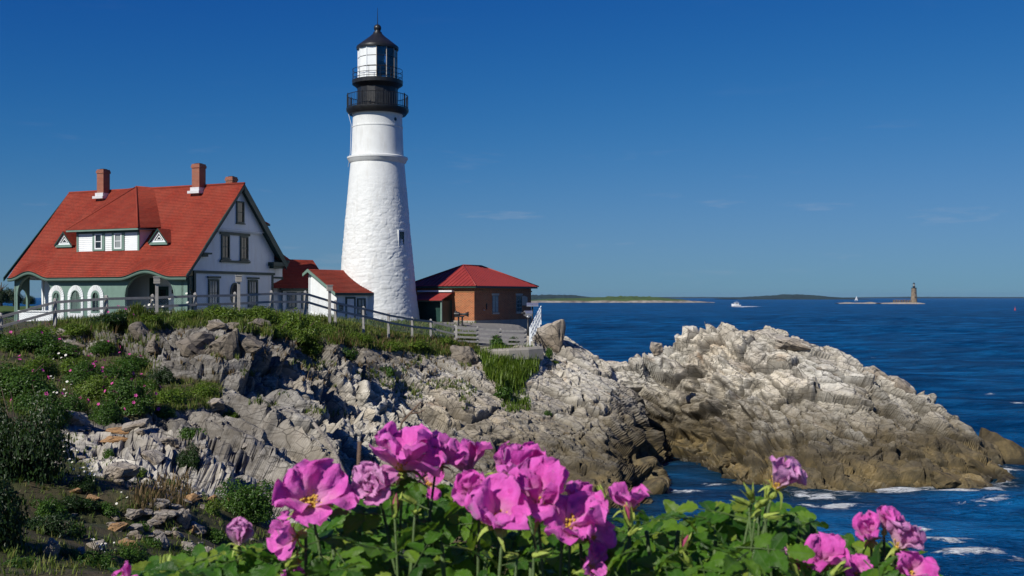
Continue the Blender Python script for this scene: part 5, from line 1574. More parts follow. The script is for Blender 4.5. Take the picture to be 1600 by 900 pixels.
# ---------------------------------------------------------------- foliage
def leaf_cloud(n, size, seed, lumps=9, fill=.45, flat=.75, elong=1.7):
    """n folded leaves on and inside a lumpy mound of unit radius and unit height"""
    g = np.random.default_rng(seed)
    C_ = g.normal(0, 1, (lumps, 3)); C_ /= np.linalg.norm(C_, axis=1)[:, None]; C_[:, 2] = np.abs(C_[:, 2])
    C_ = C_ * g.uniform(.25, .62, (lumps, 1)) * np.array([1, 1, .8]); rad_ = g.uniform(.28, .50, lumps)
    k = g.integers(0, lumps, n)
    d = g.normal(0, 1, (n, 3)); d /= np.linalg.norm(d, axis=1)[:, None]
    d[:, 2] = np.where(g.random(n) < .7, np.abs(d[:, 2]), d[:, 2])
    rad = rad_[k] * (1 - fill * g.random(n) ** 1.6) * (1 + .22 * (vnoise(d * 2.6 + C_[k] * 7, seed) - .5) * 2)
    P = C_[k] + d * rad[:, None]
    P[:, 2] = np.abs(P[:, 2]) * 1.0
    nrm = d * .7 + g.normal(0, .45, (n, 3)) + np.array([0, 0, .5]); nrm /= np.linalg.norm(nrm, axis=1)[:, None]
    ax = np.cross(nrm, g.normal(0, 1, (n, 3))); ax /= np.linalg.norm(ax, axis=1)[:, None]
    bx = np.cross(nrm, ax)
    s = size * g.uniform(.6, 1.35, n)[:, None]
    fold = s * .18
    V_ = np.stack([P - ax * s * elong * .5, P + bx * s * .45 + nrm * fold, P + ax * s * elong * .5, P - bx * s * .45 + nrm * fold], 1).reshape(-1, 3)
    i = np.arange(n)[:, None] * 4
    F_ = np.concatenate([i + np.array([[0, 1, 2]]), i + np.array([[0, 2, 3]])], 1).reshape(-1, 3)
    return V_, F_
CL = {}
def cloud_mesh(var, kind):
    if (var, kind) not in CL:
        n, sz = {'fine': (5200, .050), 'big': (9000, .036), 'small': (1500, .085)}[kind]
        V_, F_ = leaf_cloud(n, sz, 100 + var, 8 + var % 5)
        CL[(var, kind)] = np_mesh('foliage', V_, F_)
    return CL[(var, kind)]
def stems_mesh(seed):
    r = random.Random(seed); m = world_mb()
    for k in range(9):
        a = r.uniform(0, 6.28); e = Vector((math.cos(a) * r.uniform(.25, .7), math.sin(a) * r.uniform(.25, .7), r.uniform(.45, .85)))
        m.path([(e.x * .1, e.y * .1, -.15), (e.x * .45, e.y * .45, e.z * .55), tuple(e)], .022, .007, 5)
    me = bpy.data.meshes.new('stems'); me.from_pydata([tuple(q) for q in m.v], [], m.f); me.materials.append(M['bark']); return me
STEMS = [stems_mesh(k) for k in range(3)]
def tiny_rose(seed):
    m = world_mb()
    for k in range(5):
        a = k * 1.2566; c, s = math.cos(a), math.sin(a)
        m.add([(0, 0, 0), (c * .5 - s * .5, s * .5 + c * .5, .25), (c * 1.0, s * 1.0, .12), (c * .5 + s * .5, s * .5 - c * .5, .25)], [(0, 1, 2, 3)])
    me = bpy.data.meshes.new('blossom'); me.from_pydata([tuple(q) for q in m.v], [], m.f); me.materials.append(M['pink']); return me
TINY = tiny_rose(1)
def bush(px, py, w, h, label, mat='shrub', var=0, kind='fine', blooms=0, name='bush', cat='bush', depth=None, Y=None, grp=None, base_z=None):
    if Y is None:
        c = cast(px, py)
        if c is None: return None
        p = c[0]
    else:
        p = at(px, py, Y)
        if base_z is not None: p.z = base_z
    s = p.y / FPX; W_, H_ = w * s / 2, h * s
    t = thing(name, label, cat, p - Vector((0, 0, .1)), random.uniform(0, 6.28), grp)
    f = link('foliage', cloud_mesh(var, kind).copy(), t); f.data.materials.clear(); f.data.materials.append(M[mat]); tag(f, kind='stuff')
    D_ = depth or W_ * .8
    f.scale = (W_ * 1.08, D_ * 1.08, H_ * 1.02)
    st = link('stems', STEMS[var % 3], t); st.scale = (W_, D_, H_)
    r = random.Random(var * 7 + int(px))
    for k in range(blooms):
        d = Vector((r.uniform(-1, 1), r.uniform(-1, 1), r.uniform(.1, 1))).normalized()
        b = link('blossom', TINY, t); q = r.uniform(.055, .085) * (1.0 if p.y > 30 else .8)
        b.scale = (q,) * 3; b.location = (d.x * W_ * .95, d.y * D_ * .95, H_ * (.15 + .8 * d.z)); b.rotation_euler = (r.uniform(-.6, .6) , r.uniform(-.6, .6), 0)
        dd = d.to_track_quat('Z', 'Y').to_euler(); b.rotation_euler = dd
    return t
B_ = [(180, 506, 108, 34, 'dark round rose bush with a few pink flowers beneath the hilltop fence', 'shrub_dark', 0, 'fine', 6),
      (236, 498, 46, 18, 'light green low shrub right of the dark round rose bush', 'shrub_bright', 1, 'small', 0),
      (292, 498, 70, 22, 'low bright green shrub on the hilltop before the porch end', 'shrub_bright', 2, 'fine', 0),
      (345, 500, 84, 32, 'bright green shrub on the hilltop below the gable window', 'shrub_bright', 3, 'fine', 0),
      (402, 502, 86, 36, 'bright green shrub on the hilltop between the lamp and the tall shrub', 'shrub_bright', 4, 'fine', 0),
      (468, 532, 112, 62, 'tall lush green shrub hanging over the cliff edge', 'shrub_bright', 5, 'big', 0),
      (440, 508, 60, 36, 'leafy shrub left of the lush overhanging one', 'shrub_bright', 6, 'fine', 0),
      (512, 528, 60, 34, 'yellow-green shrub right of the lush overhanging one', 'shrub_bright', 7, 'fine', 0),
      (26, 545, 130, 50, 'rose thicket at the left edge just below the fence', 'shrub', 1, 'big', 9),
      (90, 560, 90, 40, 'green shrub with one pink flower right of the left edge thicket', 'shrub', 2, 'fine', 4),
      (20, 620, 150, 70, 'broad sunlit rose thicket at the left edge with pink flowers', 'shrub', 3, 'big', 9),
      (135, 605, 90, 60, 'rose bush with bright pink flowers in the middle of the left slope', 'shrub', 4, 'big', 10),
      (205, 640, 118, 70, 'spreading rose bush above the rusty stone heap', 'shrub', 5, 'big', 10),
      (165, 660, 90, 60, 'leafy rose bush low on the slope beside the dark thicket', 'shrub', 6, 'big', 6),
      (205, 575, 84, 34, 'small leafy shrub beside the narrow shaded rock', 'shrub', 7, 'fine', 3),
      (268, 628, 90, 38, 'low dark green mat shrub at the foot of the bluff', 'shrub_bright', 8, 'fine', 0),
      (318, 615, 70, 26, 'low dense green shrub trailing right below the bluff', 'shrub_bright', 9, 'fine', 0),
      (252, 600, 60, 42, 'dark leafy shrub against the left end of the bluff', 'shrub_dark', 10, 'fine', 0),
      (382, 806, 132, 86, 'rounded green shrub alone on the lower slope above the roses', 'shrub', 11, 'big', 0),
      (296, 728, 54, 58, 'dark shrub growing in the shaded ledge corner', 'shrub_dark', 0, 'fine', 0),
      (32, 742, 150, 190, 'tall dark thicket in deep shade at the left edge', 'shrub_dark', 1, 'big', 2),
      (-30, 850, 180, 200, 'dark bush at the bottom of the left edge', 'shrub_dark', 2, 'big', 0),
      (775, 541, 40, 26, 'small bush behind the plank fence, left one', 'shrub', 3, 'small', 0),
      (802, 540, 26, 22, 'small bush behind the plank fence, right one', 'shrub', 4, 'small', 0),
      (858, 560, 20, 26, 'small green plant in the cleft by the pale crag', 'shrub', 5, 'small', 0),
      (866, 567, 18, 10, 'tiny yellow-green cushion plant right of the cleft plant', 'shrub_bright', 6, 'small', 0),
      (855, 648, 26, 14, 'lone mossy tuft on the bare middle ledges', 'shrub', 7, 'small', 0),
      (785, 620, 50, 30, 'straggling plant below the tall grass clump', 'shrub', 8, 'small', 0),
      (655, 545, 60, 20, 'low yellow-green shrub on the cliff lip below the tower', 'shrub_bright', 9, 'small', 0),
      (700, 540, 50, 22, 'low green shrub beside the fence corner', 'shrub_bright', 10, 'small', 0),
      (545, 560, 36, 26, 'small plant on the shaded cliff below the overhanging shrub', 'shrub', 11, 'small', 0),
      (605, 585, 30, 24, 'small plant rooted in the cliff crevice', 'shrub', 1, 'small', 0),
      (118, 838, 40, 46, 'pale feathery weed in the shade at lower left', 'shrub', 2, 'small', 0),
      (165, 800, 50, 30, 'low weed beside the daisies at lower left', 'shrub', 3, 'small', 0),
      (145, 880, 90, 44, 'weedy patch with white specks at the bottom left', 'shrub', 4, 'fine', 0),
      (235, 850, 60, 30, 'small brownish weed between loose stones', 'shrub', 5, 'small', 0),
      (240, 772, 46, 26, 'reddish dry shrub right of the sunlit boulder', 'dry', 6, 'small', 0),
      (268, 760, 30, 26, 'grey-green herb behind the reddish dry shrub', 'shrub', 7, 'small', 0),
      (170, 712, 30, 26, 'small herb below the rusty stone heap', 'shrub', 8, 'small', 0),
      (330, 800, 40, 34, 'yellow-green herb left of the rounded lone shrub', 'shrub_bright', 9, 'small', 0)]
B_ += [(60, 528, 80, 30, 'low rose shrub under the leftmost fence posts', 'shrub_bright', 4, 'fine', 4),
       (118, 520, 60, 24, 'bright low shrub between the fence and the reddish slab', 'shrub_bright', 5, 'fine', 2),
       (160, 548, 70, 30, 'leafy shrub on the slope right of the reddish slab', 'shrub', 6, 'fine', 2),
       (62, 588, 100, 50, 'sunlit shrub with a few flowers above the broad left thicket', 'shrub_bright', 7, 'big', 5),
       (118, 580, 80, 40, 'bright leafy shrub in the gap between the two rose bushes', 'shrub_bright', 8, 'fine', 3),
       (178, 592, 80, 38, 'leafy bush above the pink-flowered middle bush', 'shrub', 9, 'fine', 3),
       (160, 628, 110, 64, 'wide yellow-green rose bush in the heart of the left slope', 'shrub_bright', 10, 'big', 8),
       (112, 650, 80, 56, 'dense bush behind the long grey slab', 'shrub', 11, 'big', 4),
       (228, 610, 60, 34, 'small green bush where the slope meets the bluff', 'shrub_bright', 0, 'fine', 2),
       (252, 648, 60, 30, 'low bush at the right edge of the rusty stone heap', 'shrub', 1, 'fine', 1),
       (64, 660, 110, 76, 'shaded bush between the thicket and the slope', 'shrub', 2, 'big', 4),
       (560, 534, 60, 22, 'low green mound on the turf right of the yellow-green shrub', 'shrub_bright', 3, 'fine', 0),
       (610, 545, 60, 20, 'low green mound on the turf below the tower foot', 'shrub_bright', 4, 'fine', 0),
       (268, 504, 50, 16, 'small bright mound on the turf above the bluff', 'shrub_bright', 5, 'small', 0),
       (430, 525, 60, 30, 'leafy shrub spilling over the cliff left of the lush one', 'shrub_bright', 6, 'fine', 0),
       (492, 550, 60, 34, 'leafy growth hanging below the lush shrub', 'shrub_bright', 7, 'fine', 0),
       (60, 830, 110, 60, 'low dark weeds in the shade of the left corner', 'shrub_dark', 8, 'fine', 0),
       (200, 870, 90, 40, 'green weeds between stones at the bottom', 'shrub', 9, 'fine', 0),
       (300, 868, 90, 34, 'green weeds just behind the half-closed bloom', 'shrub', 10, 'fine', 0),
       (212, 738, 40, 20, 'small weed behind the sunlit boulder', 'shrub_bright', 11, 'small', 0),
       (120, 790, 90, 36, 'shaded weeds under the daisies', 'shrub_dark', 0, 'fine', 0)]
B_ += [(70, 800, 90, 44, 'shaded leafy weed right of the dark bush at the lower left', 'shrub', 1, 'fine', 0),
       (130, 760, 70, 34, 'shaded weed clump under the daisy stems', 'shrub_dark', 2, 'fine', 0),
       (215, 828, 60, 28, 'small leafy weed left of the upright wedge stone', 'shrub', 3, 'small', 0),
       (330, 838, 60, 26, 'low weed right of the upright wedge stone', 'shrub', 4, 'small', 0),
       (30, 885, 100, 40, 'grassy weed at the very bottom of the left corner', 'shrub', 5, 'fine', 0),
       (105, 868, 80, 36, 'leafy weed beside the leaning grey stone', 'shrub', 6, 'fine', 0),
       (262, 880, 70, 26, 'low weed behind the leftmost rose leaves', 'shrub', 7, 'small', 0),
       (300, 680, 44, 26, 'small shrub rooted in the grey ledges', 'shrub', 8, 'small', 0),
       (360, 650, 40, 18, 'tiny shrub on top of the grey ledges', 'shrub_bright', 9, 'small', 0)]
for a in B_: bush(*a)

# ---- daisies
def daisy_mesh():
    m = world_mb()
    for k in range(10):
        a = k * 2 * math.pi / 10; c, s = math.cos(a), math.sin(a)
        m.add([(c * .25 - s * .1, s * .25 + c * .1, 0), (c * 1 - s * .2, s * 1 + c * .2, -.08), (c * 1 + s * .2, s * 1 - c * .2, -.08), (c * .25 + s * .1, s * .25 - c * .1, 0)], [(0, 1, 2, 3)])
    me = bpy.data.meshes.new('flower_head'); me.from_pydata([tuple(q) for q in m.v], [], m.f); me.materials.append(M['daisy'])
    m = MB(); m.lathe([(.02, .16), (.2, .12), (.3, 0)], 10); m2 = bpy.data.meshes.new('disc'); m2.from_pydata([tuple(q) for q in m.v], [], m.f); m2.materials.append(M['yellow'])
    return me, m2
DM, DD = daisy_mesh()
r = random.Random(11)
for px, py, nh in ((88, 712, 7), (96, 720, 6), (112, 735, 6), (118, 742, 5), (128, 757, 8), (140, 760, 7), (148, 768, 6), (96, 640, 6), (95, 620, 5), (92, 585, 4), (160, 870, 5), (172, 880, 5), (190, 800, 3), (240, 492, 5), (278, 490, 4)):
    c = cast(px, py)
    if not c: continue
    sc = c[0].y / FPX
    t = thing('daisy_plant', 'clump of small white daisies on thin stems on the left slope', 'daisies', c[0], 0, 'white daisies on the left slope')
    st = world_mb()
    for k in range(nh):
        h = r.uniform(12, 34) * sc; x, y = r.uniform(-16, 16) * sc, r.uniform(-10, 10) * sc
        st.path([(x * .3, y * .3, -.03), (x * .7, y * .7, h * .6), (x, y, h)], .006, .004, 4)
        d = link('flower_head', DM, t); q = r.uniform(1.3, 2.2) * sc; d.scale = (q,) * 3; d.location = (x, y, h); d.rotation_euler = (r.uniform(.2, 1.0), r.uniform(-.5, .3), 0)
        e = link('disc', DD, d)
    st.build('stems', M['stem'], t, fix=False)

# ---- grass
g = np.random.default_rng(21)
GV, GF = [], []
def tuft(p, n, h, lean=.5, w=.012):
    for k in range(n):
        a = g.uniform(0, 6.28); d = Vector((math.cos(a), math.sin(a), 0)); hh = h * g.uniform(.55, 1.15); ln = lean * g.uniform(.3, 1) * hh
        b = p + Vector((g.normal(0, h * .22), g.normal(0, h * .22), -.05)); sd = Vector((-d.y, d.x, 0)) * w * g.uniform(.7, 1.5)
        i = len(GV)
        mid = b + d * ln * .35 + Vector((0, 0, hh * .6)); tip = b + d * ln + Vector((0, 0, hh))
        GV.extend([b - sd, b + sd, mid + sd * .7, mid - sd * .7, tip]); GF.extend([(i, i + 1, i + 2), (i, i + 2, i + 3), (i + 3, i + 2, i + 4)])
def grass_area(poly, count, h0, h1, blades=6, noise=None, w=.014):
    xs_, ys_ = [q[0] for q in poly], [q[1] for q in poly]; k = 0; tries = 0
    while k < count and tries < count * 6:
        tries += 1
        px, py = g.uniform(min(xs_), max(xs_)), g.uniform(min(ys_), max(ys_))
        if not in_poly(np.array([px]), np.array([py]), poly)[0]: continue
        if noise is not None and vnoise(np.array([[px / noise, py / noise * 1.6, 3.3]]), 5)[0] < .58: continue
        c = cast(px, py)
        if c is None or c[0].z < 3.2: continue
        if noise is not None and c[1].z < .45: continue
        tuft(c[0], blades, g.uniform(h0, h1), .6, w * (.4 + c[0].y / 60)); k += 1
grass_area([(80, 480), (300, 468), (520, 472), (745, 522), (750, 552), (690, 556), (600, 548), (540, 540), (420, 526), (330, 510), (240, 516), (90, 520)], 5200, .16, .42, 6)
grass_area([(0, 500), (250, 500), (250, 640), (0, 660)], 1300, .15, .35, 5)
grass_area([(0, 640), (120, 650), (180, 720), (320, 770), (430, 800), (430, 900), (0, 900)], 1300, .05, .17, 6)
grass_area([(225, 590), (350, 598), (345, 635), (250, 645)], 350, .12, .3, 6)
grass_area([(330, 515), (480, 520), (760, 555), (800, 640), (520, 650), (300, 640)], 1200, .12, .36, 6, 26)
grass_area([(0, 455), (120, 455), (300, 455), (760, 500), (700, 520), (300, 485), (0, 500)], 600, .1, .25, 5)
gm = np_mesh('grass', np.array([tuple(v) for v in GV]), np.array(GF), M['grass'])
tag(link('grass', gm), kind='stuff')
GV, GF = [], []
grass_area([(470, 520), (740, 532), (745, 552), (560, 548)], 320, .25, .5, 5)
grass_area([(210, 760), (290, 740), (300, 790), (215, 800)], 130, .15, .35, 6)
grass_area([(0, 505), (100, 505), (250, 512), (420, 528), (760, 556), (740, 600), (350, 600), (250, 560), (0, 560)], 260, .2, .4, 5)
gm = np_mesh('dry_grass', np.array([tuple(v) for v in GV]), np.array(GF), M['dry'])
tag(link('dry_grass', gm), kind='stuff')
GV, GF = [], []
grass_area([(752, 556), (778, 550), (800, 556), (832, 550), (838, 580), (800, 612), (762, 590)], 1100, .30, .95, 7, w=.018)
grass_area([(765, 590), (815, 590), (830, 640), (790, 645)], 260, .2, .5, 6)
gm = np_mesh('tall_grass', np.array([tuple(v) for v in GV]), np.array(GF), M['shrub_bright'])
tag(link('tall_grass', gm), kind='stuff')
# ---------------------------------------------------------------- far islands, ledge light, boats
def m_isle():
    t = NT('isle_turf'); geo = t.add('ShaderNodeNewGeometry'); s = t.add('ShaderNodeSeparateXYZ'); t.l.new(geo.outputs['Position'], s.inputs[0])
    v = t.coord('Object'); n = t.noise(v, .02, 6, .65); n2 = t.noise(v, .06, 5, .65)
    gcol = t.mix(n2, (.030, .065, .02), (.085, .12, .04)); rc = t.mix(t.mr(n2, .35, .65), (.32, .29, .25), (.12, .10, .085))
    f = t.mr(t.math('ADD', s.outputs['Z'], t.mr(n, 0, 1, -2.5, 2.5)), 2.6, 3.6)
    t.to('Base Color', t.mix(f, rc, gcol)); t.to('Roughness', .95); t.to('Specular IOR Level', .1)
    return t.m
M['isle_turf'] = m_isle()
M['forest'] = paint('distant_forest', (.010, .026, .022), .95, .4, .02, 0)
def isle(name, px0, px1, Y, prof, depth, mat, noise=.5, n=220, nd=14, seed=1):
    """a low island between two photo columns; prof: (fraction along, height in metres)"""
    x0, x1 = (px0 - 800) / FPX * Y, (px1 - 800) / FPX * Y
    u = np.linspace(0, 1, n); w = np.linspace(0, 1, nd)
    hp = np.interp(u, [p[0] for p in prof], [p[1] for p in prof])
    U, W_ = np.meshgrid(u, w, indexing='ij')
    X = x0 + (x1 - x0) * U; Yy = Y + depth * W_
    q = np.stack([X / 14, Yy / 14, X * 0], -1).reshape(-1, 3)
    nz = (fbm(q, 4, seed) - .5).reshape(n, nd) * 2
    shape = np.minimum(1, np.sin(np.pi * np.clip(W_ * 1.0, 0, 1)) ** .45)
    Z = hp[:, None] * shape * (1 + noise * nz) - 1.2 * (shape < .05)
    i = np.arange(n * nd).reshape(n, nd)
    F_ = np.stack([i[:-1, :-1], i[1:, :-1], i[1:, 1:], i[:-1, 1:]], -1).reshape(-1, 4)
    o = link(name, np_mesh(name, np.stack([X, Yy, Z], -1).reshape(-1, 3), F_, mat))
    return tag(o, kind='structure')
isle('island', 828, 1118, 2250, [(0, 3.5), (.04, 5), (.15, 7), (.25, 7.5), (.45, 11), (.6, 12), (.72, 10), (.85, 6.0), (.9, 3), (.95, 2.0), (1, .2)], 220, M['isle_turf'], .35, seed=3)
isle('far_island', 1155, 1368, 5200, [(0, 2), (.1, 8), (.2, 12), (.4, 18), (.5, 23), (.62, 22), (.72, 15), (.85, 8), (1, 1)], 700, M['forest'], .3, seed=5)
isle('far_island', 820, 960, 4300, [(0, 20), (.3, 19), (.6, 17), (.75, 11), (1, 1)], 500, M['forest'], .3, seed=6)
isle('far_coast', 780, 1900, 9500, [(0, 13), (.15, 9), (.3, 10), (.5, 6), (.6, 12), (.7, 10), (.85, 8), (1, 5)], 900, M['forest'], .3, 300, seed=7)
isle('ledge', 1311, 1376, 1900, [(0, .3), (.2, 1.6), (.5, 1.2), (.8, 2.0), (1, .2)], 25, M['isle'], .7, 90, seed=8)
isle('ledge', 1378, 1446, 1850, [(0, .3), (.3, 1.8), (.55, 2.6), (.75, 2.6), (.9, 1.3), (1, .1)], 34, M['isle'], .5, 110, seed=9)
# the granite light tower on the ledge
q = at(1428, 473, 1860); s = 1860 / FPX
rl = thing('ledge_lighthouse', 'distant brown granite lighthouse standing on a low sea ledge', 'lighthouse', (q.x, q.y, 1.2))
m = MB(); m.lathe([(5.0 * s, -1), (4.9 * s, 1), (4.3 * s, 11 * s), (3.7 * s, 22 * s), (3.9 * s, 22.4 * s)], 24); m.build('shaft', M['granite'], rl)
m = MB(); m.lathe([(3.7 * s, 22.4 * s), (4.4 * s, 22.8 * s), (4.4 * s, 23.3 * s), (2.4 * s, 23.3 * s)], 24); m.build('gallery', M['black'], rl)
m = MB(); m.lathe([(1.9 * s, 23.3 * s), (1.9 * s, 26 * s)], 12); m.build('watch_room', M['black'], rl)
m = MB(); m.lathe([(1.6 * s, 26 * s), (1.6 * s, 29 * s)], 12); m.build('lantern', M['pale_glass'], rl)
m = MB(); m.lathe([(2.0 * s, 29 * s), (1.9 * s, 29.5 * s), (.9 * s, 30.6 * s), (.2 * s, 31.3 * s), (.05 * s, 32.5 * s)], 12); m.build('lantern_roof', M['black'], rl)
for z in (8, 15): 
    m = world_mb(); m.box(-.5 * s, .5 * s, -5.2 * s, -3.4 * s, z * s, (z + 1.6) * s); m.build('window', M['glass'], rl)
q = at(1411, 473, 1862)
pr = thing('pier_ruin', 'ruined dark stone pier left of the distant ledge lighthouse', 'pier', (q.x, q.y, 0))
for k in range(7):
    m = world_mb(); x = (-15 + k * 4.1) * s; m.box(x, x + 1.2 * s, -2, 2, -1, (5.2 + .8 * math.sin(k * 2)) * s); m.build('pile', M['granite'], pr)
for z in (3.2, 5.0):
    m = world_mb(); m.box(-15.4 * s, 12 * s, -2.4, 2.4, z * s, (z + .5) * s); m.build('beam', M['granite'], pr)

def loft(m, secs):
    n = len(secs[0]); P = [p for s_ in secs for p in s_]
    F_ = [(k * n + i, k * n + i + 1, (k + 1) * n + i + 1, (k + 1) * n + i) for k in range(len(secs) - 1) for i in range(n - 1)]
    F_ += [tuple(range(n)), tuple(range((len(secs) - 1) * n, len(secs) * n))[::-1]]
    m.add(P, F_)
q = at(1150, 478, 1330)
mb = thing('motor_boat', 'white motor boat with upright cabin and short wake on the open sea', 'boat', (q.x, q.y, 0.1), R(200))
m = world_mb()
loft(m, [[(x, -w, h), (x, -w * .8, -.4), (x, 0, -.8), (x, w * .8, -.4), (x, w, h)] for x, w, h in ((-6, 1.9, 1.3), (-3, 2.1, 1.4), (1, 2.1, 1.7), (4, 1.4, 2.2), (6.2, .15, 2.7))]); m.build('hull', M['boat_white'], mb)
m = world_mb(); m.box(-3.2, 2.2, -1.6, 1.6, 1.4, 3.6); c = m.build('cabin', M['boat_white'], mb)
m = world_mb(); m.box(-2.6, 1.8, -1.63, 1.63, 2.5, 3.2); m.build('window', M['glass'], c)
m = world_mb(); m.box(2.19, 2.24, -1.3, 1.3, 2.5, 3.2); m.build('windscreen', M['glass'], c)
m = world_mb(); m.box(-3.4, 2.0, -1.7, 1.7, 3.62, 3.8); m.box(-2.4, .6, -1.2, 1.2, 4.9, 5.05); m.build('flybridge', M['boat_white'], mb)
m = world_mb(); m.tube((-2, -1.1, 3.8), (-2, -1.1, 5), .06); m.tube((-2, 1.1, 3.8), (-2, 1.1, 5), .06); m.tube((.4, -1.1, 3.8), (.4, -1.1, 5), .06); m.tube((.4, 1.1, 3.8), (.4, 1.1, 5), .06); m.tube((-1, 0, 5), (-1, 0, 7.5), .05); m.build('mast', M['steel'], mb)
q = at(1338, 467.5, 3000)
sb = thing('sail_boat', 'tiny white sailing boat on the horizon before the wooded island', 'boat', (q.x, q.y, 0), R(20))
m = world_mb(); loft(m, [[(x, -w, h), (x, 0, -.6), (x, w, h)] for x, w, h in ((-5, 1.2, 1.1), (0, 1.7, 1.1), (5.5, .1, 1.5))]); m.build('hull', M['boat_white'], sb)
m = world_mb(); m.tube((.8, 0, 1), (.8, 0, 14), .12); m.build('mast', M['steel'], sb)
m = world_mb(); m.add([(.6, 0, 2.2), (-4.6, .5, 2.4), (.6, 0, 13.6), (-2.2, .5, 7)], [(0, 1, 3, 2)]); m.build('mainsail', M['boat_white'], sb)
m = world_mb(); m.add([(1.1, 0, 12), (5.2, 0, 1.7), (1.2, .5, 2.2)], [(0, 1, 2)]); m.build('jib', M['boat_white'], sb)
q = at(1586, 481, 900)
by = thing('buoy', 'tiny red buoy floating at the far right', 'buoy', (q.x, q.y, 0))
m = MB(); m.lathe([(.1, -.4), (.7, -.2), (.8, .3), (.4, .6), (.25, 1.9), (.05, 2.2)], 12); m.build('float', M['red'], by)
m = MB(); m.tube((0, 2.1, 0), (0, 3.2, 0), .06); m.build('staff', M['red'], by)

# wooded shore seen past the left end of the house
isle('far_shore', -330, 70, 190, [(0, 9.6), (.4, 9.4), (.7, 9.2), (.88, 8.6), (1, 6)], 60, M['isle_turf'], .12, 90, 16, seed=12)
r = random.Random(5)
TL = ['rounded dark tree on the far shore, tallest at the left edge', 'dark bushy tree on the far shore left of the porch', 'low dark tree nearest the porch on the far shore']
def tree(px, Y, ptop, wpx, label, var):
    b = at(px, 474, Y); top = at(px, ptop, Y); H = top.z - b.z; W_ = wpx * Y / FPX
    t = thing('tree', label, 'tree', (b.x, b.y, b.z - .5), r.uniform(0, 6), 'trees on the far shore')
    m = world_mb(); m.path([(0, 0, 0), (.1, 0, H * .4), (.0, .1, H * .85)], .28, .06, 7)
    for k in range(6):
        a = r.uniform(0, 6.28); z = H * r.uniform(.25, .6); m.path([(0, 0, z), (math.cos(a) * W_ * .3, math.sin(a) * W_ * .3, z + H * .22)], .10, .02, 5)
    m.build('trunk', M['bark'], t, fix=False)
    c = link('crown', cloud_mesh(var, 'big').copy(), t); c.data.materials.clear(); c.data.materials.append(M['tree_far']); c.scale = (W_ * .62, W_ * .62, H * .92); c.location = (0, 0, H * .12); tag(c, kind='stuff')
for k, (px, Y, pt, w) in enumerate(((2, 196, 430, 34), (-34, 200, 426, 40), (22, 205, 439, 26), (-70, 206, 432, 40), (44, 210, 452, 22))):
    tree(px, Y, pt, w, TL[0] if k == 0 else ('dark tree on the far shore just past the left picture edge' if px == -34 else 'dark tree on the far shore, farthest out past the left edge' if px == -70 else TL[1] if px == 22 else TL[2]), k)

# trees just outside the picture on the left, whose shade falls on the near slope
for k, (x, y, H, w) in enumerate(((-9.3, 6.2, 8.6, 6.2), (-13.8, 12.4, 8.2, 6.6), (-18.5, 20, 6.2, 6.0))):
    z = drop(x, y) if x > -14 else 8.6
    t = thing('tree', ('leafy tree standing nearest the viewpoint just beyond the left picture edge', 'leafy tree second from the viewpoint beyond the left picture edge', 'leafy tree farthest along the slope beyond the left picture edge')[k], 'tree', (x, y, min(z, 9.2) - .3), k)
    m = world_mb(); m.path([(0, 0, 0), (.1, 0, H * .4), (0, .1, H * .8)], .16, .05, 7)
    for q in range(6):
        a = q * 1.05; m.path([(0, 0, H * .3), (math.cos(a) * w * .3, math.sin(a) * w * .3, H * .65)], .06, .02, 5)
    m.build('trunk', M['bark'], t, fix=False)
    c = link('crown', cloud_mesh(k + 3, 'big').copy(), t); c.data.materials.clear(); c.data.materials.append(M['shrub']); c.scale = (w * .6, w * .6, H * .95); c.location = (0, 0, H * .1); tag(c, kind='stuff')
# ---------------------------------------------------------------- sea air
hz = MB(); hz.box(-17500, 17500, -11, 62, -17500, 900)
hm = bpy.data.materials.new('sea_haze'); hm.use_nodes = True
hn = hm.node_tree.nodes; hn.remove(hn['Principled BSDF'])
pv = hn.new('ShaderNodeVolumePrincipled'); pv.inputs['Color'].default_value = (.42, .68, 1, 1); pv.inputs['Density'].default_value = 2.2e-5; pv.inputs['Anisotropy'].default_value = .2
hm.node_tree.links.new(pv.outputs[0], hn['Material Output'].inputs['Volume'])
tag(hz.build('haze', hm), kind='stuff')
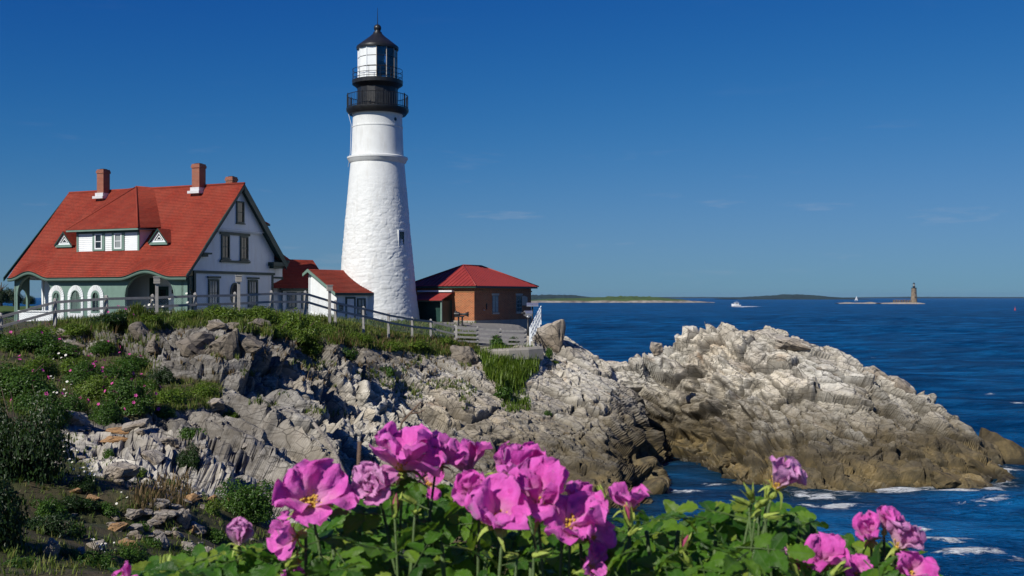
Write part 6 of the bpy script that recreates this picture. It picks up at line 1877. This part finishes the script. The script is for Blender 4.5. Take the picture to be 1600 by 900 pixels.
# ---------------------------------------------------------------- the roses in front
def petal_mesh(seed, nu=13, nv=12):
    r = np.random.default_rng(seed)
    u = np.linspace(-1, 1, nu); v = np.linspace(0, 1, nv); U, V_ = np.meshgrid(u, v, indexing='ij')
    w = np.where(V_ < .68, .09 + .40 * np.sin(np.pi / 2 * np.minimum(1, V_ / .68)) ** 1.1, .49 * np.sqrt(np.maximum(.02, 1 - ((V_ - .68) / .36) ** 2)))
    w = w * r.uniform(.92, 1.12)
    X = U * w; Y = V_ * (1 - r.uniform(.03, .14) * np.exp(-((U - r.uniform(-.2, .2)) / .30) ** 2) * V_ ** 5) - .06 * U ** 4 * V_
    curl = r.uniform(-.30, .22)
    Z = .30 * w * U ** 2 + .16 * np.sin(np.pi * V_ * .8) + curl * np.clip(V_ - .55, 0, 1) ** 1.6 * 1.5
    p = np.stack([U * 2.1, V_ * 2.4, U * 0], -1).reshape(-1, 3) + seed * 5.1
    n1 = (fbm(p, 3, seed) - .5).reshape(U.shape); n2 = (fbm(p * 2.4 + 9, 3, seed + 1) - .5).reshape(U.shape)
    Z += V_ ** .8 * (.75 * n1 + .50 * n2 + .035 * np.sin(U * r.uniform(5, 8) + r.uniform(0, 6)))
    edge = np.abs(U) ** 3 * V_
    Z += edge * r.uniform(-.18, .18) * np.sign(U) + edge * .10 * np.sin(V_ * 9 + seed)
    X += .22 * V_ * n2; Y += .24 * V_ * n1 + .10 * V_ ** 3 * n2
    i = np.arange(nu * nv).reshape(nu, nv)
    F_ = np.stack([i[:-1, :-1], i[1:, :-1], i[1:, 1:], i[:-1, 1:]], -1).reshape(-1, 4)
    me = np_mesh('petal', np.stack([X, Y, Z], -1).reshape(-1, 3), F_, None, True)
    uv = me.uv_layers.new(name='uv').data
    vi = np.empty(F_.size, np.int32); me.loops.foreach_get('vertex_index', vi)
    uv.foreach_set('uv', np.stack([U.ravel()[vi], V_.ravel()[vi]], 1).astype(np.float32).ravel())
    return me
PET = {}
def petal(seed, mat):
    k = (seed % 12, mat)
    if k not in PET:
        me = petal_mesh(200 + k[0]); me.materials.append(M[mat]); PET[k] = me
    return PET[k]

def leaflet_mesh(seed, ns=11):
    r = np.random.default_rng(seed)
    v = np.linspace(0, 1, ns); U, V_ = np.meshgrid(np.array([-1, -.55, 0, .55, 1.0]), v, indexing='ij')
    w = .36 * np.sin(np.pi * (V_ * .93 + .035)) ** .72 * (1 - .15 * V_)
    ser = 1 + .09 * ((np.arange(ns) % 2) * 2 - 1)[None] * (np.abs(U) > .9)
    X = U * w * ser
    cup = r.uniform(.15, .45)
    Z = cup * np.abs(X) - r.uniform(.05, .30) * V_ ** 2 + .03 * np.sin(V_ * 14 + np.abs(U) * 2) * np.abs(U) + .04 * r.normal(0, .5, U.shape) * (np.abs(U) > .3)
    X = X + .05 * np.sin(V_ * 2.2) * r.uniform(-1, 1)
    i = np.arange(U.size).reshape(U.shape)
    F_ = np.stack([i[:-1, :-1], i[1:, :-1], i[1:, 1:], i[:-1, 1:]], -1).reshape(-1, 4)
    me = np_mesh('leaflet', np.stack([X, V_ * 1.0, Z], -1).reshape(-1, 3), F_, M['leaf'], True)
    uv = me.uv_layers.new(name='uv').data
    vi = np.empty(F_.size, np.int32); me.loops.foreach_get('vertex_index', vi)
    uv.foreach_set('uv', np.stack([U.ravel()[vi], V_.ravel()[vi]], 1).astype(np.float32).ravel())
    return me
M['leaf'] = m_roseleaf()
LEAF = [leaflet_mesh(k) for k in range(6)]
pm = world_mb(); pm.path([(0, 0, 0), (0, .5, .03), (0, 1, 0)], .018, .010, 5)
PETI = bpy.data.meshes.new('leaf'); PETI.from_pydata([tuple(q) for q in pm.v], [], pm.f); PETI.materials.append(M['stem'])

def basis(d, n):
    """matrix whose Y follows d and Z is near n"""
    y = Vector(d).normalized(); z = (Vector(n) - y * Vector(n).dot(y)).normalized(); x = y.cross(z)
    return Matrix((x, y, z)).transposed().to_4x4()
rr_ = random.Random(17)
BUSH = []
for x, lab in ((-.27, 'rose bush at the left of the foreground with a pale half-closed bloom'),
               (.02, 'rose bush in the middle of the foreground with the biggest magenta blooms'),
               (.27, 'leafy rose bush with one pink bloom standing up before the inlet'),
               (.45, 'rose bush at the right of the foreground with a tight cluster of blooms')):
    BUSH.append(thing('rose_bush', lab, 'rose bush', (x, 1.35, drop(x, 1.35) - .05), 0, 'rose bushes in the foreground'))
def bush_for(px): return BUSH[0 if px < 530 else 1 if px < 955 else 2 if px < 1262 else 3]
def place(o, par, Mx):
    o.parent = par; o.matrix_local = Matrix.Translation(-Vector(par.location)) @ Mx

def add_leaf(P, d, n, L, par, nl=5):
    lf = bpy.data.objects.new('leaf', PETI); COL.objects.link(lf)
    place(lf, par, Matrix.Translation(P) @ basis(d, n) @ Matrix.Scale(L, 4))
    spots = [(1.0, 0)] + [(f, s) for f in ((.62,) if nl == 3 else (.72, .38)) for s in (-1, 1)]
    for f, s in spots:
        q = bpy.data.objects.new('leaflet', LEAF[rr_.randrange(6)]); COL.objects.link(q)
        a = s * R(rr_.uniform(48, 68)); dd = Vector((math.sin(a), math.cos(a), rr_.uniform(-.25, .15)))
        nn = Vector((rr_.uniform(-.3, .3) - s * .1, rr_.uniform(-.3, .2), 1))
        q.parent = lf; k = rr_.uniform(.44, .58) * (1.1 if s == 0 else 1)
        q.matrix_local = Matrix.Translation((0, f, 0)) @ basis(dd, nn) @ Matrix.Scale(k, 4)

def stem_to(par, top, r=.0016, bend=.05):
    p = Vector(top); b = Vector((p.x + rr_.uniform(-.06, .06), p.y + rr_.uniform(.02, .16), p.z - rr_.uniform(.30, .5)))
    m = world_mb(); o = Vector(par.location)
    mid = p.lerp(b, .4) + Vector((rr_.uniform(-.012, .012), .0, 0))
    m.path([tuple(b - o), tuple(mid - o), tuple(p - o)], r * 1.4, r, 6)
    # prickles
    for k in range(14):
        f = rr_.random(); q = b.lerp(mid, f) if rr_.random() < .5 else mid.lerp(p, f)
        d = Vector((rr_.uniform(-1, 1), rr_.uniform(-1, 1), .1)).normalized(); m.tube(tuple(q - o + d * r), tuple(q - o + d * (r + .004)), .0006, .0001, n=3, cap=False)
    return m.build('stem', M['stem'], par, fix=False)

def stamens_mesh(seed):
    r = random.Random(seed); m = world_mb()
    for k in range(46):
        a = r.uniform(0, 6.28); o = r.uniform(.15, 1.0); h = r.uniform(.16, .26)
        d = Vector((math.cos(a) * o * .24, math.sin(a) * o * .24, h)); m.tube((d.x * .35, d.y * .35, .02), tuple(d), .006, n=3, cap=False)
        m.box(d.x - .016, d.x + .016, d.y - .012, d.y + .012, d.z - .01, d.z + .018)
    m.lathe if False else None
    m.add([(.10 * math.cos(k), .10 * math.sin(k), .05) for k in (0, 1.05, 2.1, 3.14, 4.2, 5.2)] + [(0, 0, .12)], [(k, (k + 1) % 6, 6) for k in range(6)])
    me = bpy.data.meshes.new('stamens'); me.from_pydata([tuple(q) for q in m.v], [], m.f); me.materials.append(M['yellow']); return me
STAM = stamens_mesh(4)
def calyx_mesh(seed):
    r = random.Random(seed); m = MB((0, 0, 0), (1, 0, 0), (0, 0, 1), (0, 1, 0))
    m.lathe([(.05, -.34), (.12, -.28), (.15, -.18), (.10, -.06), (.07, .02)], 10, cap=True)
    m.M = [Vector((1, 0, 0)), Vector((0, 1, 0)), Vector((0, 0, 1))]
    for k in range(5):
        a = k * 1.2566 + r.uniform(-.2, .2); c, s = math.cos(a), math.sin(a); t = r.uniform(.2, .9)
        P = []
        for j in range(6):
            f = j / 5; rad_ = .07 + (.62 * f) * (.6 + .4 * t); z = .0 + .16 * math.sin(f * 2.2) - t * .5 * f * f; w = .085 * (1 - f) ** .8 + .010
            P += [(c * rad_ - s * w, s * rad_ + c * w, z), (c * rad_ + s * w, s * rad_ - c * w, z)]
        m.add(P, [(2 * j, 2 * j + 1, 2 * j + 3, 2 * j + 2) for j in range(5)], True)
    me = bpy.data.meshes.new('calyx'); me.from_pydata([tuple(q) for q in m.v], [], m.f); me.materials.append(M['calyx']); return me
CALY = [calyx_mesh(k) for k in range(4)]

def blossom(px, py, Y, dia, axis, openings, mat='petal', seed=0, label=None):
    """a rose: petals at the listed opening angles (degrees from the axis), innermost first"""
    ax = Vector(axis).normalized(); L = dia / FPX * Y * .50
    par = bush_for(px)
    mean = sum(openings) / len(openings)
    P = at(px, py, Y) - ax * L * .50 * math.cos(R(min(mean, 88)))
    fl = bpy.data.objects.new('blossom', CALY[seed % 4]); COL.objects.link(fl)
    Bx = basis(ax.orthogonal(), ax)
    place(fl, par, Matrix.Translation(P) @ Bx @ Matrix.Rotation(seed * 1.3, 4, 'Z') @ Matrix.Scale(L, 4))
    if label: fl['label'] = label
    r = random.Random(seed * 31 + 5); n = len(openings); a = r.uniform(0, 6.28)
    for k, op in enumerate(openings):
        a += 2 * math.pi / min(n, 5) * r.uniform(.88, 1.12) + (.5 if k and k % 5 == 0 else 0)
        t = R(op + r.uniform(-15, 13))
        d = Vector((math.cos(a) * math.sin(t), math.sin(a) * math.sin(t), math.cos(t)))
        nn = Vector((-math.cos(a) * math.cos(t), -math.sin(a) * math.cos(t), math.sin(t)))
        q = bpy.data.objects.new('petal', petal(seed * 5 + k * 7, mat)); COL.objects.link(q)
        q.parent = fl
        sc_ = r.uniform(.86, 1.14) * (.72 if n > 8 and k < n - 6 else 1)
        q.matrix_local = Matrix.Translation(d * .03 + Vector((0, 0, .02))) @ basis(d, nn) @ Matrix.Rotation(r.uniform(-.45, .45), 4, 'Y') @ Matrix.Rotation(r.uniform(-.15, .15), 4, 'Z') @ Matrix.Diagonal((sc_ * r.uniform(.9, 1.1), sc_, sc_ * r.uniform(.7, 1.3), 1))
    if n < 9 and mean > 30:
        s = bpy.data.objects.new('stamens', STAM); COL.objects.link(s); s.parent = fl; s.scale = (1.25, 1.25, 1.25)
    stem_to(par, P - ax * L * .30)

BL = [(905, 790, 1.10, 112, (.35, -.1, .95), (24, 36, 46, 56), 'petal', 23, None),
      (820, 735, 1.12, 112, (.0, -.2, 1), (14, 24, 34, 44), 'petal', 24, None),
      (690, 715, 1.2, 100, (.35, -.3, .9), (30, 45, 55, 60), 'petal', 25, None),
      (740, 770, 1.1, 90, (-.3, -.7, .6), (40, 52, 60, 66), 'petal', 26, None),
      (1300, 862, 1.12, 70, (-.3, -.3, .9), (20, 32, 42, 50), 'petal', 27, None),
      (1385, 812, 1.14, 66, (.1, -.2, 1), (10, 18, 26, 34), 'petal', 28, None),
      (930, 838, 1.06, 90, (.7, -.4, .3), (36, 52, 62), 'petal', 29, None),
      (487, 782, 1.12, 132, (.15, -.72, .55), (52, 60, 66, 62, 74), 'petal', 1, 'wide open magenta bloom with visible yellow centre'),
      (452, 842, 1.10, 96, (-.6, -.45, -.12), (35, 55, 70), 'petal', 2, None),
      (462, 884, 1.12, 70, (.1, -.6, -.5), (40, 60, 50, 30), 'petal', 3, None),
      (372, 836, 1.16, 78, (.05, -.22, 1), (12, 16, 22, 26, 30, 38), 'petal_pale', 4, 'pale half-closed bloom'),
      (583, 758, 1.14, 92, (-.15, -.85, .35), (8, 14, 20, 26, 32, 38, 45, 52, 60, 66, 70, 72), 'petal_pale', 5, 'crumpled pale double bloom'),
      (630, 716, 1.16, 146, (.05, -.30, .95), (30, 40, 52, 58, 62, 66), 'petal', 6, 'broad cupped bloom highest in the middle'),
      (728, 718, 1.24, 112, (-.15, -.1, 1), (14, 22, 28, 34, 40), 'petal', 7, None),
      (790, 726, 1.22, 102, (.35, -.25, .9), (18, 26, 34, 44), 'petal', 8, None),
      (672, 752, 1.26, 74, (.2, -.5, .7), (40, 56, 62), 'petal', 9, None),
      (772, 806, 1.02, 150, (-.28, -.55, .78), (40, 50, 56, 60, 68), 'petal', 10, 'large crumpled bloom left of the biggest pair'),
      (848, 772, 1.05, 150, (.12, -.38, .92), (22, 32, 40, 48, 56), 'petal', 11, 'tall bloom with upright petals in the middle'),
      (895, 818, 1.04, 132, (.40, -.52, .72), (42, 54, 62, 70, 58), 'petal', 12, 'wide dark pink bloom right of the tall one'),
      (985, 784, 1.16, 96, (.05, -.25, 1), (30, 44, 52, 56), 'petal', 13, None),
      (1221, 748, 1.10, 104, (.38, -.30, .86), (14, 26, 36, 50, 66), 'petal_pale', 14, 'single pale bloom standing above the leaves'),
      (1283, 872, 1.10, 96, (-.05, -.5, .85), (30, 42, 52, 58, 60), 'petal', 15, None),
      (1340, 894, 1.12, 72, (.2, -.6, .75), (34, 48, 56, 62), 'petal', 16, None),
      (1360, 830, 1.13, 82, (-.18, -.4, .9), (12, 20, 28, 36, 40), 'petal', 17, None),
      (1410, 842, 1.13, 92, (.30, -.35, .88), (18, 28, 38, 46, 54), 'petal_pale', 18, None),
      (1424, 890, 1.10, 88, (.25, -.6, .65), (36, 48, 56, 64), 'petal', 19, None),
      (926, 886, 1.04, 76, (.5, -.6, .4), (30, 50, 60), 'petal', 20, None),
      (1226, 866, 1.16, 50, (-.2, -.5, .8), (20, 34, 44, 50), 'petal_pale', 21, None),
      (196, 900, 1.2, 56, (-.3, -.3, .9), (24, 36, 44, 52), 'petal', 22, None)]
for b in BL: blossom(*b)

def bud(px, py, Y, ln, axis, mat, seed):
    ax = Vector(axis).normalized(); L = ln / FPX * Y; par = bush_for(px); P = at(px, py, Y) - ax * L * .4
    o = Vector(par.location); fr = basis(ax.orthogonal(), ax).to_3x3()
    m = MB(P - o, fr.col[0], fr.col[2], fr.col[1]); m.lathe([(.13 * L, -.12 * L), (.17 * L, 0), (.12 * L, .18 * L), (.08 * L, .24 * L)], 10); b = m.build('bud', M['calyx'], par)
    m = MB(P - o, fr.col[0], fr.col[2], fr.col[1]); m.lathe([(.10 * L, .15 * L), (.17 * L, .36 * L), (.13 * L, .62 * L), (.05 * L, .88 * L), (.01 * L, .98 * L)], 10); m.build('folded_petals', M[mat], b)
    m = MB(P - o, fr.col[0], fr.col[2], fr.col[1]); r = random.Random(seed)
    for k in range(5):
        a = k * 1.257 + seed; c, s = math.cos(a), math.sin(a); t = r.uniform(0, .5)
        Pq = []
        for j in range(6):
            f = j / 5; ra = (.15 + .05 * math.sin(f * 3) + t * f * f * .7) * L; z = (.1 + .95 * f - t * .3 * f * f) * L; w = .10 * L * (1 - f) ** .7 + .008 * L
            Pq += [(c * ra - s * w, z, s * ra + c * w), (c * ra + s * w, z, s * ra - c * w)]
        m.add(Pq, [(2 * j, 2 * j + 1, 2 * j + 3, 2 * j + 2) for j in range(5)], True)
    m.build('sepals', M['calyx'], b, fix=False)
    stem_to(par, P - ax * L * .1, .0012)
BUDS = ((1243, 880, 1.06, 62, (-.35, -.2, 1), 'petal_bud'), (982, 806, 1.13, 42, (-.2, -.2, 1), 'petal_bud'), (256, 884, 1.12, 56, (.1, -.1, 1), 'calyx'), (618, 790, 1.12, 44, (.1, -.2, 1), 'petal_bud'),
        (1158, 782, 1.10, 50, (-.9, -.2, .4), 'calyx'), (1172, 772, 1.10, 54, (-.4, -.5, .8), 'calyx'), (1190, 786, 1.08, 52, (.3, -.6, .4), 'calyx'), (1207, 806, 1.08, 46, (.8, -.4, .1), 'calyx'), (1200, 770, 1.12, 46, (.1, -.3, .9), 'calyx'),
        (1182, 802, 1.08, 44, (-.5, -.6, -.2), 'calyx'), (1075, 876, 1.06, 50, (-.4, -.4, .7), 'calyx'), (1310, 888, 1.04, 52, (.6, -.3, .7), 'calyx'), (940, 768, 1.2, 36, (-.6, 0, 1), 'calyx'), (1070, 850, 1.1, 40, (.2, -.4, .8), 'petal_bud'),
        (455, 876, 1.08, 46, (.5, -.3, .6), 'calyx'), (845, 866, 1.0, 50, (.6, -.4, .2), 'calyx'), (800, 868, 1.0, 40, (-.6, -.5, .1), 'calyx'), (650, 800, 1.08, 40, (.2, -.8, .3), 'calyx'), (640, 780, 1.1, 44, (-.7, -.3, .5), 'calyx'), (990, 830, 1.1, 40, (.5, -.5, .5), 'calyx'))
for k, b in enumerate(BUDS):
    bud(b[0], b[1], b[2], b[3] * (.56 if b[5] == 'calyx' else .8), b[4], b[5], k)

# leaves: whole compound leaves spread through the bush, thickest under the blooms
OUT = [(170, 912), (200, 892), (255, 876), (330, 866), (400, 852), (440, 840), (500, 815), (545, 792), (580, 770), (640, 752), (720, 752), (800, 782), (880, 830), (940, 822), (965, 812), (1040, 800), (1080, 802), (1110, 794), (1150, 780), (1200, 766), (1240, 790), (1290, 832), (1330, 848), (1380, 860), (1440, 880), (1460, 905)]
ox, oy = [p[0] for p in OUT], [p[1] for p in OUT]
cnt = [0, 0, 0, 0]; LIM = (52, 60, 60, 44); tries = 0
while sum(cnt) < sum(LIM) and tries < 5000:
    tries += 1
    px = rr_.uniform(175, 1455); f = rr_.random() ** 1.1; top = np.interp(px, ox, oy); py = top + 8 + (945 - top) * f
    b = bush_for(px); i = BUSH.index(b)
    if cnt[i] >= LIM[i]: continue
    Y = max(1.15 if f < .3 else .98, 1.22 - .18 * f + rr_.uniform(-.13, .16))
    P = at(px, py, Y)
    a = rr_.uniform(0, 6.28)
    d = Vector((math.cos(a), math.sin(a) * .7 - .12, rr_.uniform(-.35, .45)))
    n = Vector((rr_.uniform(-.9, .25), rr_.uniform(-1.0, -.05), rr_.uniform(.5, 1.2)))
    L = rr_.uniform(.036, .054)
    add_leaf(P - d.normalized() * L * .6, d, n, L, b, 5 if rr_.random() < .8 else 3); cnt[i] += 1
for px, py, Y in ((300, 880, 1.2), (420, 880, 1.15), (520, 850, 1.15), (560, 820, 1.2), (650, 800, 1.2), (690, 850, 1.1), (760, 870, 1.1), (830, 880, 1.1), (960, 850, 1.15), (1010, 830, 1.2), (1060, 830, 1.2), (1120, 820, 1.2), (1150, 800, 1.2), (1185, 800, 1.15), (1180, 860, 1.1), (1250, 830, 1.2), (1320, 880, 1.2), (1390, 880, 1.2)):
    stem_to(bush_for(px), at(px, py, Y), .0024)
def mesh_arrays(me):
    v = np.empty(len(me.vertices) * 3, np.float32); me.vertices.foreach_get('co', v)
    f = np.empty(len(me.loops), np.int32); me.loops.foreach_get('vertex_index', f)
    u = np.empty(len(me.loops) * 2, np.float32); me.uv_layers[0].data.foreach_get('uv', u)
    return v.reshape(-1, 3), f.reshape(-1, 4), u.reshape(-1, 2)
LV = [mesh_arrays(m_) for m_ in LEAF]
# the dense inside of each bush
for i, (px0, px1, Yc) in enumerate(((190, 530, 1.42), (520, 960, 1.42), (940, 1270, 1.40), (1250, 1450, 1.36))):
    b = BUSH[i]; pc = (px0 + px1) / 2; w = (px1 - px0) / FPX * Yc * .62
    t0 = float(np.mean(np.interp(np.linspace(px0, px1, 9), ox, oy))) + 38
    zt = at(pc, t0, Yc).z; H = .75
    n = int(950 * w / .2)
    gg_ = np.random.default_rng(400 + i); VV, FF, UU = [], [], []; base = 0
    for k in range(n):
        me = LV[gg_.integers(0, 6)]
        px = gg_.uniform(px0, px1); f = gg_.random() ** .9; tp = np.interp(px, ox, oy); py = tp + 10 + (960 - tp) * f
        P = np.array(at(px, py, 1.46 - .22 * f + gg_.uniform(-.12, .22)))
        y = gg_.normal(0, 1, 3) * np.array([1, .8, .5]); y /= np.linalg.norm(y)
        nn = np.array([gg_.uniform(-1.0, .3), gg_.uniform(-1.1, .0), gg_.uniform(.4, 1.1)]); z = nn - y * (nn @ y); z /= np.linalg.norm(z); x = np.cross(y, z)
        s_ = gg_.uniform(.020, .033)
        VV.append(P + (me[0] @ np.array([x, y, z])) * s_); FF.append(me[1] + base); UU.append(me[2]); base += len(me[0])
    V_ = np.concatenate(VV) - np.array(b.location); im = np_mesh('inner_leaves', V_, np.concatenate(FF), M['leaf'], True)
    im.uv_layers.new(name='uv').data.foreach_set('uv', np.concatenate(UU).astype(np.float32).ravel())
    tag(link('inner_leaves', im, b), kind='stuff')
# bleached and brown dead shoots behind the blooms
def dead(name_mat, pts, Y, r0, r1):
    par = bush_for(pts[0][0]); o = Vector(par.location)
    m = world_mb(); m.path([tuple(at(px, py, Y) - o) for px, py in pts], r0, r1, 6); return m.build('dead_stem', M[name_mat], par, fix=False)
dead('dead_stem', [(560, 860), (540, 745), (522, 705), (505, 680), (489, 660)], 1.35, .0035, .0022)
dead('dead_brown', [(570, 860), (560, 740), (562, 690)], 1.35, .0032, .0026)
dead('dead_brown', [(560, 770), (535, 758), (512, 740), (505, 728)], 1.35, .0022, .0010)
dead('dead_brown', [(612, 800), (620, 690), (628, 660), (646, 640), (658, 628)], 1.45, .0024, .0010)
dead('dead_brown', [(628, 662), (634, 650), (628, 636)], 1.45, .0014, .0006)
dead('dead_brown', [(640, 646), (655, 645), (664, 640)], 1.45, .0014, .0006)
